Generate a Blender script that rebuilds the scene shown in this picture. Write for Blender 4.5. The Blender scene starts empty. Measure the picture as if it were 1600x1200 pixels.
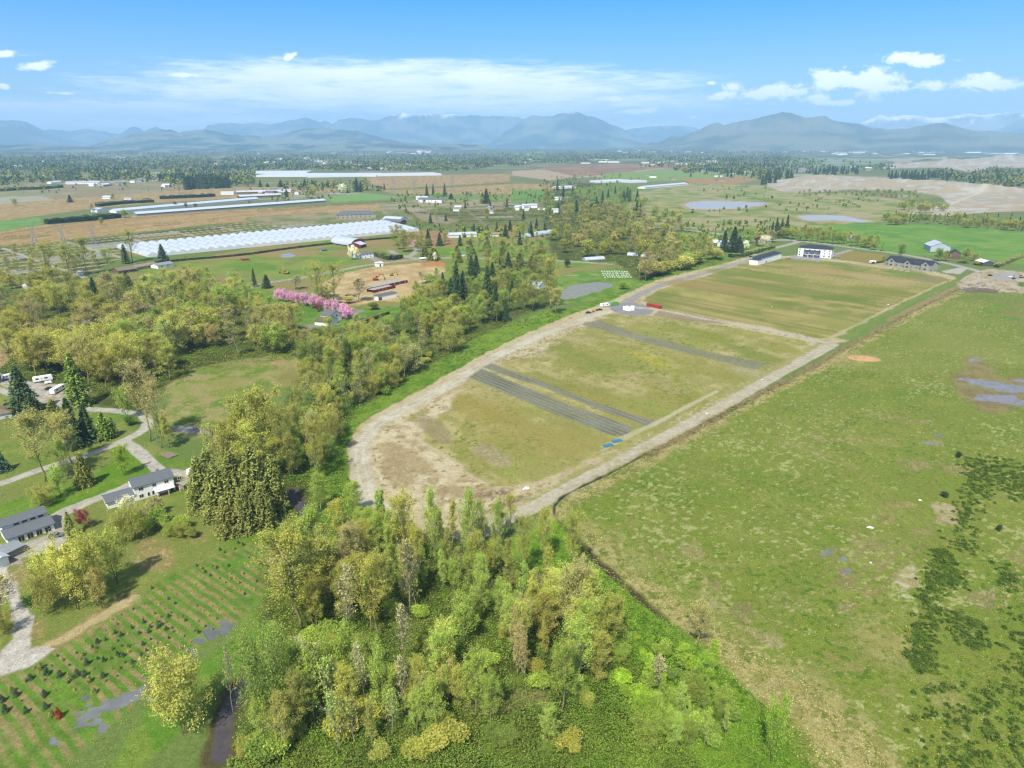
import bpy, bmesh, math, random
import numpy as np
from math import sin, cos, pi, radians, atan, atan2, sqrt

S = bpy.context.scene
# ------------------------------------------------------------------ camera
F, HC = 1066.0, 130.0
PITCH = math.atan((600 - 222) / F)
cd = bpy.data.cameras.new("camera"); cam = bpy.data.objects.new("camera", cd)
S.collection.objects.link(cam); S.camera = cam
cam.location = (0, 0, HC); cam.rotation_euler = (pi / 2 - PITCH, 0, 0)
cd.sensor_width = 36; cd.lens = F / 1600 * 36; cd.clip_start = 1; cd.clip_end = 200000
# ------------------------------------------------------------------ render
S.view_settings.view_transform = 'Standard'; S.view_settings.look = 'None'
S.view_settings.gamma = 1; S.view_settings.exposure = 0.86
S.cycles.max_bounces = 5; S.cycles.diffuse_bounces = 3; S.cycles.transmission_bounces = 3
S.cycles.glossy_bounces = 2; S.cycles.volume_bounces = 1; S.cycles.transparent_max_bounces = 4
S.cycles.caustics_reflective = False; S.cycles.caustics_refractive = False
S.cycles.use_denoising = True
S.cycles.filter_width = 1.3
# ------------------------------------------------------------------ sun + sky
SUN_EL, SUN_AZ = radians(54), radians(-162)      # azimuth from +Y (view direction) towards +X; sun is left and a little behind
sdir = (sin(SUN_AZ) * cos(SUN_EL), cos(SUN_AZ) * cos(SUN_EL), sin(SUN_EL))
ld = bpy.data.lights.new("sun", 'SUN'); ld.energy = 4.0; ld.angle = radians(0.6); ld.color = (1.0, 0.94, 0.83)
sun = bpy.data.objects.new("sun", ld); S.collection.objects.link(sun)
from mathutils import Vector, Matrix
sun.rotation_euler = Vector(sdir).to_track_quat('Z', 'Y').to_euler()

def unproj(px, py):
    u = (px - 800) / F; v = (600 - py) / F
    return np.array((u, cos(PITCH) + v * sin(PITCH), -sin(PITCH) + v * cos(PITCH)))
def at(px, py, z=0.0):
    d = unproj(px, py); t = (z - HC) / d[2]
    return (d[0] * t, d[1] * t)
def proj(x, y, z):
    zz = z - HC
    dz = y * cos(PITCH) - zz * sin(PITCH); up = y * sin(PITCH) + zz * cos(PITCH)
    return 800 + F * x / dz, 600 - F * up / dz
def height_to(px, py, toppy):
    """metres an upright thing standing at ground pixel (px,py) needs to reach image row toppy"""
    x, y = at(px, py)
    k = (600 - toppy) / F
    return HC + y * (k * cos(PITCH) - sin(PITCH)) / (k * sin(PITCH) + cos(PITCH))
def mpp(px, py):
    x, y = at(px, py)
    return (y * cos(PITCH) + HC * sin(PITCH)) / F      # metres per photo pixel across

W = bpy.data.worlds.new("World"); S.world = W; W.use_nodes = True
nt = W.node_tree; N = nt.nodes; L = nt.links
N.clear()
def nd(t, **k):
    n = N.new(t)
    for a, b in k.items(): setattr(n, a, b)
    return n
def M_(op, a, b=None, c=None, clamp=False):
    n = N.new('ShaderNodeMath'); n.operation = op; n.use_clamp = clamp
    for i, v in enumerate((a, b, c)):
        if v is None: continue
        if isinstance(v, (int, float)): n.inputs[i].default_value = v
        else: L.new(v, n.inputs[i])
    return n.outputs[0]
sky = nd('ShaderNodeTexSky', sky_type='NISHITA', sun_disc=False, sun_elevation=SUN_EL, sun_rotation=SUN_AZ, altitude=100, air_density=1.0, dust_density=0.4, ozone_density=2.5)
tc = nd('ShaderNodeTexCoord'); sx = nd('ShaderNodeSeparateXYZ'); L.new(tc.outputs['Generated'], sx.inputs[0])
az = M_('ARCTAN2', sx.outputs[0], sx.outputs[1]); el = M_('ARCSINE', sx.outputs[2])
tint = nd('ShaderNodeMix', data_type='RGBA', blend_type='MULTIPLY'); tint.inputs[0].default_value = 1
L.new(sky.outputs[0], tint.inputs[6])
SKY_LO, SKY_HI = (.56, .57, .56, 1), (0.01, 0.40, .82, 1)
tr = nd('ShaderNodeMapRange'); L.new(el, tr.inputs[0]); tr.inputs[1].default_value = 0.0; tr.inputs[2].default_value = 0.17
tm = nd('ShaderNodeMix', data_type='RGBA'); L.new(tr.outputs[0], tm.inputs[0]); tm.inputs[6].default_value = SKY_LO; tm.inputs[7].default_value = SKY_HI
tr3 = nd('ShaderNodeMapRange'); L.new(el, tr3.inputs[0]); tr3.inputs[1].default_value = 0.2; tr3.inputs[2].default_value = 0.5
tm3 = nd('ShaderNodeMix', data_type='RGBA'); L.new(tr3.outputs[0], tm3.inputs[0]); L.new(tm.outputs[2], tm3.inputs[6]); tm3.inputs[7].default_value = (1.35, 1.08, .84, 1)
L.new(tm3.outputs[2], tint.inputs[7])
def noise(vec, scale, detail=5, rough=0.6, dist=0.0):
    n = nd('ShaderNodeTexNoise'); n.inputs['Scale'].default_value = scale; n.inputs['Detail'].default_value = detail
    n.inputs['Roughness'].default_value = rough; n.inputs['Distortion'].default_value = dist; L.new(vec, n.inputs['Vector']); return n.outputs['Fac']
def vec(a, b, ka, kb, off=0.0):
    n = nd('ShaderNodeCombineXYZ'); L.new(M_('MULTIPLY', a, ka), n.inputs[0]); L.new(M_('MULTIPLY', b, kb), n.inputs[1]); n.inputs[2].default_value = off; return n.outputs[0]
def azel(px, py):
    d = unproj(px, py); return math.atan2(d[0], d[1]), math.atan2(d[2], math.hypot(d[0], d[1]))
def ell(px, py, w, h, rot=0.0):
    """1 in the middle of a soft ellipse w x h photo pixels across, 0 at its edge"""
    a0, e0 = azel(px, py); da = M_('SUBTRACT', az, a0); de = M_('SUBTRACT', el, e0)
    if rot:
        c, s = cos(rot), sin(rot)
        da, de = M_('ADD', M_('MULTIPLY', da, c), M_('MULTIPLY', de, s)), M_('SUBTRACT', M_('MULTIPLY', de, c), M_('MULTIPLY', da, s))
    a = M_('MULTIPLY', da, F / (w / 2)); b = M_('MULTIPLY', de, F / (h / 2))
    return M_('SUBTRACT', 1.0, M_('SQRT', M_('ADD', M_('MULTIPLY', a, a), M_('MULTIPLY', b, b))))
wisp = noise(vec(az, el, 2.2, 16.0), 2.6, 8, 0.68, 0.5)
wisp2 = noise(vec(az, el, 6.0, 60.0, 3.3), 2.0, 7, 0.72, 0.7)
ci = None
for (px, py, w, h, k) in [(640, 140, 1000, 100, 1.0), (560, 130, 560, 66, .9), (760, 160, 900, 56, .8), (150, 178, 700, 48, .85), (900, 172, 700, 46, .45), (330, 150, 480, 80, .45), (1420, 190, 900, 40, .4), (420, 120, 420, 46, .7), (930, 150, 420, 50, .6), (820, 200, 1400, 40, .45), (20, 82, 120, 14, .25)]:
    m = M_('MULTIPLY', M_('MULTIPLY', M_('MAXIMUM', ell(px, py, w, h), 0.0), 1.9, clamp=True), k)
    ci = m if ci is None else M_('MAXIMUM', ci, m)
wisp3 = noise(vec(az, el, 16.0, 70.0, 9.1), 2.2, 5, 0.7, 0.8)
wv = M_('ADD', M_('ADD', M_('MULTIPLY', wisp, 0.5), M_('MULTIPLY', wisp2, 0.46)), M_('MULTIPLY', wisp3, 0.16))
mr = nd('ShaderNodeMapRange', interpolation_type='SMOOTHSTEP'); L.new(M_('ADD', wv, M_('MULTIPLY', M_('SUBTRACT', ci, 0.5), 0.26)), mr.inputs[0])
mr.inputs[1].default_value = 0.45; mr.inputs[2].default_value = 0.74
cirrus = M_('MULTIPLY', M_('MULTIPLY', mr.outputs[0], M_('MULTIPLY', ci, 2.6, clamp=True)), 0.88)
cn = noise(vec(az, el, 1.0, 1.5), 52.0, 6, 0.66, 0.4)
cn2 = noise(vec(az, el, 1.0, 1.6, 7.7), 13.0, 5, 0.6)
cu = None
for c in [(1212, 143, 110, 34), (1185, 146, 60, 26), (1300, 126, 84, 40), (1283, 118, 50, 26), (1372, 132, 74, 46), (1360, 120, 50, 30), (1335, 128, 90, 26), (1145, 135, 52, 18),
          (1275, 156, 52, 18), (1310, 161, 80, 12), (1125, 150, 66, 16, .25), (1455, 135, 48, 20), (1548, 130, 116, 26), (1428, 92, 120, 20, -.12), (1015, 173, 36, 14), (955, 155, 86, 12), (1082, 183, 20, 8), (62, 103, 56, 14, .2), (8, 84, 40, 12, .2), (5, 135, 18, 8), (455, 88, 34, 14, .5), (1112, 130, 18, 9), (985, 175, 60, 8), (290, 117, 70, 8), (100, 146, 60, 5), (805, 174, 30, 8)]:
    m = ell(*c); cu = m if cu is None else M_('MAXIMUM', cu, m)
mr2 = nd('ShaderNodeMapRange', interpolation_type='SMOOTHSTEP')
L.new(M_('ADD', cu, M_('ADD', M_('MULTIPLY', M_('SUBTRACT', cn, 0.5), 2.2), M_('MULTIPLY', M_('SUBTRACT', cn2, 0.5), 1.2))), mr2.inputs[0]); mr2.inputs[1].default_value = 0.14; mr2.inputs[2].default_value = 0.7
cum = M_('MULTIPLY', mr2.outputs[0], 1.0)
cmask = M_('MAXIMUM', cirrus, cum, clamp=True)
ccol = nd('ShaderNodeMix', data_type='RGBA'); L.new(cn2, ccol.inputs[0])
CL = 7.4
ccol.inputs[6].default_value = (CL * .80, CL * .84, CL * .92, 1); ccol.inputs[7].default_value = (CL * 1.25, CL * 1.2, CL * 1.15, 1)
smx = nd('ShaderNodeMix', data_type='RGBA'); L.new(cmask, smx.inputs[0]); L.new(tint.outputs[2], smx.inputs[6]); L.new(ccol.outputs[2], smx.inputs[7])
bg = nd('ShaderNodeBackground'); bg.inputs[1].default_value = 0.125; L.new(smx.outputs[2], bg.inputs[0])
wo = nd('ShaderNodeOutputWorld'); L.new(bg.outputs[0], wo.inputs[0])

# ------------------------------------------------------------------ helpers
rng = np.random.default_rng(7); random.seed(7)
KALB = 2.15
def lin(c): return tuple((v / 255 / 12.92) if v <= 10 else ((v / 255 + 0.055) / 1.055) ** 2.4 for v in c)
def alb(*c):
    """real albedo of a sunlit surface that the photograph shows as this sRGB value"""
    return tuple(min(0.82, v / KALB * k) for v, k in zip(lin(c), (1.0, 1.0 + .03 * min(1, (max(c) - min(c)) / 60), 1.0 - .22 * min(1, (max(c) - min(c)) / 60))))
def link(o, parent=None):
    S.collection.objects.link(o)
    if parent is not None: o.parent = parent
    return o
def tag(o, label=None, cat=None, group=None, kind=None):
    if label: o["label"] = label
    if cat: o["category"] = cat
    if group: o["group"] = group
    if kind: o["kind"] = kind
    return o
def np_mesh(name, verts, quads, mats=(), mat_idx=None, colors=None, smooth=False, var=None):
    verts = np.asarray(verts, np.float32); quads = np.asarray(quads, np.int32); k = quads.shape[1]
    me = bpy.data.meshes.new(name); me.vertices.add(len(verts)); me.vertices.foreach_set('co', verts.ravel())
    me.loops.add(quads.size); me.loops.foreach_set('vertex_index', quads.ravel())
    me.polygons.add(len(quads)); me.polygons.foreach_set('loop_start', np.arange(0, quads.size, k, dtype=np.int32))
    if mat_idx is not None: me.polygons.foreach_set('material_index', np.asarray(mat_idx, np.int32))
    me.polygons.foreach_set('use_smooth', np.full(len(quads), smooth))
    if colors is not None:
        a = me.attributes.new('col', 'FLOAT_COLOR', 'POINT'); c = np.ones((len(verts), 4), np.float32); c[:, :3] = colors; a.data.foreach_set('color', c.ravel())
    if var is not None:
        a = me.attributes.new('var', 'FLOAT', 'POINT'); a.data.foreach_set('value', np.asarray(var, np.float32))
    me.update(calc_edges=True)
    for m in mats: me.materials.append(m)
    return me

class MB:
    """collects mixed faces into one mesh"""
    def __init__(s): s.v = []; s.f = []
    def add(s, vs, fs):
        b = len(s.v); s.v += [tuple(v) for v in vs]; s.f += [tuple(i + b for i in f) for f in fs]; return s
    def box(s, x0, x1, y0, y1, z0, z1):
        return s.add([(x0, y0, z0), (x1, y0, z0), (x1, y1, z0), (x0, y1, z0), (x0, y0, z1), (x1, y0, z1), (x1, y1, z1), (x0, y1, z1)],
                     [(3, 2, 1, 0), (4, 5, 6, 7), (0, 1, 5, 4), (1, 2, 6, 5), (2, 3, 7, 6), (3, 0, 4, 7)])
    def prism(s, prof, axis, a0, a1):
        """profile (list of (u,w)) extruded along axis 'x' or 'y'"""
        n = len(prof)
        vs = [((a, u, w) if axis == 'x' else (u, a, w)) for a in (a0, a1) for u, w in prof]
        return s.add(vs, [tuple(range(n)), tuple(reversed(range(n, 2 * n)))] + [(i, (i + 1) % n, n + (i + 1) % n, n + i) for i in range(n)])
    def tube(s, pts, rad, n=5):
        pts = [np.array(p, float) for p in pts]; b = len(s.v)
        if not hasattr(rad, '__len__'): rad = [rad] * len(pts)
        for i, p in enumerate(pts):
            d = pts[min(i + 1, len(pts) - 1)] - pts[max(i - 1, 0)]; d = d / (np.linalg.norm(d) + 1e-9)
            a = np.cross(d, (0, 0, 1) if abs(d[2]) < .9 else (1, 0, 0)); a /= np.linalg.norm(a); c = np.cross(d, a)
            for k in range(n):
                t = 2 * pi * k / n; s.v.append(tuple(p + rad[i] * (cos(t) * a + sin(t) * c)))
        for i in range(len(pts) - 1):
            for k in range(n): s.f.append((b + i * n + k, b + i * n + (k + 1) % n, b + (i + 1) * n + (k + 1) % n, b + (i + 1) * n + k))
        s.f.append(tuple(b + k for k in reversed(range(n)))); e = b + (len(pts) - 1) * n; s.f.append(tuple(e + k for k in range(n)))
        return s
    def build(s, name, mat, parent=None, smooth=False):
        me = bpy.data.meshes.new(name); me.from_pydata(s.v, [], s.f); me.materials.append(mat)
        if smooth: me.polygons.foreach_set('use_smooth', [True] * len(me.polygons))
        me.update(); return link(bpy.data.objects.new(name, me), parent)
def empty(name, x, y, z=0, rz=0, sc=1):
    o = bpy.data.objects.new(name, None); o.location = (x, y, z); o.rotation_euler = (0, 0, rz)
    o.scale = sc if hasattr(sc, '__len__') else (sc, sc, sc); o.empty_display_size = .5; return link(o)
def copy_tree(o, parent=None):
    c = o.copy(); link(c); c.parent = parent
    for ch in o.children: copy_tree(ch, c)
    return c

# ------------------------------------------------------------------ materials
def mat(name, color, rough=0.8, vary=0.15, nscale=1.0, metal=0.0, spec=0.3, bump=0.0):
    m = bpy.data.materials.new(name); m.use_nodes = True; t = m.node_tree; b = t.nodes['Principled BSDF']
    b.inputs['Roughness'].default_value = rough; b.inputs['Metallic'].default_value = metal; b.inputs['Specular IOR Level'].default_value = spec
    g = t.nodes.new('ShaderNodeTexCoord'); n = t.nodes.new('ShaderNodeTexNoise'); n.inputs['Scale'].default_value = nscale; n.inputs['Detail'].default_value = 5
    t.links.new(g.outputs['Object'], n.inputs['Vector'])
    r = t.nodes.new('ShaderNodeMapRange'); r.inputs[1].default_value = 0.3; r.inputs[2].default_value = 0.7; r.inputs[3].default_value = 1 - vary; r.inputs[4].default_value = 1 + vary
    t.links.new(n.outputs['Fac'], r.inputs[0])
    x = t.nodes.new('ShaderNodeMix'); x.data_type = 'RGBA'; x.blend_type = 'MULTIPLY'; x.inputs[0].default_value = 1; x.inputs[6].default_value = (*color, 1)
    t.links.new(r.outputs[0], x.inputs[7]); t.links.new(x.outputs[2], b.inputs['Base Color'])
    if bump:
        bp = t.nodes.new('ShaderNodeBump'); bp.inputs['Strength'].default_value = bump; t.links.new(n.outputs['Fac'], bp.inputs['Height']); t.links.new(bp.outputs[0], b.inputs['Normal'])
    return m
def attr_mat(name, rough=0.95, detail=True, spec=0.1, water=False):
    m = bpy.data.materials.new(name); m.use_nodes = True; t = m.node_tree; b = t.nodes['Principled BSDF']
    b.inputs['Roughness'].default_value = rough; b.inputs['Specular IOR Level'].default_value = spec
    a = t.nodes.new('ShaderNodeAttribute'); a.attribute_name = 'col'
    g = t.nodes.new('ShaderNodeTexCoord'); out = a.outputs['Color']
    for sc, lo, hi, det in ((2.2, .72, 1.28, 3), (0.55, .84, 1.16, 3)) if not water else ((.25, .8, 1.2, 3),):
        n = t.nodes.new('ShaderNodeTexNoise'); n.inputs['Scale'].default_value = sc; n.inputs['Detail'].default_value = det; n.inputs['Roughness'].default_value = .7
        t.links.new(g.outputs['Object'], n.inputs['Vector'])
        r = t.nodes.new('ShaderNodeMapRange'); r.inputs[1].default_value = 0.3; r.inputs[2].default_value = 0.7; r.inputs[3].default_value = lo; r.inputs[4].default_value = hi
        t.links.new(n.outputs['Fac'], r.inputs[0]); x = t.nodes.new('ShaderNodeMix'); x.data_type = 'RGBA'; x.blend_type = 'MULTIPLY'; x.inputs[0].default_value = 1
        t.links.new(out, x.inputs[6]); t.links.new(r.outputs[0], x.inputs[7]); out = x.outputs[2]
    t.links.new(out, b.inputs['Base Color'])
    if water:
        b.inputs['IOR'].default_value = 1.33
        bp = t.nodes.new('ShaderNodeBump'); bp.inputs['Strength'].default_value = 0.08; n2 = t.nodes.new('ShaderNodeTexNoise'); n2.inputs['Scale'].default_value = 0.8
        t.links.new(g.outputs['Object'], n2.inputs['Vector']); t.links.new(n2.outputs['Fac'], bp.inputs['Height']); t.links.new(bp.outputs[0], b.inputs['Normal'])
    return m
# ------------------------------------------------------------------ terrain, painted with real soil / crop / road colours in world metres
def _h(ix, iy, s):
    n = (ix.astype(np.int64) * 374761393 + iy.astype(np.int64) * 668265263 + s * 1442695041) & 0xffffffff
    n = ((n ^ (n >> 13)) * 1274126177) & 0xffffffff
    return ((n ^ (n >> 16)) & 0xffffff) / float(0xffffff)
def vnoise(x, y, sc, s=0):
    x = x / sc; y = y / sc; ix = np.floor(x).astype(np.int64); iy = np.floor(y).astype(np.int64); fx = x - ix; fy = y - iy
    fx = fx * fx * (3 - 2 * fx); fy = fy * fy * (3 - 2 * fy)
    a = _h(ix, iy, s); b = _h(ix + 1, iy, s); c = _h(ix, iy + 1, s); d = _h(ix + 1, iy + 1, s)
    return (a * (1 - fx) + b * fx) * (1 - fy) + (c * (1 - fx) + d * fx) * fy
def fbm(x, y, sc, s=0, o=3):
    r = 0; w = 1; t = 0
    for i in range(o):
        r = r + w * vnoise(x * (0.8 if i % 2 else 1) + y * (0.6 if i % 2 else 0), y * (0.8 if i % 2 else 1) - x * (0.6 if i % 2 else 0), sc, s + i * 17); t += w; w *= .55; sc *= .5
    return r / t
def sstep(a, b, x):
    t = np.clip((x - a) / (b - a), 0, 1); return t * t * (3 - 2 * t)

rows_py = [1330, 1290]
y_ = 1262.0
while y_ > 232: rows_py.append(y_); y_ -= 1.35 if y_ > 420 else (1.0 if y_ > 260 else 0.8)
rows_py += [231, 229.5, 228, 227, 226.3]
rowY = np.array([at(800, p)[1] for p in rows_py])
tcols = np.concatenate([[-2.6, -2.0, -1.6, -1.3, -1.1], np.linspace(-0.96, 0.96, 1330), [1.1, 1.3, 1.6, 2.0, 2.6]])
depth = rowY * cos(PITCH) + HC * sin(PITCH)
GX = (depth[:, None] * tcols[None, :]); GY = np.repeat(rowY[:, None], len(tcols), 1)
NR, NCc = GX.shape
X = GX.ravel().copy(); Y = GY.ravel().copy(); Z = np.zeros_like(X)
COL = np.zeros((len(X), 3)); CLS = np.zeros(len(X), np.int32)
CLASSES = ['ground', 'dirt_road', 'crop_field', 'pasture', 'stream', 'pond', 'lawn', 'gravel_yard', 'paved_road', 'nursery_bed', 'puddle', 'forest_floor', 'gravel_pit', 'meadow']
CI = {n: i for i, n in enumerate(CLASSES)}
def wpts(poly): return np.array([at(*p) for p in poly])
def smooth_line(P, k=6):
    P = np.asarray(P, float); Q = np.vstack([2 * P[0] - P[1], P, 2 * P[-1] - P[-2]]); out = []
    for i in range(1, len(Q) - 2):
        for j in range(k):
            t = j / k; a, b, c, d = Q[i - 1], Q[i], Q[i + 1], Q[i + 2]
            out.append(0.5 * (2 * b + (c - a) * t + (2 * a - 5 * b + 4 * c - d) * t * t + (3 * b - a - 3 * c + d) * t ** 3))
    out.append(P[-1]); return np.array(out)
def segdist(x, y, P, closed=False):
    d = np.full(len(x), 1e18); n = len(P)
    for i in range(n if closed else n - 1):
        a = P[i]; b = P[(i + 1) % n]; e = b - a; l2 = max(e @ e, 1e-9)
        t = np.clip(((x - a[0]) * e[0] + (y - a[1]) * e[1]) / l2, 0, 1)
        d = np.minimum(d, (x - a[0] - t * e[0]) ** 2 + (y - a[1] - t * e[1]) ** 2)
    return np.sqrt(d)
def inside(x, y, P):
    r = np.zeros(len(x), bool); n = len(P)
    for i in range(n):
        a = P[i]; b = P[(i + 1) % n]
        if a[1] == b[1]: continue
        c = (a[1] > y) != (b[1] > y)
        r ^= c & (x < (b[0] - a[0]) * (y - a[1]) / (b[1] - a[1]) + a[0])
    return r
def _apply(idx, sd, col, soft, ragged, rsc, cls, op, fn, cut=0.5):
    x = X[idx]; y = Y[idx]
    if ragged: sd = sd + ragged * (fbm(x, y, rsc, 5) - .5) * 2.6
    a = sstep(-soft, soft, sd) * (op(x, y) if callable(op) else op)
    k = a > .003; idx = idx[k]; a = a[k]; sd = sd[k]
    if len(idx) == 0: return
    c = np.array(alb(*col)) if col is not None else COL[idx].copy()
    c = np.broadcast_to(c, (len(idx), 3)).copy()
    if fn: c = fn(X[idx], Y[idx], c, sd)
    COL[idx] = COL[idx] * (1 - a[:, None]) + c * a[:, None]
    if cls: CLS[idx[a > cut]] = CI[cls]
def region(poly, col, soft=1.0, ragged=2.0, rsc=14, cls=None, op=1.0, fn=None, sm=False, world=False, cut=0.5):
    P = np.asarray(poly, float) if world else wpts(poly)
    if sm: P = smooth_line(np.vstack([P, P[:1]]), 5)[:-1]
    m = soft + ragged * 1.4
    idx = np.where((X > P[:, 0].min() - m) & (X < P[:, 0].max() + m) & (Y > P[:, 1].min() - m) & (Y < P[:, 1].max() + m))[0]
    if len(idx) == 0: return
    x = X[idx]; y = Y[idx]; sd = segdist(x, y, P, True); sd[~inside(x, y, P)] *= -1
    _apply(idx, sd, col, soft, ragged, rsc, cls, op, fn, cut)
def ribbon(line, width, col, soft=0.6, ragged=0.6, rsc=8, cls=None, op=1.0, fn=None, sm=True, world=False, dz=0, cut=0.5):
    P = np.asarray(line, float) if world else wpts(line)
    if sm: P = smooth_line(P, 6)
    m = width / 2 + soft + ragged * 1.4
    idx = np.where((X > P[:, 0].min() - m) & (X < P[:, 0].max() + m) & (Y > P[:, 1].min() - m) & (Y < P[:, 1].max() + m))[0]
    if len(idx) == 0: return
    d = segdist(X[idx], Y[idx], P); k = d < m; idx = idx[k]; d = d[k]
    if dz: Z[idx] += dz * sstep(width / 2 * 1.3, 0, d)
    _apply(idx, width / 2 - d, col, soft, ragged, rsc, cls, op, fn, cut)
def blob(px, py, w, h, col, rot=0, **k):
    """ellipse w x h photo pixels on the ground"""
    pts = [(px + w / 2 * cos(t) * cos(rot) - h / 2 * sin(t) * sin(rot), py + w / 2 * cos(t) * sin(rot) + h / 2 * sin(t) * cos(rot)) for t in np.linspace(0, 2 * pi, 15)[:-1]]
    region(pts, col, **k)
def A(*c): return np.array(alb(*c))
def mixn(cols, scs, seed=0, lo=.35, hi=.65, o=3):
    """fn that mixes further soil/plant colours in by noise"""
    cols = [A(*c) for c in cols]
    def f(x, y, c, sd):
        for i, (q, sc) in enumerate(zip(cols, scs)):
            w = sstep(lo, hi, fbm(x, y, sc, seed + 31 * i, o))[:, None]; c = c * (1 - w) + q * w
        return c
    return f
def speck(f, cols, scs, th, seed=3):
    cols = [A(*c) for c in cols]
    def g(x, y, c, sd):
        if f: c = f(x, y, c, sd)
        for i, (q, sc, t) in enumerate(zip(cols, scs, th)):
            n = vnoise(x, y, sc, seed + i * 13) * .6 + vnoise(x, y, sc * .43, seed + 7 + i * 13) * .4
            w = sstep(t, t + .13, n + (fbm(x, y, 30, seed + 50 + i, 2) - .5) * .35)[:, None]; c = c * (1 - w) + q * w
        return c
    return g
def furrow(f, p0, p1, period, dark, amp=.5, seed=0):
    """stripes running from p0 to p1 (photo pixels)"""
    a = np.array(at(*p0)); b = np.array(at(*p1)); d = (b - a) / np.linalg.norm(b - a); nrm = np.array((-d[1], d[0])); q = A(*dark)
    def g(x, y, c, sd):
        if f: c = f(x, y, c, sd)
        v = x * nrm[0] + y * nrm[1]; u = x * d[0] + y * d[1]
        s = vnoise(u / 22 + 1000, v, period, seed) * .5 + vnoise(u / 60 + 500, v, period * 2.7, seed + 3) * .5
        w = (sstep(.35, .7, s) * amp)[:, None]; return c * (1 - w) + q * w
    return g

# --- base
n1 = fbm(X, Y, 90, 1, 4)[:, None]; n2 = fbm(X, Y, 420, 2, 3)[:, None]
COL[:] = A(138, 152, 98) * (1 - n1) + A(112, 138, 72) * n1
far = sstep(900, 1800, Y)[:, None]
COL[:] = COL * (1 - far) + far * (A(150, 152, 112) * (1 - n2) + A(120, 132, 84) * n2)
vf = sstep(2600, 4600, Y)[:, None]
COL[:] = COL * (1 - vf) + vf * (A(96, 112, 78) * (1 - n1) + A(128, 134, 92) * n1)
# scattered far fields
for i in range(240):
    dd = math.exp(random.uniform(math.log(1700), math.log(9000))); tt = random.uniform(-.85, .85); cx, cy = dd * tt, dd
    w, h, r = random.uniform(60, 230) * (1 + dd / 5000), random.uniform(50, 190) * (1 + dd / 4000), random.choice((0.1, 0.13, -.9))
    P = [(cx + a * w * cos(r) - b * h * sin(r), cy + a * w * sin(r) + b * h * cos(r)) for a, b in ((-.5, -.5), (.5, -.5), (.5, .5), (-.5, .5))]
    region(P, random.choice([(168, 148, 118), (140, 158, 100), (176, 168, 138), (128, 150, 88), (155, 135, 108), (190, 186, 170)]), 4, 3, world=True, fn=mixn([(150, 150, 110)], [60], i))
# --- left middle distance
brownf = mixn([(174, 148, 112), (196, 172, 138)], [60, 9], 4)
region([(0, 287), (60, 285), (170, 287), (300, 284), (380, 290), (300, 298), (150, 307), (80, 312), (0, 320)], (158, 160, 126), 5, 3, cls='meadow', fn=mixn([(182, 174, 146), (142, 156, 108), (172, 150, 128)], [120, 60, 40], 2))
region([(-60, 311), (0, 308), (62, 306), (85, 312), (20, 320), (-60, 320)], (186, 184, 166), 4, 2)
region([(-200, 325), (0, 319), (82, 312), (150, 307), (275, 298), (375, 292), (470, 292), (560, 296), (450, 305), (240, 317), (150, 325), (62, 337), (0, 346), (-200, 356)], (186, 156, 120), 3, 2, cls='crop_field', fn=brownf)
region([(-100, 352), (0, 346), (62, 339), (66, 350), (0, 361), (-100, 370)], (136, 178, 104), 2, 1, cls='meadow', fn=mixn([(120, 165, 84)], [30]))
region([(-100, 372), (0, 362), (62, 352), (100, 350), (190, 338), (300, 331), (400, 326), (600, 318), (700, 308), (720, 315), (620, 326), (470, 342), (330, 350), (200, 366), (0, 386), (-100, 398)], (194, 164, 128), 2, 1.5, cls='crop_field', fn=furrow(mixn([(180, 150, 114), (206, 180, 146)], [50, 8], 5), (0, 375), (200, 352), 5, (176, 140, 98), .6))
ribbon([(0, 366), (110, 350), (200, 342), (330, 332), (400, 330)], 10, (150, 140, 88), 3, 3)
region([(508, 308), (540, 304), (575, 302), (632, 308), (590, 312), (520, 316)], (138, 178, 108), 2, 1, cls='meadow')
region([(570, 278), (690, 273), (797, 272), (797, 284), (700, 290), (592, 296)], (186, 148, 116), 4, 2, cls='crop_field', fn=brownf)
region([(592, 298), (700, 293), (797, 287), (860, 287), (870, 302), (700, 304), (620, 303)], (184, 150, 104), 3, 2, cls='crop_field', fn=brownf)
region([(600, 303), (860, 303), (900, 300), (905, 312), (700, 314)], (140, 160, 100), 3, 2, cls='meadow')
region([(805, 267), (905, 257), (1060, 255), (1090, 262), (1030, 272), (880, 276), (810, 275)], (162, 128, 110), 5, 3, cls='crop_field', fn=mixn([(178, 150, 128)], [80]))
ribbon([(900, 278), (960, 272), (1040, 262)], 22, (200, 190, 176), 3, 1, cls='dirt_road')
region([(800, 267), (850, 265), (900, 276), (860, 282), (800, 274)], (198, 178, 156), 4, 3)
region([(940, 272), (1050, 264), (1180, 272), (1160, 280), (1000, 284), (940, 282)], (148, 172, 104), 3, 2, cls='meadow')
region([(1060, 280), (1150, 276), (1190, 280), (1150, 288), (1090, 288)], (188, 150, 112), 3, 2)
region([(800, 297), (850, 296), (856, 304), (850, 312), (800, 318)], (126, 164, 84), 2, 1)
region([(800, 242), (850, 236), (850, 246), (800, 250)], (140, 170, 110), 8, 4)
region([(1220, 250), (1290, 246), (1380, 248), (1390, 254), (1300, 262), (1220, 262)], (120, 150, 96), 6, 3, cls='meadow', fn=mixn([(176, 176, 160)], [120]))
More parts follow.
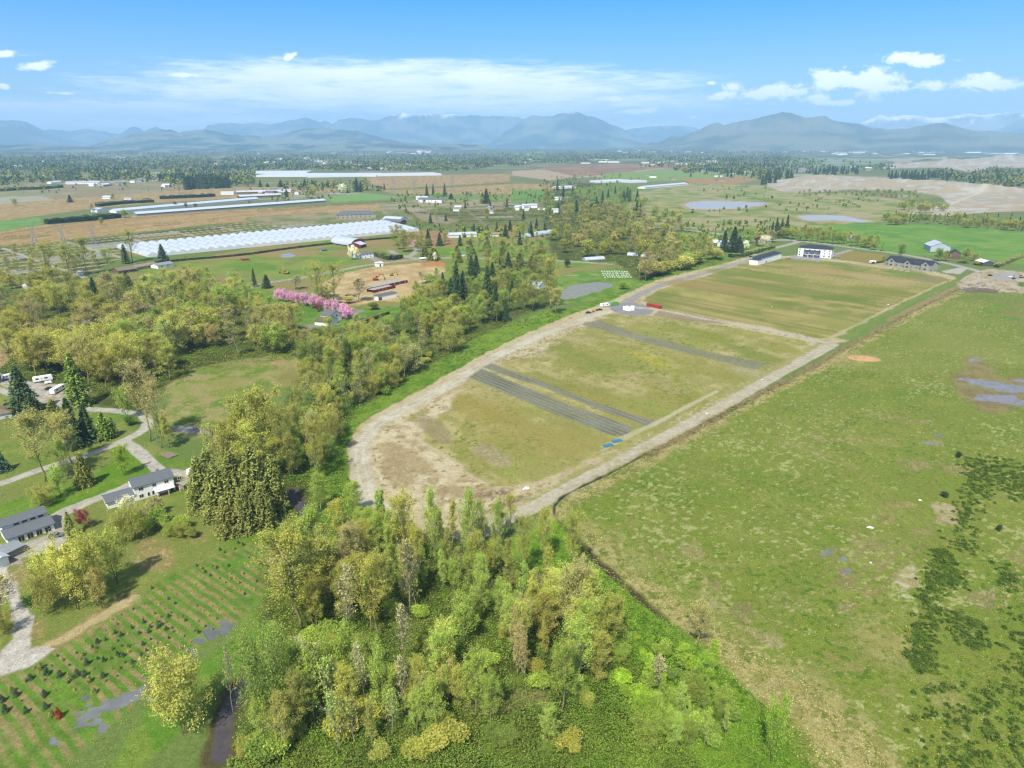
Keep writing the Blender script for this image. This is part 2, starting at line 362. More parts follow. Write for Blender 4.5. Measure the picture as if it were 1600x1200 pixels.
# --- nursery beds
def nursery(poly, p0, p1, bw, bh, seed, path=(196, 190, 176)):
    a = np.array(at(*p0)); b = np.array(at(*p1)); d = (b - a) / np.linalg.norm(b - a); nr = np.array((-d[1], d[0]))
    pal = np.array([A(*c) for c in ((126, 134, 62), (108, 118, 52), (132, 134, 60), (92, 106, 46), (150, 130, 62), (120, 130, 66), (112, 134, 58), (104, 104, 52), (126, 130, 62), (170, 168, 156))])
    def f(x, y, c, sd):
        u = (x * d[0] + y * d[1]) / bw; v = (x * nr[0] + y * nr[1]) / bh; iu = np.floor(u); v = v + _h(iu, iu * 0, 3) * .5; iv = np.floor(v); fu = (u - iu) * bw; fv = (v - iv) * bh
        e = np.minimum(np.minimum(fu, bw - fu), np.minimum(fv, bh - fv)); k = (_h(iu, iv, seed) * 10).astype(int).clip(0, 9)
        g = pal[k] * (0.78 + .44 * fbm(x, y, 5, 2, 2))[:, None]
        # rows of pots
        g = g * (0.86 + .26 * (np.sin(fv * 2 * pi / 2.4) > 0))[:, None]
        w = sstep(2.2, 3.2, e)[:, None]; return c * (1 - w) + g * w
    region(poly, path, 1, .5, cls='nursery_bed', fn=f)
nursery([(-150, 412), (0, 388), (200, 368), (400, 346), (480, 341), (620, 336), (600, 350), (420, 360), (300, 372), (200, 388), (190, 404), (160, 417), (150, 432), (90, 440), (0, 428), (-150, 440)], (190, 400), (620, 353), 74, 27, 3)
nursery([(640, 328), (700, 322), (800, 318), (870, 322), (880, 352), (800, 358), (660, 354), (640, 345)], (640, 340), (860, 336), 80, 30, 8, (150, 142, 116))
region([(590, 318), (700, 312), (800, 312), (800, 320), (700, 324), (640, 330), (600, 335)], (158, 148, 120), 3, 3, fn=mixn([(120, 150, 74), (186, 170, 150)], [40, 25], 9))
region([(380, 340), (500, 332), (640, 335), (655, 352), (600, 348), (500, 350), (400, 352)], (176, 162, 138), 3, 3, fn=mixn([(124, 140, 76)], [30], 4), op=.8)
# --- left farm strip
lawnf = mixn([(118, 152, 62), (150, 164, 84), (162, 150, 104)], [35, 18, 50], 11, .42, .66)
region([(-100, 445), (0, 432), (100, 442), (230, 420), (400, 385), (560, 368), (700, 360), (870, 356), (1000, 362), (1000, 420), (900, 430), (700, 440), (560, 520), (400, 520), (200, 480), (0, 480), (-100, 500)], (128, 158, 68), 3, 3, cls='meadow', fn=lawnf)
for b in [(445, 396, 110, 14), (400, 385, 60, 8), (560, 378, 90, 10), (360, 400, 60, 8), (480, 386, 60, 6), (230, 395, 60, 10)]: blob(*b, (180, 150, 118), rsc=10, soft=4, ragged=5, op=.8)
region([(618, 366), (660, 360), (708, 362), (712, 384), (650, 388), (625, 380)], (190, 150, 120), 2, 1.5, cls='gravel_yard', fn=mixn([(172, 134, 100)], [12]))
blob(450, 399, 24, 7, (170, 178, 190), soft=1, ragged=1.5, cls='puddle')
sandf = mixn([(200, 168, 132), (228, 204, 170)], [30, 9], 21)
region([(500, 462), (505, 440), (530, 428), (590, 416), (650, 411), (692, 411), (697, 424), (665, 440), (648, 462), (625, 472), (590, 470), (560, 478), (520, 476)], (214, 188, 154), 1.5, 2, cls='gravel_yard', fn=furrow(sandf, (560, 440), (690, 418), 4, (190, 160, 124), .4))
region([(655, 412), (680, 408), (696, 412), (694, 416), (660, 416)], (208, 150, 106), 1, 1)
region([(640, 330), (690, 338), (720, 345), (700, 350), (660, 345)], (188, 170, 150), 2, 2, op=.6)
ribbon([(395, 448), (424, 441), (487, 431), (537, 421), (575, 414), (625, 408), (662, 405), (700, 403), (760, 404), (840, 406), (900, 409), (960, 413), (1010, 412)], 8, (196, 190, 178), .6, .4, cls='paved_road', fn=mixn([(180, 176, 168)], [6]))
ribbon([(662, 405), (638, 402), (622, 398), (610, 392)], 9, (188, 184, 176), .6, .6, cls='paved_road')
ribbon([(638, 402), (648, 395), (652, 388), (640, 384)], 8, (186, 182, 174), .6, .6, cls='paved_road')
ribbon([(590, 408), (580, 402), (572, 398)], 9, (178, 176, 172), .6, .4, cls='paved_road')
region([(388, 474), (420, 470), (460, 474), (510, 480), (560, 484), (600, 478), (650, 480), (610, 496), (560, 512), (520, 515), (450, 512), (410, 500), (392, 486)], (112, 154, 58), 1, 1.5, cls='lawn', fn=mixn([(98, 142, 52), (134, 162, 78)], [14, 8], 6))
ribbon([(452, 512), (480, 510), (500, 507), (520, 500), (545, 492), (560, 486)], 9, (168, 160, 156), .6, 1, cls='gravel_yard')
ribbon([(405, 465), (450, 468), (500, 474)], 4, (170, 160, 130), .6, .6, cls='dirt_road')
region([(865, 432), (900, 424), (960, 418), (995, 420), (1000, 440), (960, 462), (930, 470), (880, 475), (872, 455)], (118, 158, 66), 1, 2, cls='lawn', fn=mixn([(104, 146, 56), (140, 164, 84)], [20, 9], 8))
ribbon([(872, 431), (930, 429), (990, 424)], 2.5, (176, 180, 150), .5, .3, cls='dirt_road')
# --- forest floors
ff = mixn([(78, 108, 42), (124, 130, 72), (92, 98, 52)], [14, 9, 5], 13)
region([(-150, 470), (0, 450), (60, 455), (130, 440), (300, 432), (330, 455), (400, 470), (420, 500), (500, 520), (530, 530), (480, 560), (450, 556), (380, 562), (300, 578), (262, 604), (220, 640), (180, 640), (60, 600), (0, 590), (-150, 620)], (98, 126, 52), 3, 4, cls='forest_floor', fn=ff)
region([(455, 515), (560, 512), (610, 496), (660, 470), (690, 438), (740, 420), (850, 405), (870, 430), (872, 470), (800, 500), (740, 540), (640, 600), (560, 650), (540, 690), (548, 750), (580, 800), (600, 830), (520, 880), (460, 850), (420, 760), (340, 690), (440, 640), (460, 570)], (86, 116, 44), 3, 4, cls='forest_floor', fn=ff)
region([(850, 300), (900, 285), (980, 290), (1040, 320), (1130, 400), (1140, 418), (1000, 440), (960, 410), (860, 405), (850, 350)], (92, 118, 50), 3, 5, cls='forest_floor', fn=ff)
region([(262, 604), (300, 576), (380, 560), (455, 553), (474, 566), (462, 600), (430, 625), (390, 660), (340, 680), (290, 690), (255, 670)], (146, 158, 84), 2, 3, cls='meadow', fn=speck(mixn([(122, 148, 62), (172, 164, 116)], [16, 9], 15), [(178, 166, 124)], [1.6], [.62]))
blob(437, 566, 26, 12, (190, 160, 128), soft=2, ragged=2.5, op=.8); blob(360, 600, 60, 18, (170, 162, 110), soft=3, ragged=5, op=.7); blob(290, 645, 26, 10, (186, 178, 136), soft=1.5, ragged=2, op=.7); blob(455, 590, 40, 30, (150, 142, 90), soft=3, ragged=4, op=.6)
bk = speck(mixn([(104, 146, 44), (140, 168, 70)], [10, 5], 17), [(86, 116, 40)], [1.3], [.6])
region([(903, 480), (1000, 440), (1060, 422), (1130, 402), (1150, 408), (1090, 424), (1040, 438), (985, 462), (960, 475), (900, 492), (830, 522), (760, 556), (700, 590), (650, 612), (600, 640), (566, 662), (545, 690), (543, 735), (560, 775), (580, 798), (560, 850), (520, 830), (500, 780), (505, 720), (520, 690), (560, 640), (640, 590), (740, 530), (800, 505), (850, 486)], (122, 152, 62), 1.5, 3, cls='ground', fn=bk)
region([(480, 720), (545, 700), (560, 760), (590, 800), (560, 850), (510, 850), (490, 800)], (120, 156, 60), 2, 2, cls='ground', fn=bk)
region([(880, 300), (960, 285), (1060, 300), (1060, 345), (1010, 340), (960, 320)], (126, 150, 78), 4, 5)
# --- lower left quarter: lawns, tree farm
region([(-300, 640), (0, 600), (80, 610), (180, 650), (240, 690), (300, 730), (330, 745), (330, 800), (480, 830), (420, 900), (300, 1000), (150, 1080), (-300, 1150)], (128, 152, 70), 2, 3, cls='lawn', fn=mixn([(112, 146, 56), (152, 160, 90), (140, 150, 84)], [18, 9, 30], 19))
region([(0, 790), (60, 770), (150, 740), (200, 705), (240, 735), (190, 760), (120, 790), (0, 830)], (112, 152, 48), 1, 1, fn=mixn([(128, 158, 66)], [8], 3), cls='lawn')
tan = speck(mixn([(176, 150, 118), (150, 150, 94)], [12, 7], 23), [(200, 176, 146)], [1.4], [.62])
for b in [(175, 965, 130, 60, -.45), (105, 1000, 120, 34, -.4), (245, 868, 70, 56, .1), (300, 838, 50, 14, 0), (60, 985, 40, 60, .2), (20, 905, 34, 70, .3), (300, 842, 40, 12, 0)]:
    blob(*b[:4], (168, 150, 110), rot=b[4], soft=2, ragged=3.5, op=.85, fn=tan)
ribbon([(55, 1015), (95, 1000), (130, 980), (180, 950), (205, 938)], 4, (212, 190, 160), .8, 1, op=.85)
def treefarm(x, y, c, sd):
    a = np.array(at(290, 890)); b = np.array(at(375, 947)); d = (b - a) / np.linalg.norm(b - a); nr = np.array((-d[1], d[0])); v = x * nr[0] + y * nr[1] + (fbm(x, y, 9, 4, 2) - .5) * 1.2
    s = sstep(-.6, .5, np.sin(v * 2 * pi / 3.0)) * sstep(.18, .5, fbm(x, y, 9, 9, 3)) * .95 + .35 * sstep(.5, .75, fbm(x, y, 20, 12, 3)); s = s.clip(0, 1)
    g = A(108, 144, 58) * (.8 + .5 * fbm(x, y, 3, 7, 2)[:, None])
    t = A(162, 152, 108) * (.75 + .5 * fbm(x, y, 1.6, 1, 2))[:, None]
    return g * (1 - s[:, None]) + t * s[:, None]
region([(-200, 1090), (0, 1058), (60, 1030), (130, 990), (200, 945), (262, 900), (330, 875), (400, 850), (440, 862), (420, 930), (370, 975), (300, 1030), (240, 1068), (190, 1110), (100, 1200), (-200, 1300)], (118, 150, 60), 2, 2, cls='crop_field', fn=treefarm)
grn = mixn([(106, 150, 54), (134, 158, 76)], [8, 4], 29)
region([(410, 930), (440, 900), (450, 960), (440, 1005), (400, 1040), (350, 1080), (290, 1130), (200, 1200), (180, 1200), (230, 1120), (270, 1060), (340, 1010)], (114, 154, 64), 2, 3, cls='lawn', fn=grn)
def flooded(x, y, c, sd): return c
for pts in [[(95, 1150), (112, 1114), (150, 1099), (200, 1084), (236, 1064), (244, 1070), (234, 1086), (200, 1104), (160, 1124), (125, 1150)]]:
    region(pts, (146, 150, 152), .5, 5, rsc=4, cls='puddle', cut=.5)
for b in [(352, 975, 16, 10, .5), (328, 990, 20, 9, .5), (310, 1002, 18, 8, .5), (340, 985, 26, 7, .5), (290, 1035, 16, 9, .6), (302, 1020, 12, 8, .6), (265, 1048, 20, 8, .6), (250, 1058, 14, 10, .6), (235, 1065, 24, 10, .3), (270, 1030, 8, 5, .6), (130, 1090, 30, 8, -.3)]:
    blob(*b[:4], (130, 134, 136), rot=b[4], soft=.4, ragged=1.9, rsc=4, cls='puddle', cut=.4)
# --- creek
for ln, w in [([(455, 768), (470, 790), (484, 822), (505, 846), (526, 860), (548, 885)], 4.6), ([(475, 930), (450, 985), (436, 1010), (410, 1030), (388, 1062), (366, 1090), (350, 1120), (345, 1180)], 4.6)]:
    ribbon(ln, w + 4, (104, 96, 66), 1, 1.5, dz=-.5); ribbon(ln, w, (104, 98, 102), .3, .8, cls='stream', cut=.4)
# --- left dirt road and farm roads
road = mixn([(206, 200, 192), (226, 220, 212)], [9, 2], 33)
region([(-60, 870), (0, 880), (10, 882), (15, 900), (27, 922), (38, 948), (52, 968), (50, 1000), (46, 1014), (75, 1008), (90, 1012), (60, 1032), (35, 1046), (0, 1056), (-60, 1075), (-60, 1040), (0, 1028), (14, 1002), (24, 975), (14, 945), (0, 915), (-60, 905)], (216, 210, 202), .6, 1, rsc=5, cls='dirt_road', fn=road)
rcol = (206, 202, 194)
rf = mixn([(192, 190, 184), (214, 208, 198)], [6, 2.2], 35)
ribbon([(-60, 775), (0, 756), (50, 738), (100, 722), (150, 706), (190, 690), (218, 676), (230, 663), (224, 650), (205, 645), (170, 641), (142, 639), (112, 635), (80, 628), (40, 622), (0, 610), (-40, 600)], 5.2, rcol, .4, .4, cls='paved_road', fn=rf)
ribbon([(194, 690), (212, 702), (228, 716), (246, 732), (255, 745)], 5.6, rcol, .4, .5, cls='paved_road', fn=rf)
ribbon([(252, 738), (232, 745), (205, 757), (168, 772), (130, 788), (100, 800), (88, 812), (92, 832), (88, 848)], 5.4, (200, 192, 178), .5, .7, cls='dirt_road', fn=rf)
ribbon([(250, 738), (275, 738), (300, 742), (312, 748)], 6, (200, 188, 170), .6, 1, cls='dirt_road', fn=rf)
region([(84, 805), (102, 812), (104, 840), (92, 858), (50, 868), (30, 872), (35, 850), (80, 835)], (196, 186, 170), .6, 1.2, cls='gravel_yard', fn=rf)
region([(0, 850), (30, 868), (34, 880), (0, 884), (-60, 880)], (188, 180, 168), .6, 1, cls='gravel_yard')
blob(300, 672, 66, 12, (172, 170, 168), rot=.1, soft=.5, ragged=1.4, cls='gravel_yard')
region([(60, 600), (110, 600), (140, 612), (120, 630), (60, 628), (0, 600), (0, 585)], (178, 166, 140), 1, 2, cls='gravel_yard', fn=rf)
region([(-40, 490), (0, 505), (18, 530), (22, 545), (0, 540), (-40, 520)], (212, 194, 168), 1, 1, cls='dirt_road')
region([(-40, 540), (0, 540), (20, 560), (0, 575), (-40, 570)], (196, 170, 140), 1, 2)
ribbon([(85, 516), (105, 510), (140, 500), (165, 488), (240, 478)], 7, (176, 174, 172), .6, .6, cls='paved_road')
# --- the big filled pad with its fields
padf = speck(mixn([(196, 180, 150), (214, 198, 172)], [22, 6], 41), [(176, 156, 122)], [2.2], [.66])
OUT = [(1304, 537), (1270, 556), (1200, 594), (1100, 654), (1000, 708), (900, 764), (830, 803), (790, 820), (735, 848), (690, 858), (640, 852), (610, 822), (574, 790), (556, 765), (547, 740), (541, 700), (550, 680), (572, 655), (610, 634), (665, 606), (705, 582), (760, 550), (830, 518), (880, 496), (920, 482), (960, 468), (985, 455), (1030, 436), (1080, 424), (1130, 412), (1165, 402), (1200, 398), (1228, 400), (1350, 407), (1440, 420), (1492, 432), (1500, 440), (1410, 482), (1320, 534)]
region(OUT, (216, 202, 176), .8, 1.6, rsc=6, cls='dirt_road', fn=padf)
fA = [(738, 578), (800, 548), (880, 516), (920, 499), (955, 489), (1055, 496), (1180, 517), (1255, 533), (1268, 542), (1200, 578), (1130, 618), (1060, 655), (1000, 688), (950, 706), (870, 742), (820, 756), (770, 757), (735, 740), (700, 712), (660, 690), (655, 668), (690, 640), (720, 605)]
cf = furrow(speck(mixn([(198, 186, 138), (162, 168, 92), (204, 190, 148), (170, 165, 106)], [46, 34, 20, 7], 43, .42, .66), [(122, 140, 58)], [2.0], [.66], 6), (755, 575), (985, 680), 2.2, (160, 154, 94), .5, 3)
region(fA, (184, 177, 116), 1.5, 3, rsc=10, cls='crop_field', fn=cf)
# green lobes and bare lobes inside field A
for b, c in [((900, 610, 150, 26, .35), (146, 146, 74)), ((760, 640, 120, 40, .2), (172, 156, 92)), ((840, 690, 190, 60, .1), (172, 160, 98)), ((1060, 620, 140, 26, .4), (168, 158, 88)), ((900, 560, 110, 30, .4), (142, 150, 74)), ((1180, 555, 100, 22, .35), (140, 148, 78)), ((1090, 520, 130, 16, .25), (146, 156, 66)),
             ((825, 549, 70, 18, .1), (200, 190, 162)), ((1020, 597, 100, 16, .35), (186, 172, 130)), ((780, 610, 90, 22, .35), (188, 174, 128)), ((1180, 583, 70, 12, .2), (196, 186, 156)), ((1100, 575, 120, 16, .35), (168, 160, 92)), ((900, 530, 60, 10, .1), (192, 178, 140)), ((1060, 505, 160, 9, .17), (196, 180, 140)), ((960, 640, 160, 20, .4), (176, 164, 100)), ((1220, 540, 60, 10, .2), (176, 160, 104)), ((880, 640, 100, 12, .4), (190, 176, 134))]:
    blob(*b[:4], c, rot=b[4], soft=6, ragged=6, rsc=16, op=.72, fn=speck(None, [(132, 144, 66)], [1.8], [.64]))
# bare apron round the bend
ap = speck(mixn([(208, 192, 164), (188, 168, 138), (226, 212, 188)], [14, 8, 4], 47), [(160, 142, 108)], [1.8], [.62])
region([(575, 690), (600, 662), (640, 640), (690, 616), (715, 604), (700, 640), (660, 662), (662, 690), (700, 715), (735, 742), (775, 760), (830, 758), (820, 775), (790, 790), (740, 800), (680, 800), (620, 790), (590, 760), (574, 720)], (218, 202, 174), 1.5, 2.5, cls='ground', fn=ap)
for b, c in [((635, 715, 90, 34, .5), (180, 158, 128)), ((620, 740, 60, 40, .6), (174, 154, 122)), ((680, 672, 60, 26, .7), (164, 150, 124)), ((770, 712, 60, 24, .5), (172, 156, 132)), ((720, 706, 46, 10, .4), (140, 150, 72)), ((760, 745, 26, 7, .2), (134, 148, 66)), ((650, 650, 40, 8, -.4), (150, 150, 82)), ((740, 770, 120, 20, 0), (172, 148, 120)), ((780, 770, 60, 10, -.2), (132, 116, 96))]:
    blob(*b[:4], c, rot=b[4], soft=2, ragged=2.5, op=.75, fn=speck(None, [(196, 180, 150)], [1.2], [.6]))
region([(690, 618), (720, 592), (770, 556), (830, 526), (880, 506), (925, 494), (960, 486), (940, 500), (890, 522), (870, 540), (830, 556), (790, 566), (740, 590), (715, 614)], (208, 194, 164), 2.5, 5, rsc=9, op=.85, fn=ap)
ribbon([(563, 728), (570, 752), (582, 772), (600, 792)], 2.6, (150, 138, 116), .8, 1.6, rsc=4, op=.8); ribbon([(556, 718), (562, 735)], 1.6, (138, 128, 108), .5, 1.2, rsc=3, op=.8); ribbon([(760, 800), (790, 790), (815, 778)], 3, (128, 112, 92), 1, 2, op=.6)
# dark plastic mulch rows
def mulch(a, b):
    A_ = np.array(at(*a)); B_ = np.array(at(*b)); d = (B_ - A_) / np.linalg.norm(B_ - A_); nr = np.array((-d[1], d[0]))
    def f(x, y, c, sd):
        v = x * nr[0] + y * nr[1]; s = (np.sin(v * 2 * pi / 3.1) > -.2) * 1.0; s2 = vnoise(x * d[0] + y * d[1], v * 3, 14, 2)
        k = A(130, 133, 142) * (.68 + .64 * s2[:, None]); g = A(162, 160, 116)
        w = (s * (.9 + .5 * (fbm(x, y, 20, 8, 2) - .4))).clip(0, 1)[:, None]; return g * (1 - w) + k * w
    return f
region([(722, 586), (748, 574), (800, 596), (900, 636), (992, 668), (975, 684), (948, 678), (860, 644), (790, 614)], (140, 140, 130), .4, .4, cls='crop_field', fn=mulch((752, 577), (990, 670)))
region([(754, 574), (768, 568), (860, 602), (940, 632), (1024, 658), (1010, 665), (930, 638), (850, 606)], (140, 140, 130), .4, .4, cls='crop_field', fn=mulch((752, 577), (990, 670)))
region([(908, 507), (935, 500), (1000, 522), (1100, 548), (1198, 568), (1180, 578), (1090, 556), (990, 530)], (140, 146, 134), .6, 1.2, cls='crop_field', fn=mulch((908, 507), (1180, 578)), op=.8)
for w_, t_ in ((1.4, (212, 206, 182)),):
    for q in [(-5, 8), (-11, 14)]: ribbon([(940 + q[0] * 0, 690 + q[1]), (1030, 654 + q[1] * .4), (1120, 608 + q[1] * .3)], 2.2, t_, .5, .6, sm=False, op=.6)
def yfl(x, y, c, sd):
    w = sstep(.5, .6, vnoise(x, y, 1.6, 3) * .6 + vnoise(x, y, .7, 5) * .4)[:, None]; return c * (1 - w) + A(206, 196, 60) * w
for b in [(1012, 560, 50, 14, .35), (1030, 568, 30, 8, .3), (990, 550, 24, 5, .2), (1040, 578, 60, 10, .3)]: blob(*b[:4], (168, 166, 74), rot=b[4], soft=5, ragged=5, op=.75 if b[0] < 1035 else .35, fn=yfl)
# wheel tracks of the perimeter road
tr_ = mixn([(196, 184, 164), (214, 206, 190)], [9, 2.4], 51)
R1 = [(1302, 538), (1262, 560), (1200, 594), (1130, 634), (1060, 672), (1000, 704), (940, 736), (880, 768), (830, 794), (800, 806), (770, 822), (730, 840)]
R2 = [(600, 806), (578, 775), (566, 740), (562, 705), (575, 678), (610, 650), (660, 624), (710, 596), (765, 562), (830, 531), (890, 507), (930, 493), (965, 482)]
R3 = [(965, 482), (985, 468), (1010, 455), (1050, 440), (1100, 427), (1145, 414), (1175, 405)]
ribbon([(p[0] - 8, p[1] - 9) for p in R1[:-3]], 5, (168, 164, 106), 1.5, 2, op=.8, fn=speck(None, [(204, 192, 160)], [1.6], [.58]))
ribbon(R1, 7.5, (208, 198, 180), .5, .5, cls='dirt_road', fn=tr_)
ribbon(R2, 8.5, (230, 223, 208), 1.2, 1, cls='dirt_road', fn=tr_)
ribbon(R3, 8.5, (182, 178, 172), .8, .7, cls='dirt_road', fn=mixn([(170, 168, 164)], [5], 3))
for off in (-1.6, 1.6):
    for R, c in ((R1, (206, 196, 178)), (R2, (226, 219, 204))):
        P = smooth_line(wpts(R), 6); T = np.gradient(P, axis=0); T /= np.linalg.norm(T, axis=1)[:, None]; P2 = P + np.c_[-T[:, 1], T[:, 0]] * off
        ribbon(P2, .9, c, .4, .2, world=True, sm=False, op=.7)
blob(987, 483, 72, 20, (168, 168, 168), rot=.08, soft=.8, ragged=1.2, cls='gravel_yard', fn=mixn([(156, 156, 158)], [3]))
region([(1030, 484), (1080, 490), (1120, 500), (1130, 506), (1060, 500), (1020, 492)], (166, 146, 128), 1, 1.5, op=.8)
ribbon([(985, 480), (1030, 484), (1100, 498), (1150, 506), (1200, 515), (1250, 526), (1295, 536)], 5, (214, 204, 184), .6, .6, cls='dirt_road', fn=tr_)
fB = [(1003, 470), (1030, 452), (1070, 441), (1120, 426), (1160, 412), (1215, 404), (1240, 403), (1350, 413), (1420, 424), (1480, 434), (1486, 438), (1400, 474), (1340, 506), (1300, 528), (1280, 529), (1200, 511), (1100, 494), (1030, 482)]
cfB = furrow(mixn([(180, 168, 112), (144, 154, 80), (190, 174, 124)], [60, 42, 16], 57, .4, .66), (1000, 470), (1290, 530), 3.0, (128, 134, 74), .65, 7)
region(fB, (174, 168, 104), 1.5, 2, cls='crop_field', fn=cfB)
for b, c in [((1300, 425, 140, 10, .08), (186, 164, 122)), ((1370, 437, 110, 14, .15), (194, 174, 136)), ((1230, 455, 240, 12, .16), (124, 142, 62)), ((1180, 430, 160, 12, .1), (140, 152, 74)), ((1420, 428, 80, 12, .2), (128, 150, 70)), ((1450, 437, 50, 8, .1), (164, 144, 124)), ((1120, 450, 160, 14, .12), (172, 150, 104)), ((1380, 455, 120, 10, .1), (142, 146, 72)), ((1270, 410, 100, 5, .05), (136, 150, 70))]:
    blob(*b[:4], c, rot=b[4], soft=8, ragged=8, rsc=30, op=.7)
ribbon([(1290, 531), (1340, 507), (1400, 477), (1450, 453), (1478, 440)], 2.4, (206, 192, 160), .5, .5, cls='dirt_road', sm=False)
region([(1230, 400), (1260, 396), (1290, 402), (1280, 409), (1236, 404)], (176, 174, 176), .6, .4, cls='gravel_yard')
ribbon([(1150, 410), (1180, 405), (1195, 410), (1220, 402), (1238, 400)], 2.5, (214, 206, 192), .5, .3, cls='dirt_road', sm=False)
ribbon([(1240, 402), (1300, 407), (1352, 414), (1420, 424)], 4, (212, 202, 186), .5, .4, cls='dirt_road', sm=False)
region([(1300, 397), (1330, 392), (1385, 398), (1380, 408), (1360, 412), (1310, 406)], (164, 150, 92), 1, 2, cls='crop_field')
ribbon([(1292, 402), (1310, 396), (1328, 391)], 8, (184, 180, 176), .6, .4, cls='paved_road', sm=False)
ribbon([(1170, 400), (1200, 390), (1225, 384), (1245, 378), (1230, 375), (1180, 376), (1130, 372)], 9, (190, 186, 180), .6, .5, cls='paved_road')
ribbon([(1230, 375), (1280, 380), (1340, 388), (1400, 396), (1450, 405), (1500, 416), (1530, 424)], 9, (196, 192, 186), .6, .5, cls='paved_road')
ribbon([(980, 352), (1040, 356), (1080, 360), (1130, 366)], 8, (206, 202, 196), .6, .5, cls='paved_road')
# --- far right: wetland, hay field, gravel pit
region([(990, 300), (1080, 286), (1200, 290), (1330, 300), (1440, 318), (1430, 336), (1340, 352), (1200, 368), (1130, 362), (1060, 356), (1000, 350), (980, 325)], (148, 166, 96), 3, 4, cls='meadow', fn=mixn([(172, 172, 120), (124, 150, 76), (188, 176, 140)], [80, 40, 30], 61))
region([(1060, 362), (1125, 366), (1130, 400), (1100, 408), (1070, 396)], (132, 168, 78), 2, 2, cls='lawn')
region([(1225, 366), (1290, 352), (1340, 348), (1450, 351), (1540, 356), (1600, 363), (1750, 372), (1750, 440), (1600, 416), (1560, 408), (1500, 400), (1420, 398), (1340, 386), (1240, 372)], (124, 168, 74), 2, 2, cls='meadow', fn=furrow(mixn([(108, 158, 70), (142, 174, 90)], [60, 20], 63), (1350, 360), (1600, 380), 7, (108, 156, 70), .4))
pitf = mixn([(186, 180, 168), (218, 212, 204), (198, 182, 162)], [120, 50, 25], 65)
region([(1195, 288), (1230, 280), (1262, 274), (1300, 273), (1350, 277), (1420, 279), (1500, 284), (1560, 292), (1640, 300), (1800, 300), (1800, 345), (1600, 330), (1540, 332), (1480, 337), (1430, 334), (1420, 330), (1480, 318), (1470, 306), (1420, 300), (1330, 296), (1260, 302), (1215, 298)], (206, 200, 190), 3, 4, cls='gravel_pit', fn=pitf)
ribbon([(1425, 334), (1460, 326), (1490, 317), (1515, 307), (1540, 300)], 12, (220, 210, 196), 2, 2, cls='dirt_road')
region([(1470, 255), (1520, 248), (1560, 244), (1650, 242), (1650, 262), (1560, 262), (1520, 268), (1470, 262), (1400, 262), (1380, 256)], (202, 194, 180), 6, 6, cls='gravel_pit', fn=pitf)
ribbon([(1525, 272), (1500, 264), (1495, 259), (1520, 256)], 16, (216, 208, 196), 3, 2, cls='dirt_road')
region([(1380, 248), (1480, 245), (1480, 252), (1400, 256)], (196, 188, 172), 6, 5, op=.8)
ribbon([(1255, 302), (1300, 300), (1360, 300), (1430, 304)], 26, (110, 128, 76), 5, 8, op=.9)
for pts in [[(1068, 319), (1085, 315), (1120, 314), (1150, 315), (1198, 317), (1190, 321), (1150, 326), (1110, 327), (1080, 326)], [(1244, 338), (1270, 336), (1320, 337), (1338, 342), (1370, 346), (1340, 347), (1300, 344), (1262, 345)]]:
    P = wpts(pts); c = P.mean(0); region(c + (P - c) * 1.18, (190, 168, 140), 2, 3, world=True); region(pts, (206, 200, 196), .8, 5, cls='pond', cut=.4)
region([(876, 457), (886, 449), (905, 444), (930, 441), (955, 443), (950, 450), (925, 458), (900, 465), (880, 467)], (168, 162, 140), .8, 2.2, rsc=8, cls='pond', sm=True, cut=.4)
# --- right pasture
past = speck(mixn([(126, 148, 60), (148, 158, 80), (138, 148, 74)], [50, 16, 5], 71, .4, .72), [(184, 186, 132), (104, 134, 50), (156, 152, 96)], [1.7, 1.3, 4.5], [.67, .66, .75], 9)
PAST = [(884, 800), (900, 786), (960, 752), (1050, 700), (1130, 655), (1210, 610), (1300, 560), (1340, 530), (1420, 486), (1500, 452), (1600, 452), (1800, 455), (2400, 700), (2400, 1400), (1300, 1400), (1240, 1180), (1180, 1100), (1090, 1010), (1000, 935), (930, 865)]
region(PAST, (138, 152, 70), 1, 2, cls='pasture', fn=past)
region([(1500, 460), (1600, 460), (1800, 470), (1800, 560), (1600, 520), (1540, 480)], (116, 150, 64), 8, 8, op=.6, fn=mixn([(148, 142, 96)], [14], 2))
for b in [(1470, 500, 140, 60, .1), (1450, 560, 260, 50, 0), (1530, 540, 200, 40, .2), (1330, 500, 110, 30, .2)]: blob(*b[:4], (156, 160, 96), rot=b[4], soft=10, ragged=12, rsc=25, op=.35)
reed = speck(mixn([(178, 164, 116), (136, 144, 76), (194, 178, 134)], [12, 7, 3], 73, .42, .62), [(206, 190, 150), (116, 136, 58)], [1.0, 1.5], [.6, .66], 4)
region([(884, 806), (925, 820), (965, 870), (1010, 900), (1060, 935), (1120, 985), (1180, 1020), (1260, 1060), (1330, 1120), (1400, 1200), (1300, 1250), (1250, 1160), (1180, 1090), (1090, 1005), (1000, 935), (920, 862)], (164, 156, 102), 3, 5, op=.85, fn=reed)
for b in [(1390, 1010, 120, 60, .6), (1270, 1090, 160, 60, .7), (1470, 1080, 60, 30, 0), (1000, 720, 130, 20, -.5), (1330, 560, 60, 30, -.3), (1120, 940, 80, 40, .6), (985, 870, 110, 24, .8)]: blob(*b[:4], (176, 168, 120), rot=b[4], soft=5, ragged=6, rsc=9, op=.55, fn=reed)
brb = speck(mixn([(112, 156, 46), (136, 168, 62)], [9, 3], 77), [(84, 124, 36), (150, 176, 76)], [1.3, .9], [.6, .66], 8)
region([(870, 800), (884, 806), (920, 862), (1000, 935), (1090, 1005), (1180, 1090), (1250, 1160), (1300, 1300), (800, 1300), (600, 1300), (540, 1000), (600, 860), (760, 850), (830, 830)], (120, 150, 60), 1.5, 1.5, cls='ground', fn=brb)
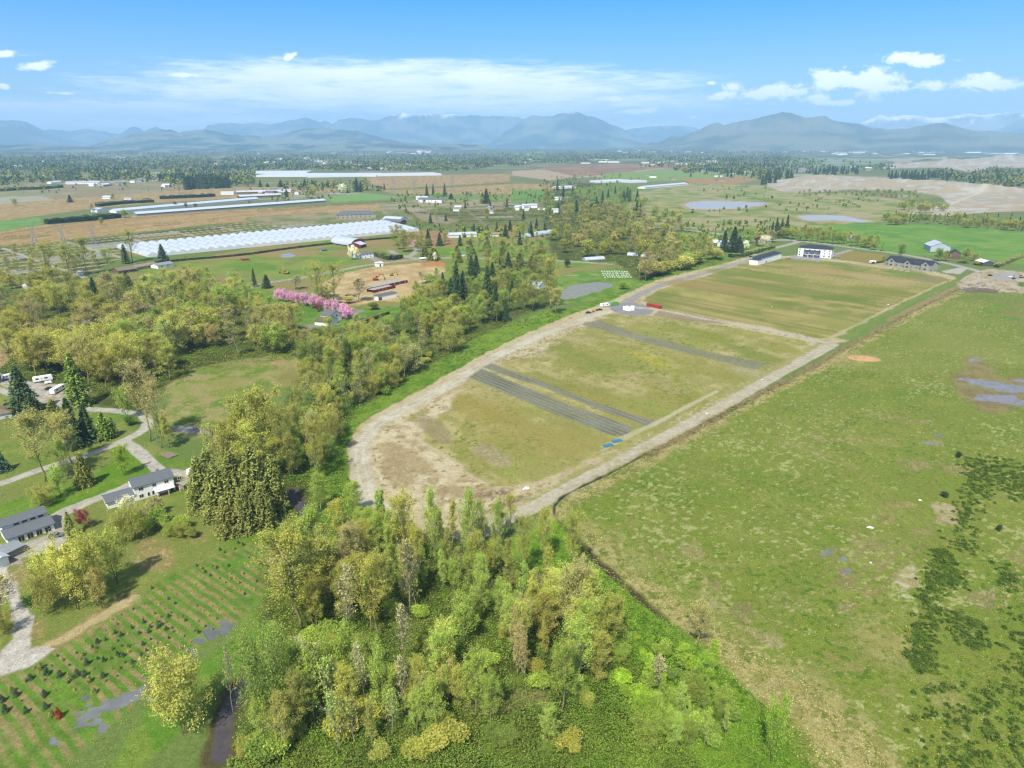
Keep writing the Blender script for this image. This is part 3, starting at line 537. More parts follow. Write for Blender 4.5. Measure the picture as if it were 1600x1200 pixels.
region([(420, 880), (600, 830), (760, 860), (860, 900), (930, 980), (1050, 1100), (1100, 1300), (340, 1300), (400, 1060)], (98, 122, 46), 3, 5, cls='forest_floor', fn=ff)
ribbon([(868, 802), (890, 830), (920, 862), (960, 900), (1000, 935), (1050, 975)], 2.4, (92, 82, 62), .8, 1, dz=-.8)
for b in [(820, 905, 60, 16, -.1), (770, 910, 24, 10, 0), (760, 1100, 80, 30, 0), (830, 1090, 60, 20, 0)]: blob(*b[:4], (190, 170, 136), rot=b[4], soft=1.4, ragged=2.5, op=.6)
# ditch beside the road
D1 = [(858, 800), (872, 782), (900, 764), (950, 737), (1000, 711), (1060, 680), (1130, 642), (1200, 604), (1262, 572), (1310, 545), (1360, 518), (1420, 484), (1480, 455), (1520, 438), (1540, 425)]
ribbon([(p[0] + 10, p[1] + 5) for p in D1], 9, (146, 146, 84), 1.5, 2, fn=reed, op=.9)
ribbon([(p[0] + 5, p[1] + 3) for p in D1[4:]], 3.6, (158, 136, 108), 1, 1.2, fn=speck(None, [(104, 104, 62)], [1.4], [.55]))
ribbon([(1380, 500), (1420, 484), (1480, 455), (1520, 436)], 6, (176, 152, 122), 1.5, 2, op=.8)
ribbon([(1320, 528), (1370, 500), (1420, 474), (1470, 450), (1510, 434)], 9, (118, 148, 62), 1.5, 2, op=.85)
ribbon([(866, 800), (868, 788), (885, 772), (915, 757), (950, 740), (1000, 714)], 1.2, (60, 62, 64), .4, .5, cls='stream', dz=-.6, cut=.5)
# puddled mud at the frame's right edge and other scrapes
mud = mixn([(150, 128, 104), (164, 150, 112)], [14, 5], 81)
region([(1480, 590), (1510, 575), (1500, 566), (1520, 558), (1545, 566), (1560, 590), (1600, 590), (1700, 590), (1700, 632), (1600, 634), (1560, 648), (1530, 640), (1500, 615)], (158, 142, 110), 3, 3, fn=mud, op=.85)
for b in [(1535, 598, 66, 9, .15), (1580, 606, 90, 12, .1), (1560, 622, 70, 12, 0), (1640, 612, 90, 22, 0), (1600, 596, 60, 7, .1), (1520, 563, 20, 5, 0), (1590, 628, 60, 8, 0)]: blob(*b[:4], (160, 158, 160), rot=b[4], soft=.4, ragged=3.8, rsc=5, cls='puddle', cut=.45)
for b, c in [((1297, 862, 34, 12, -.3), (150, 136, 110)), ((1320, 885, 16, 9, -.6), (150, 140, 120)), ((1355, 855, 26, 14, -.4), (166, 144, 110)), ((1325, 910, 22, 34, .5), (156, 138, 104)), ((1418, 905, 40, 30, 0), (186, 168, 138)), ((1399, 913, 9, 7, 0), (232, 222, 204)), ((1410, 918, 8, 9, 0), (232, 222, 204)), ((1417, 936, 12, 10, 0), (234, 224, 208)), ((1424, 898, 24, 8, .2), (220, 206, 184)), ((1478, 800, 20, 22, .3), (222, 208, 188)), ((1414, 945, 30, 12, 0), (176, 160, 128)), ((1545, 935, 34, 30, 0), (164, 146, 116)), ((1386, 805, 26, 18, .2), (174, 152, 114)),
             ((1430, 727, 56, 14, .15), (166, 150, 114)), ((1326, 724, 36, 6, .5), (190, 176, 124)), ((1276, 685, 20, 8, .3), (176, 156, 124)), ((1478, 805, 34, 34, .3), (186, 168, 136)), ((1466, 690, 24, 7, 0), (176, 160, 134)), ((1600, 870, 30, 20, 0), (170, 150, 120)), ((1080, 862, 40, 16, .3), (170, 156, 116)), ((1160, 955, 50, 14, .6), (150, 134, 104)), ((1120, 915, 40, 14, .6), (156, 142, 104)), ((1400, 795, 50, 10, -.2), (170, 152, 110)), ((1190, 990, 60, 18, .6), (178, 160, 126)),
             ((1440, 832, 30, 10, .1), (172, 156, 118)), ((1405, 655, 100, 10, .1), (158, 150, 96)), ((1250, 700, 80, 10, .3), (160, 158, 100)), ((1500, 735, 70, 16, .1), (164, 150, 104)), ((1360, 690, 120, 8, .1), (160, 158, 96)), ((1350, 935, 70, 10, -.6), (164, 144, 106)), ((1380, 880, 60, 10, -.7), (160, 144, 106)), ((1230, 940, 60, 26, .3), (148, 156, 92))]:
    blob(*b[:4], c, rot=b[4], soft=1.6, ragged=4.2, rsc=5, op=.72, fn=speck(None, [(204, 190, 160), (128, 142, 72)], [.9, 1.5], [.62, .64]))
for b in [(1293, 864, 22, 8, -.3), (1323, 892, 12, 10, 0), (1318, 873, 12, 6, -.6), (1112, 947, 4, 2, 0), (1450, 693, 22, 4, .1), (1466, 680, 16, 4, .1)]: blob(*b[:4], (146, 152, 160), rot=b[4], soft=.3, ragged=.8, rsc=3, cls='puddle', cut=.45)
ribbon([(1210, 670), (1260, 690), (1300, 715), (1350, 745), (1390, 775), (1430, 800), (1460, 830)], 1.2, (160, 150, 100), .5, .6, op=.6)
for k in range(5): ribbon([(1270 + k * 26, 915 + k * 3), (1300 + k * 26, 880 + k * 3), (1340 + k * 26, 838 + k * 3)], 1.2, (152, 140, 100), .5, .6, op=.5)
for ln in [[(900, 800), (1000, 850), (1120, 880), (1260, 870), (1400, 830)], [(904, 803), (1004, 853), (1124, 883), (1262, 873), (1402, 833)], [(1130, 660), (1250, 700), (1380, 790), (1470, 860)], [(1320, 545), (1420, 560), (1520, 640), (1600, 680)], [(1324, 543), (1426, 558), (1526, 637), (1604, 676)], [(1010, 715), (1180, 760), (1300, 860), (1380, 1000), (1400, 1140)], [(1200, 620), (1340, 610), (1480, 600)]]: ribbon(ln, 1.0, (158, 160, 98), .5, .7, op=.5)
# yard with rubble beyond the pasture corner
region([(1495, 440), (1520, 425), (1545, 420), (1600, 425), (1750, 432), (1750, 455), (1600, 458), (1540, 454), (1505, 456)], (200, 180, 154), 1, 2, cls='gravel_yard', fn=speck(mixn([(186, 160, 130), (210, 200, 186)], [20, 8], 91), [(150, 140, 132)], [3], [.66]))
region([(1500, 452), (1520, 449), (1560, 453), (1555, 458), (1510, 457)], (120, 104, 96), 1, 2, op=.8); blob(1575, 432, 60, 12, (180, 184, 190), soft=1, ragged=2, op=.7); blob(1597, 444, 14, 8, (112, 136, 58), soft=.6, ragged=1)
region([(1470, 424), (1500, 418), (1512, 420), (1500, 428), (1480, 427)], (206, 200, 192), .8, .6, cls='gravel_yard')
# --- relief
Z += (fbm(X, Y, 14, 101, 2) - .5) * .35 * sstep(1500, 500, Y)
def hill(px, py, rx, ry, h, s=0):
    global Z
    cx, cy = at(px, py); q = np.exp(-(((X - cx) / rx) ** 2 + ((Y - cy) / ry) ** 2)); Z += h * q * (.6 + .8 * fbm(X, Y, min(rx, ry) * .5, s, 3))
for i, a in enumerate([(1400, 290, 220, 60, 20), (1300, 284, 160, 60, 14), (1530, 300, 150, 60, 20), (1350, 282, 60, 40, 12), (1460, 296, 70, 40, 14), (1240, 290, 50, 30, 8), (1500, 255, 300, 120, 26), (1580, 250, 260, 120, 36), (1250, 284, 90, 40, 6), (1440, 254, 200, 80, 18), (1565, 478, 22, 18, 2.4), (1530, 470, 18, 12, 1.6), (440, 283, 60, 50, 9), (1420, 400, 8, 6, 0)]): hill(*a, s=i)
# --- assemble: every face goes to the surface it belongs to
idx = np.arange(NR * NCc).reshape(NR, NCc)
Q = np.stack([idx[:-1, :-1], idx[:-1, 1:], idx[1:, 1:], idx[1:, :-1]], -1).reshape(-1, 4)
isw = np.isin(CLS, [CI['stream'], CI['pond'], CI['puddle']])
Z[isw] = np.minimum(Z[isw], .0) - .02
QC = CLS[Q[:, 0]]; TM = attr_mat('terrain_surface'); WM = attr_mat('still_water', .26, water=True, spec=.16)
ZG = Z.reshape(NR, NCc)
def zat(x, y):
    r = np.clip(np.searchsorted(rowY, y) , 1, NR - 1); f = (y - rowY[r - 1]) / (rowY[r] - rowY[r - 1])
    t = x / (y * cos(PITCH) + HC * sin(PITCH)); c = int(np.clip(np.searchsorted(tcols, t), 1, NCc - 1))
    return float(ZG[r - 1, c] * (1 - f) + ZG[r, c] * f)
VTX = np.c_[X, Y, Z]
for ci_, nm in enumerate(CLASSES):
    q = Q[QC == ci_]
    if len(q) == 0: continue
    u, inv = np.unique(q, return_inverse=True); v = VTX[u]; c = COL[u]; q = inv.reshape(-1, 4)
    if nm == 'ground':   # a wide apron behind the camera and beyond the sides, a little lower
        k = len(v); v = np.vstack([v, [(-60000, -9000, -1.5), (60000, -9000, -1.5), (60000, 33000, -1.5), (-60000, 33000, -1.5)]]); c = np.vstack([c, [A(118, 134, 74)] * 4]); q = np.vstack([q, [(k, k + 1, k + 2, k + 3)]])
    o = link(bpy.data.objects.new(nm, np_mesh(nm, v, q, [WM if nm in ('stream', 'pond', 'puddle') else TM], colors=c, smooth=True))); tag(o, kind='structure')
# ------------------------------------------------------------------ mountain ranges (height fields tens of kilometres away)
def range_(name, prof, D, depth, seed, cols, snow=None, rough=.28):
    prof = sorted(prof); px = np.array([p[0] for p in prof], float); py = np.array([p[1] for p in prof], float)
    n = int((px[-1] - px[0]) / 1.3) + 2; m = 30
    xs = np.linspace(px[0], px[-1], n); ys = np.interp(xs, px, py)
    jag = (fbm(xs, xs * 0, 9, seed, 4) - .5) * 3.0; ys = ys + jag
    th = []; el_ = []
    for a, b in zip(xs, ys):
        d = unproj(a, b); th.append(math.atan2(d[0], d[1])); el_.append(d[2] / math.hypot(d[0], d[1]))
    th = np.array(th); top = np.maximum(HC + D * np.array(el_), 8)
    r = np.linspace(-1, 1, m); R = D + r[None, :] * depth
    xx = R * np.sin(th)[:, None]; yy = R * np.cos(th)[:, None]
    base = np.clip(1 - np.abs(r), 0, 1)[None, :] ** 1.15
    nz = fbm(xx.ravel(), yy.ravel(), depth * .45, seed + 5, 5).reshape(n, m); rid = 1 - np.abs(nz - .5) * 3.2
    zz = base * (1 - rough + rough * rid) * (base > 0); zz = zz / zz.max(1, keepdims=True) * top[:, None]
    zz[:, 0] = zz[:, -1] = -1.2
    idx = np.arange(n * m).reshape(n, m); q = np.stack([idx[:-1, :-1], idx[1:, :-1], idx[1:, 1:], idx[:-1, 1:]], -1).reshape(-1, 4)
    w = sstep(.35, .65, fbm(xx.ravel(), yy.ravel(), depth * .16, seed + 9, 4))[:, None]; c = np.array(cols[0]) * (1 - w) + np.array(cols[1]) * w
    if snow:
        hr = (zz / top.max()).ravel(); k = sstep(snow, snow + .12, hr + (fbm(xx.ravel(), yy.ravel(), depth * .16, seed + 3, 3) - .5) * .5)[:, None]; c = c * (1 - k) + .75 * k
    o = link(bpy.data.objects.new(name, np_mesh(name, np.c_[xx.ravel(), yy.ravel(), zz.ravel()], q, [MTM], colors=c, smooth=True))); tag(o, kind='structure')
MTM = attr_mat('mountain_forest')
GR = ((.02, .045, .03), (.13, .15, .10))
range_('mountains', [(1300, 226), (1330, 208), (1345, 192), (1365, 184), (1375, 178), (1390, 183), (1410, 180), (1430, 180), (1460, 184), (1490, 182), (1510, 178), (1540, 180), (1570, 176), (1600, 178), (1680, 180), (1800, 192)], 27500, 3500, 1, ((.16, .18, .17), (.26, .27, .26)), .80)
range_('mountains', [(40, 226), (60, 207), (75, 202), (110, 205), (136, 201), (150, 204), (185, 209), (230, 212), (290, 222)], 27500, 3500, 2, GR)
range_('mountains', [(930, 222), (960, 206), (990, 201), (1015, 198), (1040, 196), (1070, 197), (1088, 200), (1110, 212), (1130, 224)], 26500, 3500, 3, GR)
range_('mountains', [(300, 224), (318, 204), (325, 196), (345, 192), (360, 192), (380, 193), (400, 191), (420, 194), (440, 192), (455, 187), (478, 183), (492, 188), (500, 191), (507, 188), (520, 194), (530, 187), (545, 184), (565, 186), (590, 189), (600, 184), (620, 179), (629, 176), (645, 181), (660, 178), (675, 177), (690, 180), (710, 179), (720, 183), (738, 179), (755, 182), (790, 182), (805, 182), (822, 188), (835, 190), (850, 200), (900, 222)], 25000, 4000, 4, GR, .92)
range_('mountains', [(760, 224), (800, 200), (820, 186), (832, 181), (850, 182), (865, 178), (880, 177), (900, 175), (910, 178), (930, 184), (945, 189), (955, 195), (970, 199), (985, 208), (1000, 216), (1030, 225)], 21000, 4000, 5, GR, .94)
range_('mountains', [(-300, 190), (-100, 185), (-50, 188), (0, 188), (30, 187), (40, 190), (60, 200), (85, 210), (110, 218), (150, 227)], 25000, 5000, 6, GR)
range_('mountains', [(150, 226), (185, 211), (205, 198), (215, 199), (225, 204), (235, 201), (245, 199), (258, 203), (270, 206), (290, 214), (310, 225)], 26000, 3500, 7, GR)
range_('mountains', [(1540, 224), (1555, 207), (1575, 195), (1590, 187), (1600, 184), (1680, 186), (1800, 194)], 25500, 4000, 8, GR)
range_('hills', [(140, 228), (175, 217), (200, 210), (225, 206), (250, 202), (265, 202), (280, 207), (300, 204), (320, 202), (340, 206), (360, 211), (395, 212), (410, 213), (440, 209), (475, 201), (500, 199), (520, 203), (560, 204), (575, 209), (600, 216), (640, 223), (680, 228)], 15500, 3000, 9, GR)
range_('hills', [(990, 228), (1035, 220), (1050, 213), (1075, 210), (1095, 202), (1110, 194), (1120, 191), (1130, 195), (1150, 191), (1165, 188), (1185, 185), (1200, 181), (1222, 176), (1240, 178), (1258, 184), (1275, 182), (1290, 181), (1302, 188), (1340, 192), (1365, 200), (1390, 202), (1420, 200), (1445, 196), (1465, 192), (1480, 193), (1500, 199), (1520, 204), (1550, 205), (1580, 208), (1600, 210), (1750, 214), (1900, 222)], 14500, 3500, 10, ((.05, .075, .045), (.13, .14, .09)))
range_('hills', [(-300, 224), (-100, 222), (0, 226), (150, 229), (400, 226), (600, 223), (760, 226)], 12000, 1500, 11, GR)
# ------------------------------------------------------------------ plant prototypes
def leaf_mat(name, trans=.45, spread=.5, desat=0):
    """leaf colour = the plant's own colour (object colour) varied from spray to spray"""
    m = bpy.data.materials.new(name); m.use_nodes = True; t = m.node_tree; t.nodes.clear(); n = t.nodes.new; l = t.links.new
    oi = n('ShaderNodeObjectInfo'); at_ = n('ShaderNodeAttribute'); at_.attribute_name = 'var'
    r = n('ShaderNodeMapRange'); l(at_.outputs['Fac'], r.inputs[0]); r.inputs[3].default_value = 1 - spread; r.inputs[4].default_value = 1 + spread
    x = n('ShaderNodeMix'); x.data_type = 'RGBA'; x.blend_type = 'MULTIPLY'; x.inputs[0].default_value = 1; l(oi.outputs['Color'], x.inputs[6]); l(r.outputs[0], x.inputs[7])
    hs = n('ShaderNodeHueSaturation'); r2 = n('ShaderNodeMapRange'); l(at_.outputs['Fac'], r2.inputs[0]); r2.inputs[3].default_value = .507; r2.inputs[4].default_value = .49; l(r2.outputs[0], hs.inputs['Hue']); l(x.outputs[2], hs.inputs['Color'])
    d = n('ShaderNodeBsdfDiffuse'); tr = n('ShaderNodeBsdfTranslucent'); mx = n('ShaderNodeMixShader'); mx.inputs[0].default_value = trans
    l(hs.outputs[0], d.inputs[0]); l(hs.outputs[0], tr.inputs[0]); l(d.outputs[0], mx.inputs[1]); l(tr.outputs[0], mx.inputs[2]); o = n('ShaderNodeOutputMaterial'); l(mx.outputs[0], o.inputs[0]); return m
def vcol_leaf(name, trans=.3):
    m = bpy.data.materials.new(name); m.use_nodes = True; t = m.node_tree; t.nodes.clear(); n = t.nodes.new; l = t.links.new
    a = n('ShaderNodeAttribute'); a.attribute_name = 'col'; d = n('ShaderNodeBsdfDiffuse'); tr = n('ShaderNodeBsdfTranslucent'); mx = n('ShaderNodeMixShader'); mx.inputs[0].default_value = trans
    l(a.outputs['Color'], d.inputs[0]); l(a.outputs['Color'], tr.inputs[0]); l(d.outputs[0], mx.inputs[1]); l(tr.outputs[0], mx.inputs[2]); o = n('ShaderNodeOutputMaterial'); l(mx.outputs[0], o.inputs[0]); return m
LEAF = leaf_mat('leaves'); NEEDLE = leaf_mat('needles', .12, .45); VLEAF = vcol_leaf('mixed_foliage'); VNEEDLE = vcol_leaf('far_foliage', .15)
BARK = mat('bark', alb(186, 176, 130), .9, .3, 2.0); PALEBARK = mat('pale_bark', alb(196, 190, 172), .9, .25, 2.0); DARKBARK = mat('dark_bark', alb(112, 96, 78), .9, .3, 2.0)

def quads_at(P, size, r, elong=1.4, up=None):
    """one randomly turned leaf spray per point; returns verts (4n,3)"""
    n = len(P); k = .7 if up is None else up; N_ = r.normal(size=(n, 3)); N_ /= np.linalg.norm(N_, axis=1)[:, None]; N_[:, 2] = np.abs(N_[:, 2]) + k; N_ /= np.linalg.norm(N_, axis=1)[:, None]
    a = np.cross(N_, r.normal(size=(n, 3))); a /= np.linalg.norm(a, axis=1)[:, None] + 1e-9; b = np.cross(N_, a)
    s = (size * (r.uniform(.6, 1.35, n)))[:, None] if np.isscalar(size) else (size * r.uniform(.6, 1.35, n))[:, None]
    e = s * elong * .5; w = s * .5 / elong
    return np.stack([P - a * e, P + b * w, P + a * e, P - b * w], 1).reshape(-1, 3)
def leaf_mesh(name, P, size, r, material, V, elong=1.7, up=None):
    v = quads_at(P, size, r, elong, up); q = np.arange(len(v)).reshape(-1, 4)
    return np_mesh(name, v, q, [material], var=np.repeat(np.clip(V, 0, 1), 4))
def unit(v): return v / (np.linalg.norm(v) + 1e-9)
PROTO = {}
def proto(kind, crown_me, trunk_mb, bark, hgt, rad):
    tm = bpy.data.meshes.new('trunk'); tm.from_pydata(trunk_mb.v, [], trunk_mb.f); tm.materials.append(bark); tm.polygons.foreach_set('use_smooth', [True] * len(tm.polygons)); tm.update()
    PROTO.setdefault(kind, []).append((crown_me, tm, hgt, rad))
def broadleaf(kind, seed, H=16, R=4.5, base=.3, limbs=22, elev=.6, nleaf=6500, lsize=.42, shape=None, bark=BARK, sub=5, twigs=4, fork=1, sparse=.55, lean=.0, bare=0.0, r0=.011):
    r = np.random.default_rng(seed); mb = MB(); ends = []; shape = shape or (lambda t: sin(pi * min(1, max(0, t)) ** .8) ** .6)
    for fk in range(fork):
        fa = 2 * pi * fk / max(1, fork) + r.uniform(0, 1); sp = (0 if fork == 1 else R * .38)
        px = [np.array((0, 0, -.6)) + (np.array((cos(fa), sin(fa), 0)) * .25 * (fork > 1))]; wob = np.zeros(3)
        for i in range(1, 9):
            t = i / 8; wob = wob + np.append(r.normal(size=2) * H * .010, 0)
            px.append(np.array((cos(fa) * sp * t ** .8 + lean * H * t, sin(fa) * sp * t ** .8, H * .96 * t * (1 - .08 * (fork > 1) * r.uniform()))) + wob)
        mb.tube(px, [H * r0 * (1 - .88 * (i / 8)) / (fork ** .4) + .02 for i in range(9)], 6)
        for k in range(limbs // fork):
            t = base + (1 - base) * ((k + r.uniform()) / (limbs // fork)) ** .9; t = min(t, .97); f = t * 8; i0 = int(min(7, f)); p = px[i0] * (1 - f + i0) + px[i0 + 1] * (f - i0)
            a = k * 2.4 + r.uniform(-.5, .5) + fa; L_ = R * shape((t - base) / (1 - base)) * r.uniform(.7, 1.12) * (1 if fork == 1 else .75); e = elev * (1 + .5 * t)
            d = np.array((cos(a) * cos(e), sin(a) * cos(e), sin(e))); pts = [p]; 
            for j in range(4): d = unit(d + r.normal(size=3) * .13 + np.array((0, 0, .06))); pts.append(pts[-1] + d * L_ / 4 / max(.5, cos(e)) )
            mb.tube(pts, [max(.03, H * .0042 * (1 - t * .5)) * (1 - j * .2) + .012 for j in range(5)], 4)
            for s in range(sub):
                u = .3 + .7 * (s + r.uniform()) / sub; g = u * 4; g0 = int(min(3, g)); q = pts[g0] * (1 - g + g0) + pts[g0 + 1] * (g - g0)
                d2 = unit(d + r.normal(size=3) * .7 + np.array((0, 0, .15))); l2 = L_ * .34 * r.uniform(.6, 1.3) + .3; q2 = q + d2 * l2
                mb.tube([q, q + d2 * l2 * .5 + r.normal(size=3) * .08, q2], [.045, .03, .015], 3)
                for w in range(twigs):
                    d3 = unit(d2 + r.normal(size=3) * .6); q3 = q + (q2 - q) * r.uniform(.3, 1) ; q4 = q3 + d3 * l2 * r.uniform(.4, .8)
                    mb.tube([q3, q4], [.03, .014], 3)
                    ends.append((q3, q4, r.uniform()))
    E = np.array([np.r_[a, b, c] for a, b, c in ends]); keep = r.uniform(size=len(E)) > bare; E = E[keep]
    if nleaf:
        k = r.integers(0, len(E), nleaf); u = r.uniform(0, 1.15, nleaf)[:, None]
        P = E[k, :3] * (1 - u) + E[k, 3:6] * u + r.normal(size=(nleaf, 3)) * sparse * .5; V = .25 * E[k, 6] + .75 * r.uniform(size=nleaf)
        me = leaf_mesh('crown', P, lsize, r, LEAF, V)
    else: me = None
    proto(kind, me, mb, bark, H, R)
def conifer(kind, seed, H=20, R=4, levels=26, nper=9, droop=.35, lsize=.55, dens=10, base=.06, pw=.9, spr=.35):
    r = np.random.default_rng(seed); mb = MB(); mb.tube([(0, 0, -.5), (0, 0, H * .5), (0, 0, H * .98)], [H * .013, H * .008, .03], 6); P = []; V = []
    for k in range(levels):
        t = base + (1 - base) * (k / levels) ** .95; z = t * H; rad = R * (1 - t) ** pw * r.uniform(.8, 1.1) + .15; n = max(4, int(nper * (1.15 - t * .5)))
        for j in range(n):
            a = 2 * pi * (j + r.uniform(-.35, .35)) / n + k; L_ = rad * r.uniform(.72, 1.12); v0 = r.uniform()
            if L_ > 1: mb.tube([(0, 0, z), (cos(a) * L_ * .8, sin(a) * L_ * .8, z - droop * L_ * .55)], [.05, .015], 3)
            m = int(dens * (.5 + L_ / R)) + 1; u = np.sqrt(r.uniform(0.02, 1, m)); w = r.normal(size=m) * L_ * .13 * (1.25 - u)
            x = cos(a) * L_ * u - sin(a) * w; y = sin(a) * L_ * u + cos(a) * w; zz = z - droop * L_ * u ** 1.5 + r.normal(size=m) * spr * .5
            P.append(np.c_[x, y, zz]); V.append(np.clip(v0 * .4 + .6 * r.uniform(size=m), 0, 1))
    P = np.vstack(P); V = np.concatenate(V); proto(kind, leaf_mesh('crown', P, lsize, r, NEEDLE, V, 1.8, .5), mb, DARKBARK, H, R)
def bush(kind, seed, H=3, R=2.2, n=1600, lsize=.3, m_=LEAF, stems=7, low=0):
    r = np.random.default_rng(seed); mb = MB(); C = []
    for s in range(stems):
        a = r.uniform(0, 2 * pi); q = np.array((cos(a) * R * .6 * r.uniform(.3, 1), sin(a) * R * .6 * r.uniform(.3, 1), H * r.uniform(.5, .85))); mb.tube([(q[0] * .12, q[1] * .12, -.3), q * .55, q], [.09, .06, .02], 4); C.append(np.r_[q, R * r.uniform(.38, .6), r.uniform()])
    C = np.array(C); k = r.integers(0, len(C), n); d = r.normal(size=(n, 3)); d /= np.linalg.norm(d, axis=1)[:, None]; d *= (r.uniform(size=n) ** .4)[:, None]
    P = C[k, :3] + d * C[k, 3:4] * np.array((1, 1, .75 * H / (R * 1.2))); P[:, 2] = np.where(P[:, 2] < .05, r.uniform(.05, .8, n), P[:, 2]); proto(kind, leaf_mesh('crown', P, lsize, r, m_, C[k, 4] * .4 + .6 * r.uniform(size=n)), mb, BARK, H, R)

for s in (1, 2, 3): broadleaf('cottonwood_tree', s, 20, 4.6, .28, 30, .75, 7200, .20, lambda t: (sin(pi * min(1, t * .9 + .12)) ** .7), sub=5, twigs=4, sparse=.7)
for s in (11, 12, 13): broadleaf('maple_tree', s, 13, 5.6, .2, 30, .42, 9000, .23, lambda t: (1 - t * .62) ** .7 * (.65 + .35 * min(1, t * 4)), sub=5, twigs=5, fork=2, sparse=.8, bark=DARKBARK)
for s in (21, 22, 23): broadleaf('alder_tree', s, 15, 3.8, .12, 28, .7, 7000, .20, lambda t: (1 - t) ** .45 * (.6 + .4 * min(1, t * 3)), sub=4, twigs=4, sparse=.8, bark=PALEBARK)
for s in (31, 32): broadleaf('poplar_tree', s, 14, 2.0, .16, 34, 1.0, 4200, .19, lambda t: (1 - t * .6) ** .8, sub=3, twigs=3, sparse=.4, bark=PALEBARK, r0=.009)
for s in (41, 42, 43): broadleaf('willow_tree', s, 9, 5.2, .06, 36, .55, 8000, .22, lambda t: (1 - t * .5) ** .6, sub=5, twigs=4, fork=4, sparse=.9)
for s in (51, 52): broadleaf('bare_tree', s, 14, 2.8, .3, 26, .8, 700, .3, lambda t: (1 - t) ** .5, sub=5, twigs=4, bark=PALEBARK, sparse=.5, lean=.08)
for s in (61, 62): broadleaf('cherry_tree', s, 6, 4.2, .2, 26, .35, 5200, .24, lambda t: (1 - t * .5), sub=5, twigs=4, fork=2, sparse=.6, bark=DARKBARK)
for s in (71, 72, 73): conifer('fir_tree', s, 22, 4.4, 30, 10, .34, .62, 11)
for s in (76, 77): conifer('cedar_tree', s, 14, 4.2, 26, 13, .45, .5, 14, .02, .55, .7)
for s in (81, 82): conifer('small_conifer', s, 2.4, .95, 11, 9, .2, .22, 6, .02, .85, .1)
for s in (83, 84): conifer('spruce_tree', s, 9, 2.6, 20, 10, .25, .42, 9, .03, .85, .3)
for s in (91, 92): conifer('slim_fir_tree', s, 24, 3.0, 30, 8, .4, .6, 9, .1, .7)
for s in (101, 102, 103): bush('shrub', s, 3, 2.4, 2800, .21)
def light(kind, new, ratio, grow):
    """sparser copies of a kind for trees far off"""
    for c, t, h, rr in list(PROTO[kind]):
        n = len(c.polygons); v = np.empty(len(c.vertices) * 3, np.float32); c.vertices.foreach_get('co', v); v = v.reshape(-1, 4, 3); va = np.empty(len(c.vertices), np.float32); c.attributes['var'].data.foreach_get('value', va)
        k = np.random.default_rng(5).choice(n, int(n * ratio), False); v = v[k]; m = v.mean(1, keepdims=True); v = m + (v - m) * grow; va = va.reshape(-1, 4)[k].ravel()
        PROTO.setdefault(new, []).append((np_mesh('crown', v.reshape(-1, 3), np.arange(len(k) * 4).reshape(-1, 4), [c.materials[0]], var=va), t, h, rr))
for k_ in ('cottonwood_tree', 'maple_tree', 'alder_tree', 'fir_tree', 'willow_tree', 'cedar_tree'): light(k_, k_ + '~', .25, 2.1)

TREES = []     # (kind, label stem, group, root)
TINT = dict(olive=(146, 146, 74), yellow=(162, 164, 88), gold=(158, 154, 96), lime=(138, 156, 78), green=(128, 144, 68), deep=(106, 126, 62), brown=(150, 142, 98), tan=(172, 164, 124), dark=(64, 82, 56), blue=(72, 94, 78), moss=(106, 112, 62), pink=(192, 150, 184), red=(120, 50, 66), purple=(104, 62, 78), white=(206, 204, 190), grey=(148, 146, 104), bright=(130, 154, 58), dull=(136, 138, 74))
GAIN = 3.8
def plant(kind, x, y, h, w=None, tint='olive', label=None, cat=None, group=None, name=None, z=None, jit=.04, var=None):
    P = PROTO[kind]; c, t, ph, pr = P[(var if var is not None else random.randrange(len(P))) % len(P)]; k = kind.rstrip('~'); name = name or k
    s = h / ph; ws = (w / 2 / pr) if w else s * random.uniform(.9, 1.12)
    r = empty(name, x, y, (zat(x, y) if z is None else z) - .05, random.uniform(0, 6.28), (ws, ws, s))
    rgb = np.array(lin(TINT[tint])) * (1.0, 1.01, .87) / KALB * GAIN * (1 + np.array([random.uniform(-jit, jit) for _ in range(3)])) * random.uniform(.9, 1.1)
    if c is not None:
        o = link(bpy.data.objects.new('crown', c), r); o.color = (*rgb.tolist(), 1)
    link(bpy.data.objects.new('trunk', t), r)
    tag(r, label, cat or ('shrub' if k == 'shrub' else 'tree'), group); TREES.append(r); return r
def tree(kind, px, py, top, wpx=None, tint='olive', label=None, group=None, **k):
    """px,py: foot in the photograph; top: image row of its tip; wpx: crown width in photo pixels"""
    x, y = at(px, py); return plant(kind, x, y, max(1.0, height_to(px, py, top) * .97), wpx * mpp(px, py) if wpx else None, tint, label, None, group, **k)
# ------------------------------------------------------------------ buildings
MT = {}
def mt(key, c, rough=.7, vary=.1, ns=.6, **k):
    if key not in MT: MT[key] = mat(key, c, rough, vary, ns, **k)
    return MT[key]
WHITE = mt('white_siding', (.78, .78, .76), .6, .05, 1.5); OFFW = mt('weathered_white_siding', (.62, .61, .57), .7, .12, 1.2); SLATE = mt('grey_shingles', alb(128, 134, 146), .85, .18, 2.5); DSLATE = mt('dark_shingles', alb(70, 76, 92), .8, .15, 2.0)
METAL = mt('pale_metal_roofing', (.40, .44, .50), .45, .08, .5); GREYM = mt('grey_metal_roofing', alb(176, 182, 190), .5, .1, .5); BROWNR = mt('brown_shingles', alb(160, 142, 128), .85, .2, 2); REDP = mt('red_painted_board', alb(150, 52, 54), .7, .15, 1); GLASS = mt('window_glass', (.02, .025, .03), .15, .2, 1, spec=.6)
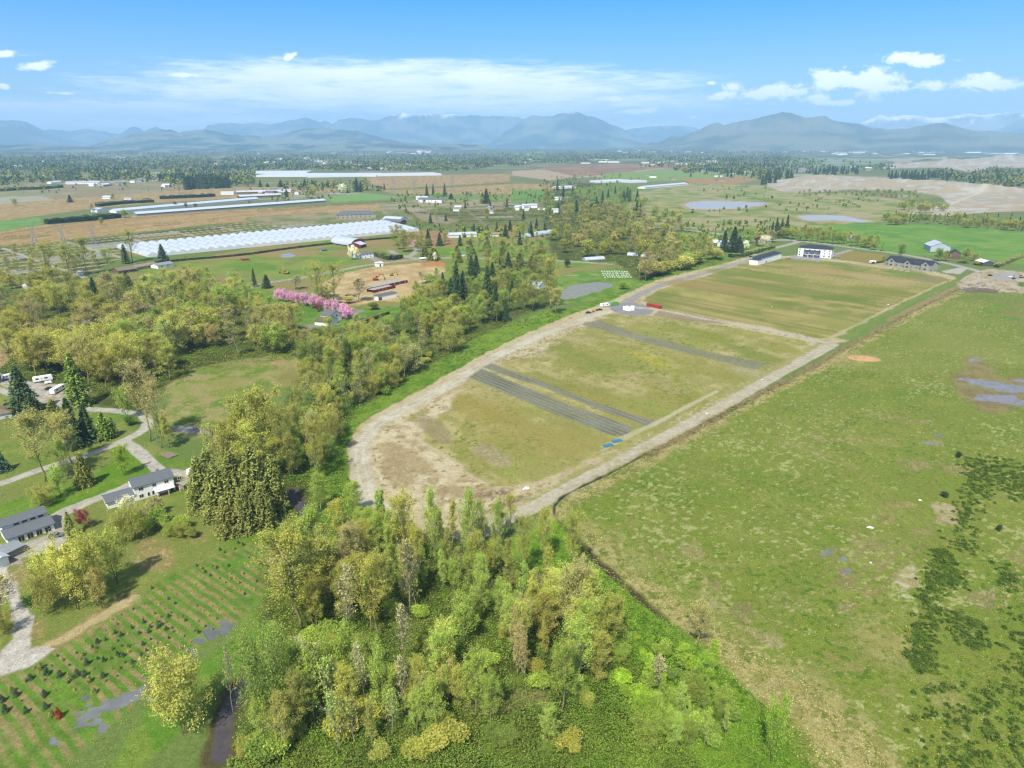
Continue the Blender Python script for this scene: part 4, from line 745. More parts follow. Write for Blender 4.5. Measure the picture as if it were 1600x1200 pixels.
CREAM = mt('cream_render', alb(214, 206, 190), .8, .1, 1); CONC = mt('concrete', alb(204, 198, 188), .85, .15, 1); BLACK = mt('black_rubber', (.02, .02, .02), .8, .2, 2); FILM = mt('white_greenhouse_film', (.38, .42, .48), .4, .08, .2); BRICKR = mt('brown_brick', alb(150, 116, 104), .85, .2, 1.5); TEAL = mt('green_metal_roofing', alb(110, 170, 150), .5, .1, 1); ORANGE = mt('orange_paint', alb(226, 110, 60), .5, .1, 1); YELLOW = mt('yellow_paint', alb(226, 176, 60), .5, .1, 1); GLIME = mt('lime_green_paint', alb(140, 206, 70), .5, .1, 1); STEEL = mt('galvanised_steel', alb(188, 192, 196), .45, .1, 2, metal=.3); WOODP = mt('grey_weathered_wood', alb(196, 188, 172), .85, .2, 2); BLUEP = mt('blue_paint', alb(50, 110, 200), .35, .05, 1, spec=.6); BLUEL = mt('blue_plastic', alb(90, 160, 210), .5, .1, 1)
def frame_of(p0, p1, z=0):
    a = np.array(at(*p0)); b = np.array(at(*p1)); return a, b, float(np.linalg.norm(b - a)), atan2(b[1] - a[1], b[0] - a[0])
def roof_gable(L_, D, h, rh, ov=.5, axis='x', th=.22):
    m = MB()
    if axis == 'x':
        s = rh / (D / 2); y0, z0 = -ov, h - ov * s; ym = D / 2
        for sg in (0, 1):
            ya, za = (y0, z0) if sg == 0 else (D + ov, z0)
            m.prism([(ya, za), (ym, h + rh), (ym, h + rh + th), (ya, za + th)] if sg == 0 else [(ym, h + rh), (ya, za), (ya, za + th), (ym, h + rh + th)], 'x', -ov, L_ + ov)
    else:
        s = rh / (L_ / 2); x0, z0 = -ov, h - ov * s
        m.prism([(x0, z0), (L_ / 2, h + rh), (L_ / 2, h + rh + th), (x0, z0 + th)], 'y', -ov, D + ov); m.prism([(L_ / 2, h + rh), (L_ + ov, z0), (L_ + ov, z0 + th), (L_ / 2, h + rh + th)], 'y', -ov, D + ov)
    return m
def roof_hip(L_, D, h, rh, ov=.5):
    m = MB(); i = min(D / 2, L_ / 2 - .3); a, b, c, d = (-ov, -ov, h), (L_ + ov, -ov, h), (L_ + ov, D + ov, h), (-ov, D + ov, h); r0, r1 = (i, D / 2, h + rh), (L_ - i, D / 2, h + rh)
    return m.add([a, b, c, d, r0, r1], [(0, 1, 5, 4), (1, 2, 5), (2, 3, 4, 5), (3, 0, 4), (3, 2, 1, 0)])
def walls(L_, D, h, rh=0, roof='gable', axis='x'):
    m = MB()
    if roof != 'gable': return m.box(0, L_, 0, D, -.8, h)
    if axis == 'x': return m.prism([(0, -.8), (D, -.8), (D, h), (D / 2, h + rh), (0, h)], 'x', 0, L_)
    return m.prism([(0, -.8), (L_, -.8), (L_, h), (L_ / 2, h + rh), (0, h)], 'y', 0, D)
def window(root, x, z, w, h, side='f', L_=0, D=0, fm=None, split=1, name='window'):
    """frame proud of the wall; its glass a sub-part"""
    f, p = MB(), MB(); t = .1
    def bx(m, u0, u1, z0, z1, d0, d1):
        if side == 'f': m.box(u0, u1, -d1, -d0, z0, z1)
        elif side == 'r': m.box(L_ + d0, L_ + d1, u0, u1, z0, z1)
        elif side == 'l': m.box(-d1, -d0, u0, u1, z0, z1)
    bx(f, x - t, x + w + t, z - t, z, .01, .09); bx(f, x - t, x + w + t, z + h, z + h + t, .01, .09); bx(f, x - t, x, z, z + h, .01, .09); bx(f, x + w, x + w + t, z, z + h, .01, .09)
    for k in range(1, split): bx(f, x + w * k / split - .04, x + w * k / split + .04, z, z + h, .045, .09)
    bx(p, x, x + w, z, z + h, .012, .035); fo = f.build(name, fm or OFFW, root); p.build('pane', GLASS, fo); return fo
def house(name, p0, p1, D, hpx=None, h=None, rh=2.0, roof='gable', axis='x', wm=None, rm=None, label='', cat='house', group=None, wins=(), doors=(), chimney=None, ov=.5, rz=0, base=0):
    a, b, L_, ang = frame_of(p0, p1); h = h or height_to(p0[0], p0[1], p0[1] - hpx)
    r = empty(name, a[0], a[1], zat(a[0], a[1]) + base, ang + rz); tag(r, label, cat, group)
    walls(L_, D, h, rh, roof, axis).build('wall', wm or WHITE, r)
    ro = (roof_gable(L_, D, h, rh, ov, axis) if roof == 'gable' else roof_hip(L_, D, h, rh, ov) if roof == 'hip' else MB().box(-ov, L_ + ov, -ov, D + ov, h, h + .3)).build('roof', rm or SLATE, r)
    for w in wins: window(r, *w[:4], side=w[4] if len(w) > 4 else 'f', L_=L_, D=D, split=w[5] if len(w) > 5 else 2)
    for x, w, hh, m_ in doors: MB().box(x, x + w, -.08, -.01, 0, hh).build('door', m_, r)
    if chimney: MB().box(chimney[0], chimney[0] + 1.1, chimney[1], chimney[1] + .9, h + rh * .4, h + rh + 1.3).build('chimney', CONC, ro)
    return r, L_, h
def wrow(L_, z, n, w=1.2, h=1.2, m=1.2, side='f', split=2): return [(m + (L_ - 2 * m - w) * i / max(1, n - 1), z, w, h, side, split) for i in range(n)]

# the white farmhouse above the creek: a long two-storey block with a lower wing on its end
a, b, L1, ang1 = frame_of((213, 783), (274, 765)); hh = height_to(213, 783, 767)
r, _, h1 = house('farmhouse', (213, 783), (274, 765), 8.8, h=5.8, rh=1.7, label='long white two-storey farmhouse with grey shingle roof and small chimney above the creek', chimney=(9.5, 4.6),
    wins=[(1.6, 3.9, 1.5, 1.1), (6.4, 3.9, 1.3, 1.1), (10.8, 3.9, 1.4, 1.1), (15.6, 3.9, 1.4, 1.1), (1.4, .9, 1.4, 1.3), (4.3, .7, .7, 1.5, 'f', 1), (5.9, .7, .7, 1.5, 'f', 1), (2.2, 3.3, 1.2, 1.1, 'r'), (5.2, 3.3, 1.2, 1.1, 'r')], doors=[(8, 1.1, 2.1, OFFW), (12.3, 1.2, 2.1, GLASS), (14.6, 1.6, 2.0, REDP)])
MB().prism([(-3.0, 2.5), (-.05, 2.9), (-.05, 3.02), (-3.0, 2.62)], 'x', 6.5, L1 - .5).build('porch_roof', OFFW, r)
for px_ in (7, 11, 15): MB().box(px_, px_ + .18, -2.9, -2.72, 0, 2.5).build('post', WHITE, r)
MB().box(7, 12.5, -2.6, -.5, .05, .16).build('deck', BRICKR, r)
m = walls(9.5, 7.4, 2.7, 1.5).build('wing_wall', WHITE, r); m.location = (-9.55, .2, 0); m = roof_gable(9.5, 7.4, 2.7, 1.5).build('wing_roof', SLATE, r); m.location = (-9.6, .2, 0)
w_ = window(r, -6.2, 1.1, 1.6, 1.1); window(r, -2.4, 1.1, 1.2, 1.1)
# the long white barn at the left edge with two roof levels
r, L2, h2 = house('barn', (14, 853), (86, 828), 6, h=2.7, rh=0.01, roof='flat', ov=.1, label='long white barn with two grey roof tiers and a row of dark doors', cat='barn', rm=WHITE, doors=[])
for ch in list(r.children):
    if ch.name.startswith('roof'): bpy.data.objects.remove(ch)
MB().prism([(-.6, 2.65), (4.6, 4.3), (4.6, 4.5), (-.6, 2.85)], 'x', -.5, L2 + .5).build('lower_roof', SLATE, r)
MB().box(0, L2 - .6, 4.5, 9.8, 2.71, 5.7).build('upper_wall', WHITE, r); MB().box(0, L2 - .6, 6.02, 9.8, -.8, 2.7).build('rear_wall', WHITE, r)
m = roof_gable(L2 - .6, 5.3, 5.7, 1.4).build('upper_roof', SLATE, r); m.location = (0, 4.5, 0)
for i in range(4): window(r, 3.0 + i * (L2 - 5) / 3.3, .0, 1.7, 2.1, split=2, name='door')
for i in range(4):
    w_ = window(r, 3.4 + i * (L2 - 6) / 3.2, 4.6, 1.6, .7); w_.location = (0, 4.5, 0)
a_, _, _, ang2 = frame_of((0, 878), (38, 864))
r, _, _ = house('shed', (5, 878), (38, 862), 5.5, h=2.5, rh=.5, axis='x', rm=GREYM, wm=WOODP, label='low open shed with pale sheet-metal roof beside the white barn and gravel road', cat='shed')
m = roof_gable(3.6, 8, 3.0, .7, axis='y').build('side_roof', METAL, r); m.location = (-3.2, -3, 0); m = walls(3.6, 8, 3.0, .7, axis='y').build('side_wall', WHITE, r); m.location = (-3.2, -3, 0)

def vehicle_box(name, p0, p1, W_=2.5, H=2.8, body=WHITE, label='', cat='', group=None, nose=False, z0=.55, wins=2):
    """caravans, motorhomes: rounded body, windows, wheels"""
    a, b, L_, ang = frame_of(p0, p1); r = empty(name, a[0], a[1], zat(*a), ang); tag(r, label, cat, group)
    prof = [(0, z0), (L_, z0), (L_, H - .5), (L_ - .35, H), (.5, H), (.05, H - .7)] if not nose else [(0, z0), (L_, z0), (L_, H * .45), (L_ - .7, H * .5), (L_ - 1.3, H * .95), (L_ - 2.2, H), (.2, H), (0, H - .3)]
    MB().prism(prof, 'y', 0, W_).build('body', body, r)
    for i in range(wins): MB().box(L_ * (.15 + i * .45), L_ * (.15 + i * .45) + L_ * .16, -.03, -.002, H * .52, H * .78).build('window', GLASS, r)
    MB().box(L_ * .42, L_ * .42 + .75, -.03, -.002, z0 + .1, H * .8).build('door', OFFW, r)
    for x in (L_ * .22, L_ * .78) if L_ > 5 else (L_ * .5,):
        for y in (-.02, W_ - .28): MB().tube([(x, y, .36), (x, y + .3, .36)], .36, 12).build('wheel', BLACK, r)
    return r
def car(px, py, rz, col, label, group=None, truck=False, name='car'):
    x, y = at(px, py); r = empty(name, x, y, zat(x, y), rz); tag(r, label, 'pickup truck' if truck else 'car', group)
    L_ = 5.4 if truck else 4.5; b = MB(); b.prism([(-L_ / 2, .35), (L_ / 2, .35), (L_ / 2, .75), (L_ / 2 - .1, .85), (L_ / 2 - 1.1, 1.0), (-L_ / 2 + .05, 1.0), (-L_ / 2, .8)], 'y', -.9, .9); b.build('body', col, r)
    c = [(L_ / 2 - 1.15, 1.0), (L_ / 2 - 1.8, 1.52), (.1 if truck else -L_ / 2 + 1.0, 1.52), (-.1 if truck else -L_ / 2 + .3, 1.0)]; c = c[::-1]
    cb = MB(); cb.prism(c, 'y', -.78, .78); cb.build('windows', GLASS, r); MB().prism([(c[1][0] - .02, 1.5), (c[2][0] + .02, 1.5), (c[2][0] - .05, 1.57), (c[1][0] + .05, 1.57)], 'y', -.76, .76).build('cabin_roof', col, r)
    for x in (-L_ / 2 + .85, L_ / 2 - .9):
        for y in (-.92, .72): MB().tube([(x, y, .34), (x, y + .2, .34)], .34, 12).build('wheel', BLACK, r)
    return r
vehicle_box('caravan', (296, 746), (307, 742), 2.5, 2.9, label='white camper trailer parked beyond the end of the white farmhouse', cat='camper')
vehicle_box('travel_trailer', (311, 733), (329, 730), 2.4, 2.7, label='long white trailer half hidden by cedars behind the small camper', cat='trailer')
r, _, _ = house('shed', (288, 766), (300, 760), 4.0, h=2.2, rh=.3, rm=WOODP, wm=WOODP, label='small flat grey shed between the farmhouse and the camper', cat='shed')
vehicle_box('motorhome', (52, 599), (83, 594), 2.6, 3.2, label='long white motorhome parked beside the driveway under the trees', cat='motorhome', wins=3)
vehicle_box('caravan', (86, 617), (106, 606), 2.6, 3.0, label='white travel trailer with sloped nose parked nearest the tall light fir', cat='caravan', nose=True)
vehicle_box('caravan', (8, 594), (24, 590), 2.5, 2.8, label='white trailer behind the dark spruce at the yard edge', cat='caravan')
vehicle_box('boat_trailer', (70, 601), (82, 599), 1.8, 1.5, label='small low white boat trailer in front of the long motorhome', cat='trailer', wins=0)
car(26, 625, .3, BLUEP, 'bright blue car parked beside the brown-roofed house'); car(14, 633, .3, BLACK, 'dark car parked below the bright blue one'); car(78, 609, .4, mt('dark_blue_paint', (.03, .04, .06), .3, .05, 1), 'dark blue car between the motorhome and the travel trailer')
car(88, 873 - 34, .35, mt('grey_paint', (.12, .13, .15), .3, .05), 'dark grey car parked at the corner of the long barn')
house('house', (-30, 662), (20, 652), 12, h=2.8, rh=2.2, roof='hip', rm=BROWNR, wm=OFFW, label='brown hip-roofed house cut by the frame edge beside the parked cars')
house('shed', (-30, 606), (4, 597), 6, h=4.5, rh=1.4, rm=GREYM, wm=mt('pale_blue_siding', alb(150, 170, 184)), label='pale blue shed cut by the frame edge behind the motorhomes', cat='shed')
# upper left houses
house('house', (45, 452), (72, 448), 14, h=3.4, rh=2.0, rm=BROWNR, wm=WHITE, axis='x', label='white bungalow with weathered brown roof at the lawn behind the maples', wins=[(3, 1.2, 1.4, 1.1), (8, 1.2, 2, 1.2), (14, 1.2, 1.4, 1.1)])
car(70, 451, .2, mt('navy_paint', (.02, .03, .08), .3, .05), 'dark car parked at the end of the white bungalow')
house('shed', (123, 430), (131, 429), 6, h=3, rh=1, rm=OFFW, label='little white shed under the roadside cottonwoods', cat='shed')
house('shed', (115, 436), (123, 435), 5, h=2.2, rh=.8, rm=BROWNR, wm=WOODP, label='smaller brown shed in front of the little white one', cat='shed')
house('house', (186, 428), (214, 424), 16, h=3, rh=2.4, rm=BROWNR, wm=BRICKR, label='brown farmhouse with cross roofs under the dark spruce', wins=[(3, 1, 1.6, 1.2), (10, 1, 1.6, 1.2)])
house('house', (214, 422), (246, 416), 12, h=2.8, rh=1.8, rm=mt('pinkish_shingles', alb(186, 162, 148), .85), wm=CREAM, label='low pinkish-brown roofed wing joining the brown farmhouse', wins=[(5, 1, 1.5, 1.1), (14, 1, 1.5, 1.1)])
house('house', (247, 420), (272, 416), 13, h=3.4, rh=1.8, rm=GREYM, wm=WHITE, label='white house with light grey roof beside the pinkish-roofed wing', wins=[(4, 1.2, 1.5, 1.1), (11, 1.2, 1.5, 1.1)])
house('shed', (378, 408), (389, 407), 6, h=2.6, rh=.8, rm=BROWNR, wm=ORANGE, label='small orange-sided shed in the rough paddock', cat='shed')
house('shed', (503, 393), (511, 392), 7, h=2, rh=1.2, rm=SLATE, wm=WOODP, label='small dark-roofed shed alone on the green slope', cat='shed')
# arched red and white barn with its yard buildings
def arch_building(name, p0, p1, D, R_, label, cat, wallm=REDP, roofm=FILM, group=None, axis='x', hw=.6):
    a, b, L_, ang = frame_of(p0, p1); r = empty(name, a[0], a[1], zat(*a), ang); tag(r, label, cat, group); n = 12
    if axis == 'x': W_, A_ = D, L_
    else: W_, A_ = L_, D
    pr = [(W_ / 2 - W_ / 2 * cos(pi * i / n), hw + R_ * sin(pi * i / n)) for i in range(n + 1)]
    inn = [(u * .985 + W_ * .0075, w * .985) for u, w in pr]
    m = MB()
    for i in range(n): m.prism([inn[i], inn[i + 1], pr[i + 1], pr[i]], axis, -.3, A_ + .3)
    m.build('roof', roofm, r, smooth=False)
    MB().prism([(0, -.5)] + [(u, w) for u, w in inn] + [(W_, -.5)], axis, 0, .15).build('end_wall', wallm, r); MB().prism([(0, -.5)] + [(u, w) for u, w in inn] + [(W_, -.5)], axis, A_ - .15, A_).build('end_wall', wallm, r)
    return r, L_
r, _ = arch_building('barn', (517, 381), (548, 386), 24, 8, 'arched white-roofed barn with red end walls below the long greenhouses', 'barn', hw=1.5)
house('barn', (545, 387), (564, 388), 14, h=4.2, rh=2.8, axis='y', wm=REDP, rm=METAL, label='smaller red barn with pale roof leaning on the arched one', cat='barn', doors=[(3, 4, 3, WHITE)])
house('shed', (557, 380), (569, 379), 10, h=4.5, rh=.4, roof='flat', wm=REDP, rm=mt('red_roof', alb(160, 70, 66)), label='open red lean-to beside the brown paddock', cat='shed')
house('house', (561, 405), (584, 402), 12, h=5.2, rh=1.6, roof='hip', rm=SLATE, wm=WHITE, label='grey-roofed white two-storey house behind the pale blossoming tree', wins=wrow(18, 3.4, 4) + wrow(18, .8, 3))
house('shed', (589, 417), (599, 416), 6, h=4.0, rh=.1, roof='flat', wm=WHITE, rm=WHITE, label='white cube-shaped site cabin beside the lane above the sandy lot', cat='cabin', doors=[(3.3, 1.6, 2.6, GLASS)])
house('shed', (658, 409), (667, 408), 6, h=3.4, rh=.5, roof='flat', wm=CREAM, rm=WHITE, label='cream site hut at the far corner of the sandy lot', cat='hut')
house('shed', (591, 470), (620, 464), 6, h=4.2, rh=.6, roof='flat', wm=WHITE, rm=SLATE, label='white slab-sided cabin with dark flat roof at the sandy lot edge', cat='cabin', doors=[(.6, 3.6, 2.8, BRICKR)])
# half-built red-walled foundations
a, b, L_, ang = frame_of((592, 456), (618, 450)); r = empty('foundation', a[0], a[1], 0, ang); tag(r, 'red-brown foundation walls and pale slab of the half-built house on sand', 'foundation')
MB().box(0, L_, 0, .4, 0, 2.6).build('wall', REDP, r); MB().box(-7, 0, 0, .4, 0, 2.6).build('wall', REDP, r); MB().box(L_, L_ + 26, 9, 9.4, 0, 2.6).build('wall', REDP, r); MB().box(-7, L_ - 3, 8, 8.4, 0, 2.9).build('wall', REDP, r); MB().box(4, L_ + 22, 9.6, 20, 2.2, 2.8).build('slab', CONC, r); MB().box(-6, L_ - 3, .6, 7.8, 2.3, 2.6).build('slab', CONC, r)
for x in (0, 5, 9, L_, L_ + 8, L_ + 15, L_ + 22): MB().box(x, x + .5, -.2 if x < L_ else 8.7, .6 if x < L_ else 9.6, 0, 3.0).build('pillar', CONC, r)
def excavator(px, py, rz, m_, label, s=1.0):
    x, y = at(px, py); r = empty('excavator', x, y, zat(x, y), rz, s); tag(r, label, 'excavator')
    for yy in (-1.4, .8): MB().prism([(-2, .2), (-1.7, 0), (1.7, 0), (2, .2), (2, .7), (1.7, .9), (-1.7, .9), (-2, .7)], 'y', yy, yy + .6).build('track', BLACK, r)
    MB().box(-2.2, 1.3, -1.3, 1.3, 1.0, 2.1).build('body', m_, r); MB().box(.1, 1.5, .3, 1.3, 2.1, 3.0).build('cab', GLASS, r)
    MB().tube([(1.2, -.2, 1.8), (3.6, -.2, 4.6), (5.2, -.2, 4.4)], [.4, .34, .28], 4).build('boom', m_, r); MB().tube([(5.2, -.2, 4.6), (6.6, -.2, 1.8)], [.3, .2], 4).build('stick', m_, r); MB().prism([(6.2, .6), (7.0, .5), (7.2, 1.6), (6.5, 1.9)], 'y', -.7, .3).build('bucket', BLACK, r)
excavator(587, 438, .2, ORANGE, 'orange excavator beside the red foundation walls on the sandy lot', 1.35); excavator(448, 428, 2.9, YELLOW, 'yellow excavator resting on the green paddock above the cherry trees', 1.2)
excavator(612, 431, .2, mt('ochre_paint', alb(206, 150, 70)), 'ochre digger behind the red foundation walls', .9)
house('house', (516, 505), (534, 499), 9, h=5.6, rh=2.0, rm=SLATE, wm=WHITE, axis='y', label='white gabled house with grey roof below the pink cherry trees', wins=[(2, 3.6, 2.2, 1.2), (2, .8, 2.2, 1.3), (7, 3.6, 1.6, 1.2)])
house('house', (492, 508), (515, 510), 12, h=3.0, rh=2.2, rm=mt('moss_shingles', alb(122, 126, 84)), wm=WHITE, label='low mossy-roofed wing of the white house under the olive trees')
car(527, 508, .3, mt('silver_paint', (.3, .31, .33), .3, .05), 'silver car parked before the white gabled house'); car(556, 502, .4, BLACK, 'dark car on the yard below the clipped hedge'); car(566, 499, .4, mt('grey_paint', (.12, .13, .15), .3), 'grey car next to the hedge corner')
house('house', (702, 372), (745, 370), 14, h=4, rh=2.6, rm=FILM, wm=OFFW, label='white-roofed long farm building among firs beyond the sandy lot', cat='barn')
house('house', (770, 370), (782, 369), 8, h=3.5, rh=1.5, rm=mt('pale_pink_roof', alb(210, 170, 150)), label='small pinkish-roofed house in the paddock trees')
house('house', (712, 401), (730, 400), 9, h=3, rh=2, rm=TEAL, wm=OFFW, label='house with teal green roof behind the clipped cedars')
arch_building('greenhouse', (822, 372), (864, 365), 12, 5, 'white tunnel greenhouse among the trees north of the ravine', 'greenhouse', wallm=FILM)
house('house', (822, 449), (842, 452), 12, h=3.4, rh=2.4, rm=METAL, wm=OFFW, label='pale-roofed house hidden in trees west of the pond')
house('shed', (844, 391), (849, 391), 5, h=4, rh=1, rm=WHITE, label='tiny white pump house by the lane', cat='shed')
for i, (p, q) in enumerate([((915, 408), (945, 406)), ((980, 400), (996, 401)), ((1001, 402), (1014, 404))]):
    arch_building('greenhouse', p, q, 9, 3.2, ['long low white tunnel behind the roadside trees', 'white tunnel standing between two groups of trees', 'round white hoop shed nearest the ridge road'][i], 'greenhouse', wallm=FILM)
# three large new houses at the far end of the fields
r, Lh, hh = house('house', (1189, 413), (1220, 404), 12, h=6.6, rh=2.4, roof='hip', rm=DSLATE, wm=WHITE, label='long white two-storey house with dark hip roof beside the gravel lane', wins=wrow(28, 4.2, 6, 1.1, 1.4) + wrow(28, 1.0, 6, 1.1, 1.6) + [(2, 4.2, 1.2, 1.4, 'l'), (7, 4.2, 1.2, 1.4, 'l'), (2, 1, 1.2, 1.6, 'l'), (7, 1, 1.2, 1.6, 'l')], doors=[(13, 1.6, 2.4, GLASS)])
MB().box(-9, -.02, 0, 10, 0, 5.6).build('end_block', WHITE, r); m = roof_hip(9.5, 10, 5.65, 1.9).build('end_roof', DSLATE, r); m.location = (-9, 0, 0)
r, Lh, hh = house('house', (1246, 400), (1298, 404), 20, h=10.2, rh=3.4, roof='hip', rm=DSLATE, wm=WHITE, label='very large white three-storey house with dark roof and rear balcony', wins=wrow(48, 7.6, 9, 1.3, 1.5) + wrow(48, 4.4, 9, 1.2, 1.6) + wrow(48, 1.0, 9, 1.5, 2.0) + [(4, 7.6, 1.4, 1.5, 'r'), (12, 7.6, 1.4, 1.5, 'r'), (4, 4.4, 1.4, 1.5, 'r'), (12, 1, 1.4, 1.5, 'r')])
MB().box(6, 26, -4.5, -.12, 3.3, 3.6).build('balcony', OFFW, r); m = roof_hip(18, 4.4, 7.0, 1.4).build('porch_roof', DSLATE, r); m.location = (7, -4.6, 0)
for x in (6.3, 12, 18, 25.4): MB().box(x, x + .5, -4.4, -3.9, 0, 3.3).build('post', WHITE, r); MB().box(x + 1, x + 1.4, -4.4, -4.0, 3.6, 7.0).build('post', WHITE, r)
r, Lh, hh = house('house', (1383, 414), (1452, 424), 18, h=5.4, rh=4.2, rm=DSLATE, wm=mt('pale_grey_render', alb(206, 204, 198)), label='sprawling dark-roofed mansion with several white gables behind a wall', wins=wrow(52, 1.0, 10, 1.3, 1.8))
for x, w, hg in ((4, 8, 6.4), (22, 7, 6.2), (40, 9, 7.0)):
    m = walls(w, 6, hg, 3.4, axis='y').build('gable_wing', mt('pale_grey_render', 0), r); m.location = (x, -3, 0); m = roof_gable(w, 7, hg, 3.4, .4, 'y').build('gable_roof', DSLATE, r); m.location = (x, -3.2, 0)
    w_ = window(r, x + w / 2 - 1.2, hg - 1.8, 2.4, 2.2); w_.location = (0, -3, 0); w_ = window(r, x + w / 2 - 1.2, .8, 2.4, 2.0); w_.location = (0, -3, 0)
vehicle_box('trailer', (1358, 411), (1368, 412), 2.5, 3.0, label='white trailer parked at the end of the mansion forecourt', cat='trailer')
house('barn', (1453, 393), (1484, 394), 26, h=6.5, rh=5, axis='y', rm=FILM, wm=FILM, label='big plain white barn at the edge of the hay field', cat='barn')
house('house', (1483, 404), (1500, 405), 12, h=6.5, rh=3.6, rm=DSLATE, wm=BRICKR, axis='y', label='dark-roofed brick house with white gable beside the big white barn', wins=[(4, 4.4, 2, 1.4), (9, 4.4, 2, 1.4)])
r, Lh, hh = house('shed', (1535, 416), (1552, 416), 14, h=4.2, rh=2, axis='y', rm=OFFW, wm=mt('dark_grey_cladding', alb(110, 112, 114)), label='grey open-fronted shed with pale roof near the rubble yard', cat='shed')
# container, tanks and vehicles at the field junction
def container(p0, p1, m_, label, W_=2.6, H=2.7):
    a, b, L_, ang = frame_of(p0, p1); r = empty('shipping_container', a[0], a[1], zat(*a), ang); tag(r, label, 'shipping container')
    b_ = MB(); b_.box(.12, L_ - .12, .1, W_ - .1, .12, H - .1)
    for k in range(int(L_ / .55)): b_.box(.3 + k * .55, .55 + k * .55, .03, .1, .2, H - .15)
    b_.build('body', m_, r); f = MB(); 
    for x in (0, L_ - .15): f.box(x, x + .15, 0, .15, 0, H); f.box(x, x + .15, W_ - .15, W_, 0, H)
    for y in (0, W_ - .12): f.box(.15, L_ - .15, y, y + .12, H - .14, H); f.box(.15, L_ - .15, y, y + .12, 0, .14)
    f.build('frame', m_, r); MB().box(L_ - .12, L_ - .02, .2, W_ - .2, .2, H - .2).build('door', m_, r); return r
container((1010, 478.5), (1031.5, 483), mt('red_container_paint', alb(214, 84, 78), .55, .1), 'faded red shipping container beside the cross track between the fields')
a, b, L_, ang = frame_of((956, 478), (967, 476.5)); r = empty('storage_bin', a[0], a[1], 0, ang); tag(r, 'lime green covered bin beside the bend of the gravel road', 'bin'); MB().prism([(0, .3), (L_, .3), (L_, 2.4), (L_ * .8, 3.0), (L_ * .2, 3.0), (0, 2.4)], 'y', 0, 4).build('body', GLIME, r); MB().box(.2, L_ - .2, .2, 3.8, 0, .3).build('skid', BLACK, r)
vehicle_box('truck', (940, 480.5), (953, 478.5), 2.4, 3.0, label='white box truck parked next to the lime green bin', cat='truck', nose=True)
vehicle_box('trailer', (950, 478.5), (956, 477.5), 2.2, 2.7, body=mt('light_blue_paint', alb(170, 200, 220)), label='small pale blue trailer between the white truck and green bin', cat='trailer', wins=1)
car(936, 485, .35, BLACK, 'black pickup parked along the gravel road behind the white truck', truck=True); car(919.5, 489.5, .35, mt('charcoal_paint', (.03, .035, .05), .3), 'dark car nearest the sand strip on the gravel road'); excavator(927, 487.5, .8, YELLOW, 'small yellow loader between the parked dark vehicles', .55)
for i, (px, py) in enumerate([(976, 484), (979.5, 484.8), (983.5, 485.5), (988, 484.5)]):
    x, y = at(px, py); s = 1.6 + .3 * (i % 2); r = empty('liquid_tank', x, y, 0, .3 * i); tag(r, ['small white tank leftmost on the grey gravel circle', 'white tank second from the left on the gravel circle', 'tallest white tank on the grey gravel circle', 'wide white tank nearest the red container'][i], 'tank', 'white tanks on the gravel circle')
    MB().tube([(0, 0, 0), (0, 0, 1.6 * s), (0, 0, 1.9 * s)], [s, s, s * .55], 16).build('shell', WHITE, r); MB().tube([(0, 0, 1.9 * s), (0, 0, 1.9 * s + .25)], .35, 10).build('lid', STEEL, r)
for i, (px, py) in enumerate([(950, 697), (964, 690)]):
    x, y = at(px, py); r = empty('pallet_stack', x, y, 0, .45); tag(r, ['blue crate stack nearer the field corner beside the mulch rows', 'blue crate stack nearer the gravel road beside the mulch rows'][i], 'crates', 'blue crate stacks'); b_ = MB()
    MB().box(-2.4, 2.4, -1.2, 1.2, 0, .15).build('pallet', WOODP, r)
    for k in range(4): b_.box(-2.3 + k * 1.18, -1.25 + k * 1.18, -1.1, 1.1, .16, .75)
    b_.build('crate_row', BLUEL, r)
for i, (px, py, s, l) in enumerate([(1191, 594, 1, 'white bag on the perimeter track near the field corner'), (822, 764, 1.2, 'white boulder-like sack beside the lower field corner'), (1105, 647, .6, 'small white marker by the ditch, middle of the perimeter road'), (1359, 825, .8, 'white plastic scrap lying alone in the pasture'), (1436, 782, .7, 'white stick-like scrap in the pasture near the dark shrubs'), (1361, 880, .6, 'small white scrap below the others in the pasture'), (1206, 480, .8, 'white pipe end lying beside the narrow field path'), (1388, 476, 1.1, 'white crate beside the upper field edge')]):
    x, y = at(px, py); m = MB(); r_ = np.random.default_rng(i); v = [tuple(p) for p in (r_.normal(size=(14, 3)) * (.55, .55, .3) * s * .9 + (0, 0, .35 * s))]; me = bpy.data.meshes.new('sack'); bm = bmesh.new(); [bm.verts.new(p) for p in v]; bmesh.ops.convex_hull(bm, input=bm.verts); bm.to_mesh(me); bm.free(); me.materials.append(WHITE)
    o = link(bpy.data.objects.new('sack', me)); o.location = (x, y, zat(x, y)); tag(o, l, 'sack', 'white litter')
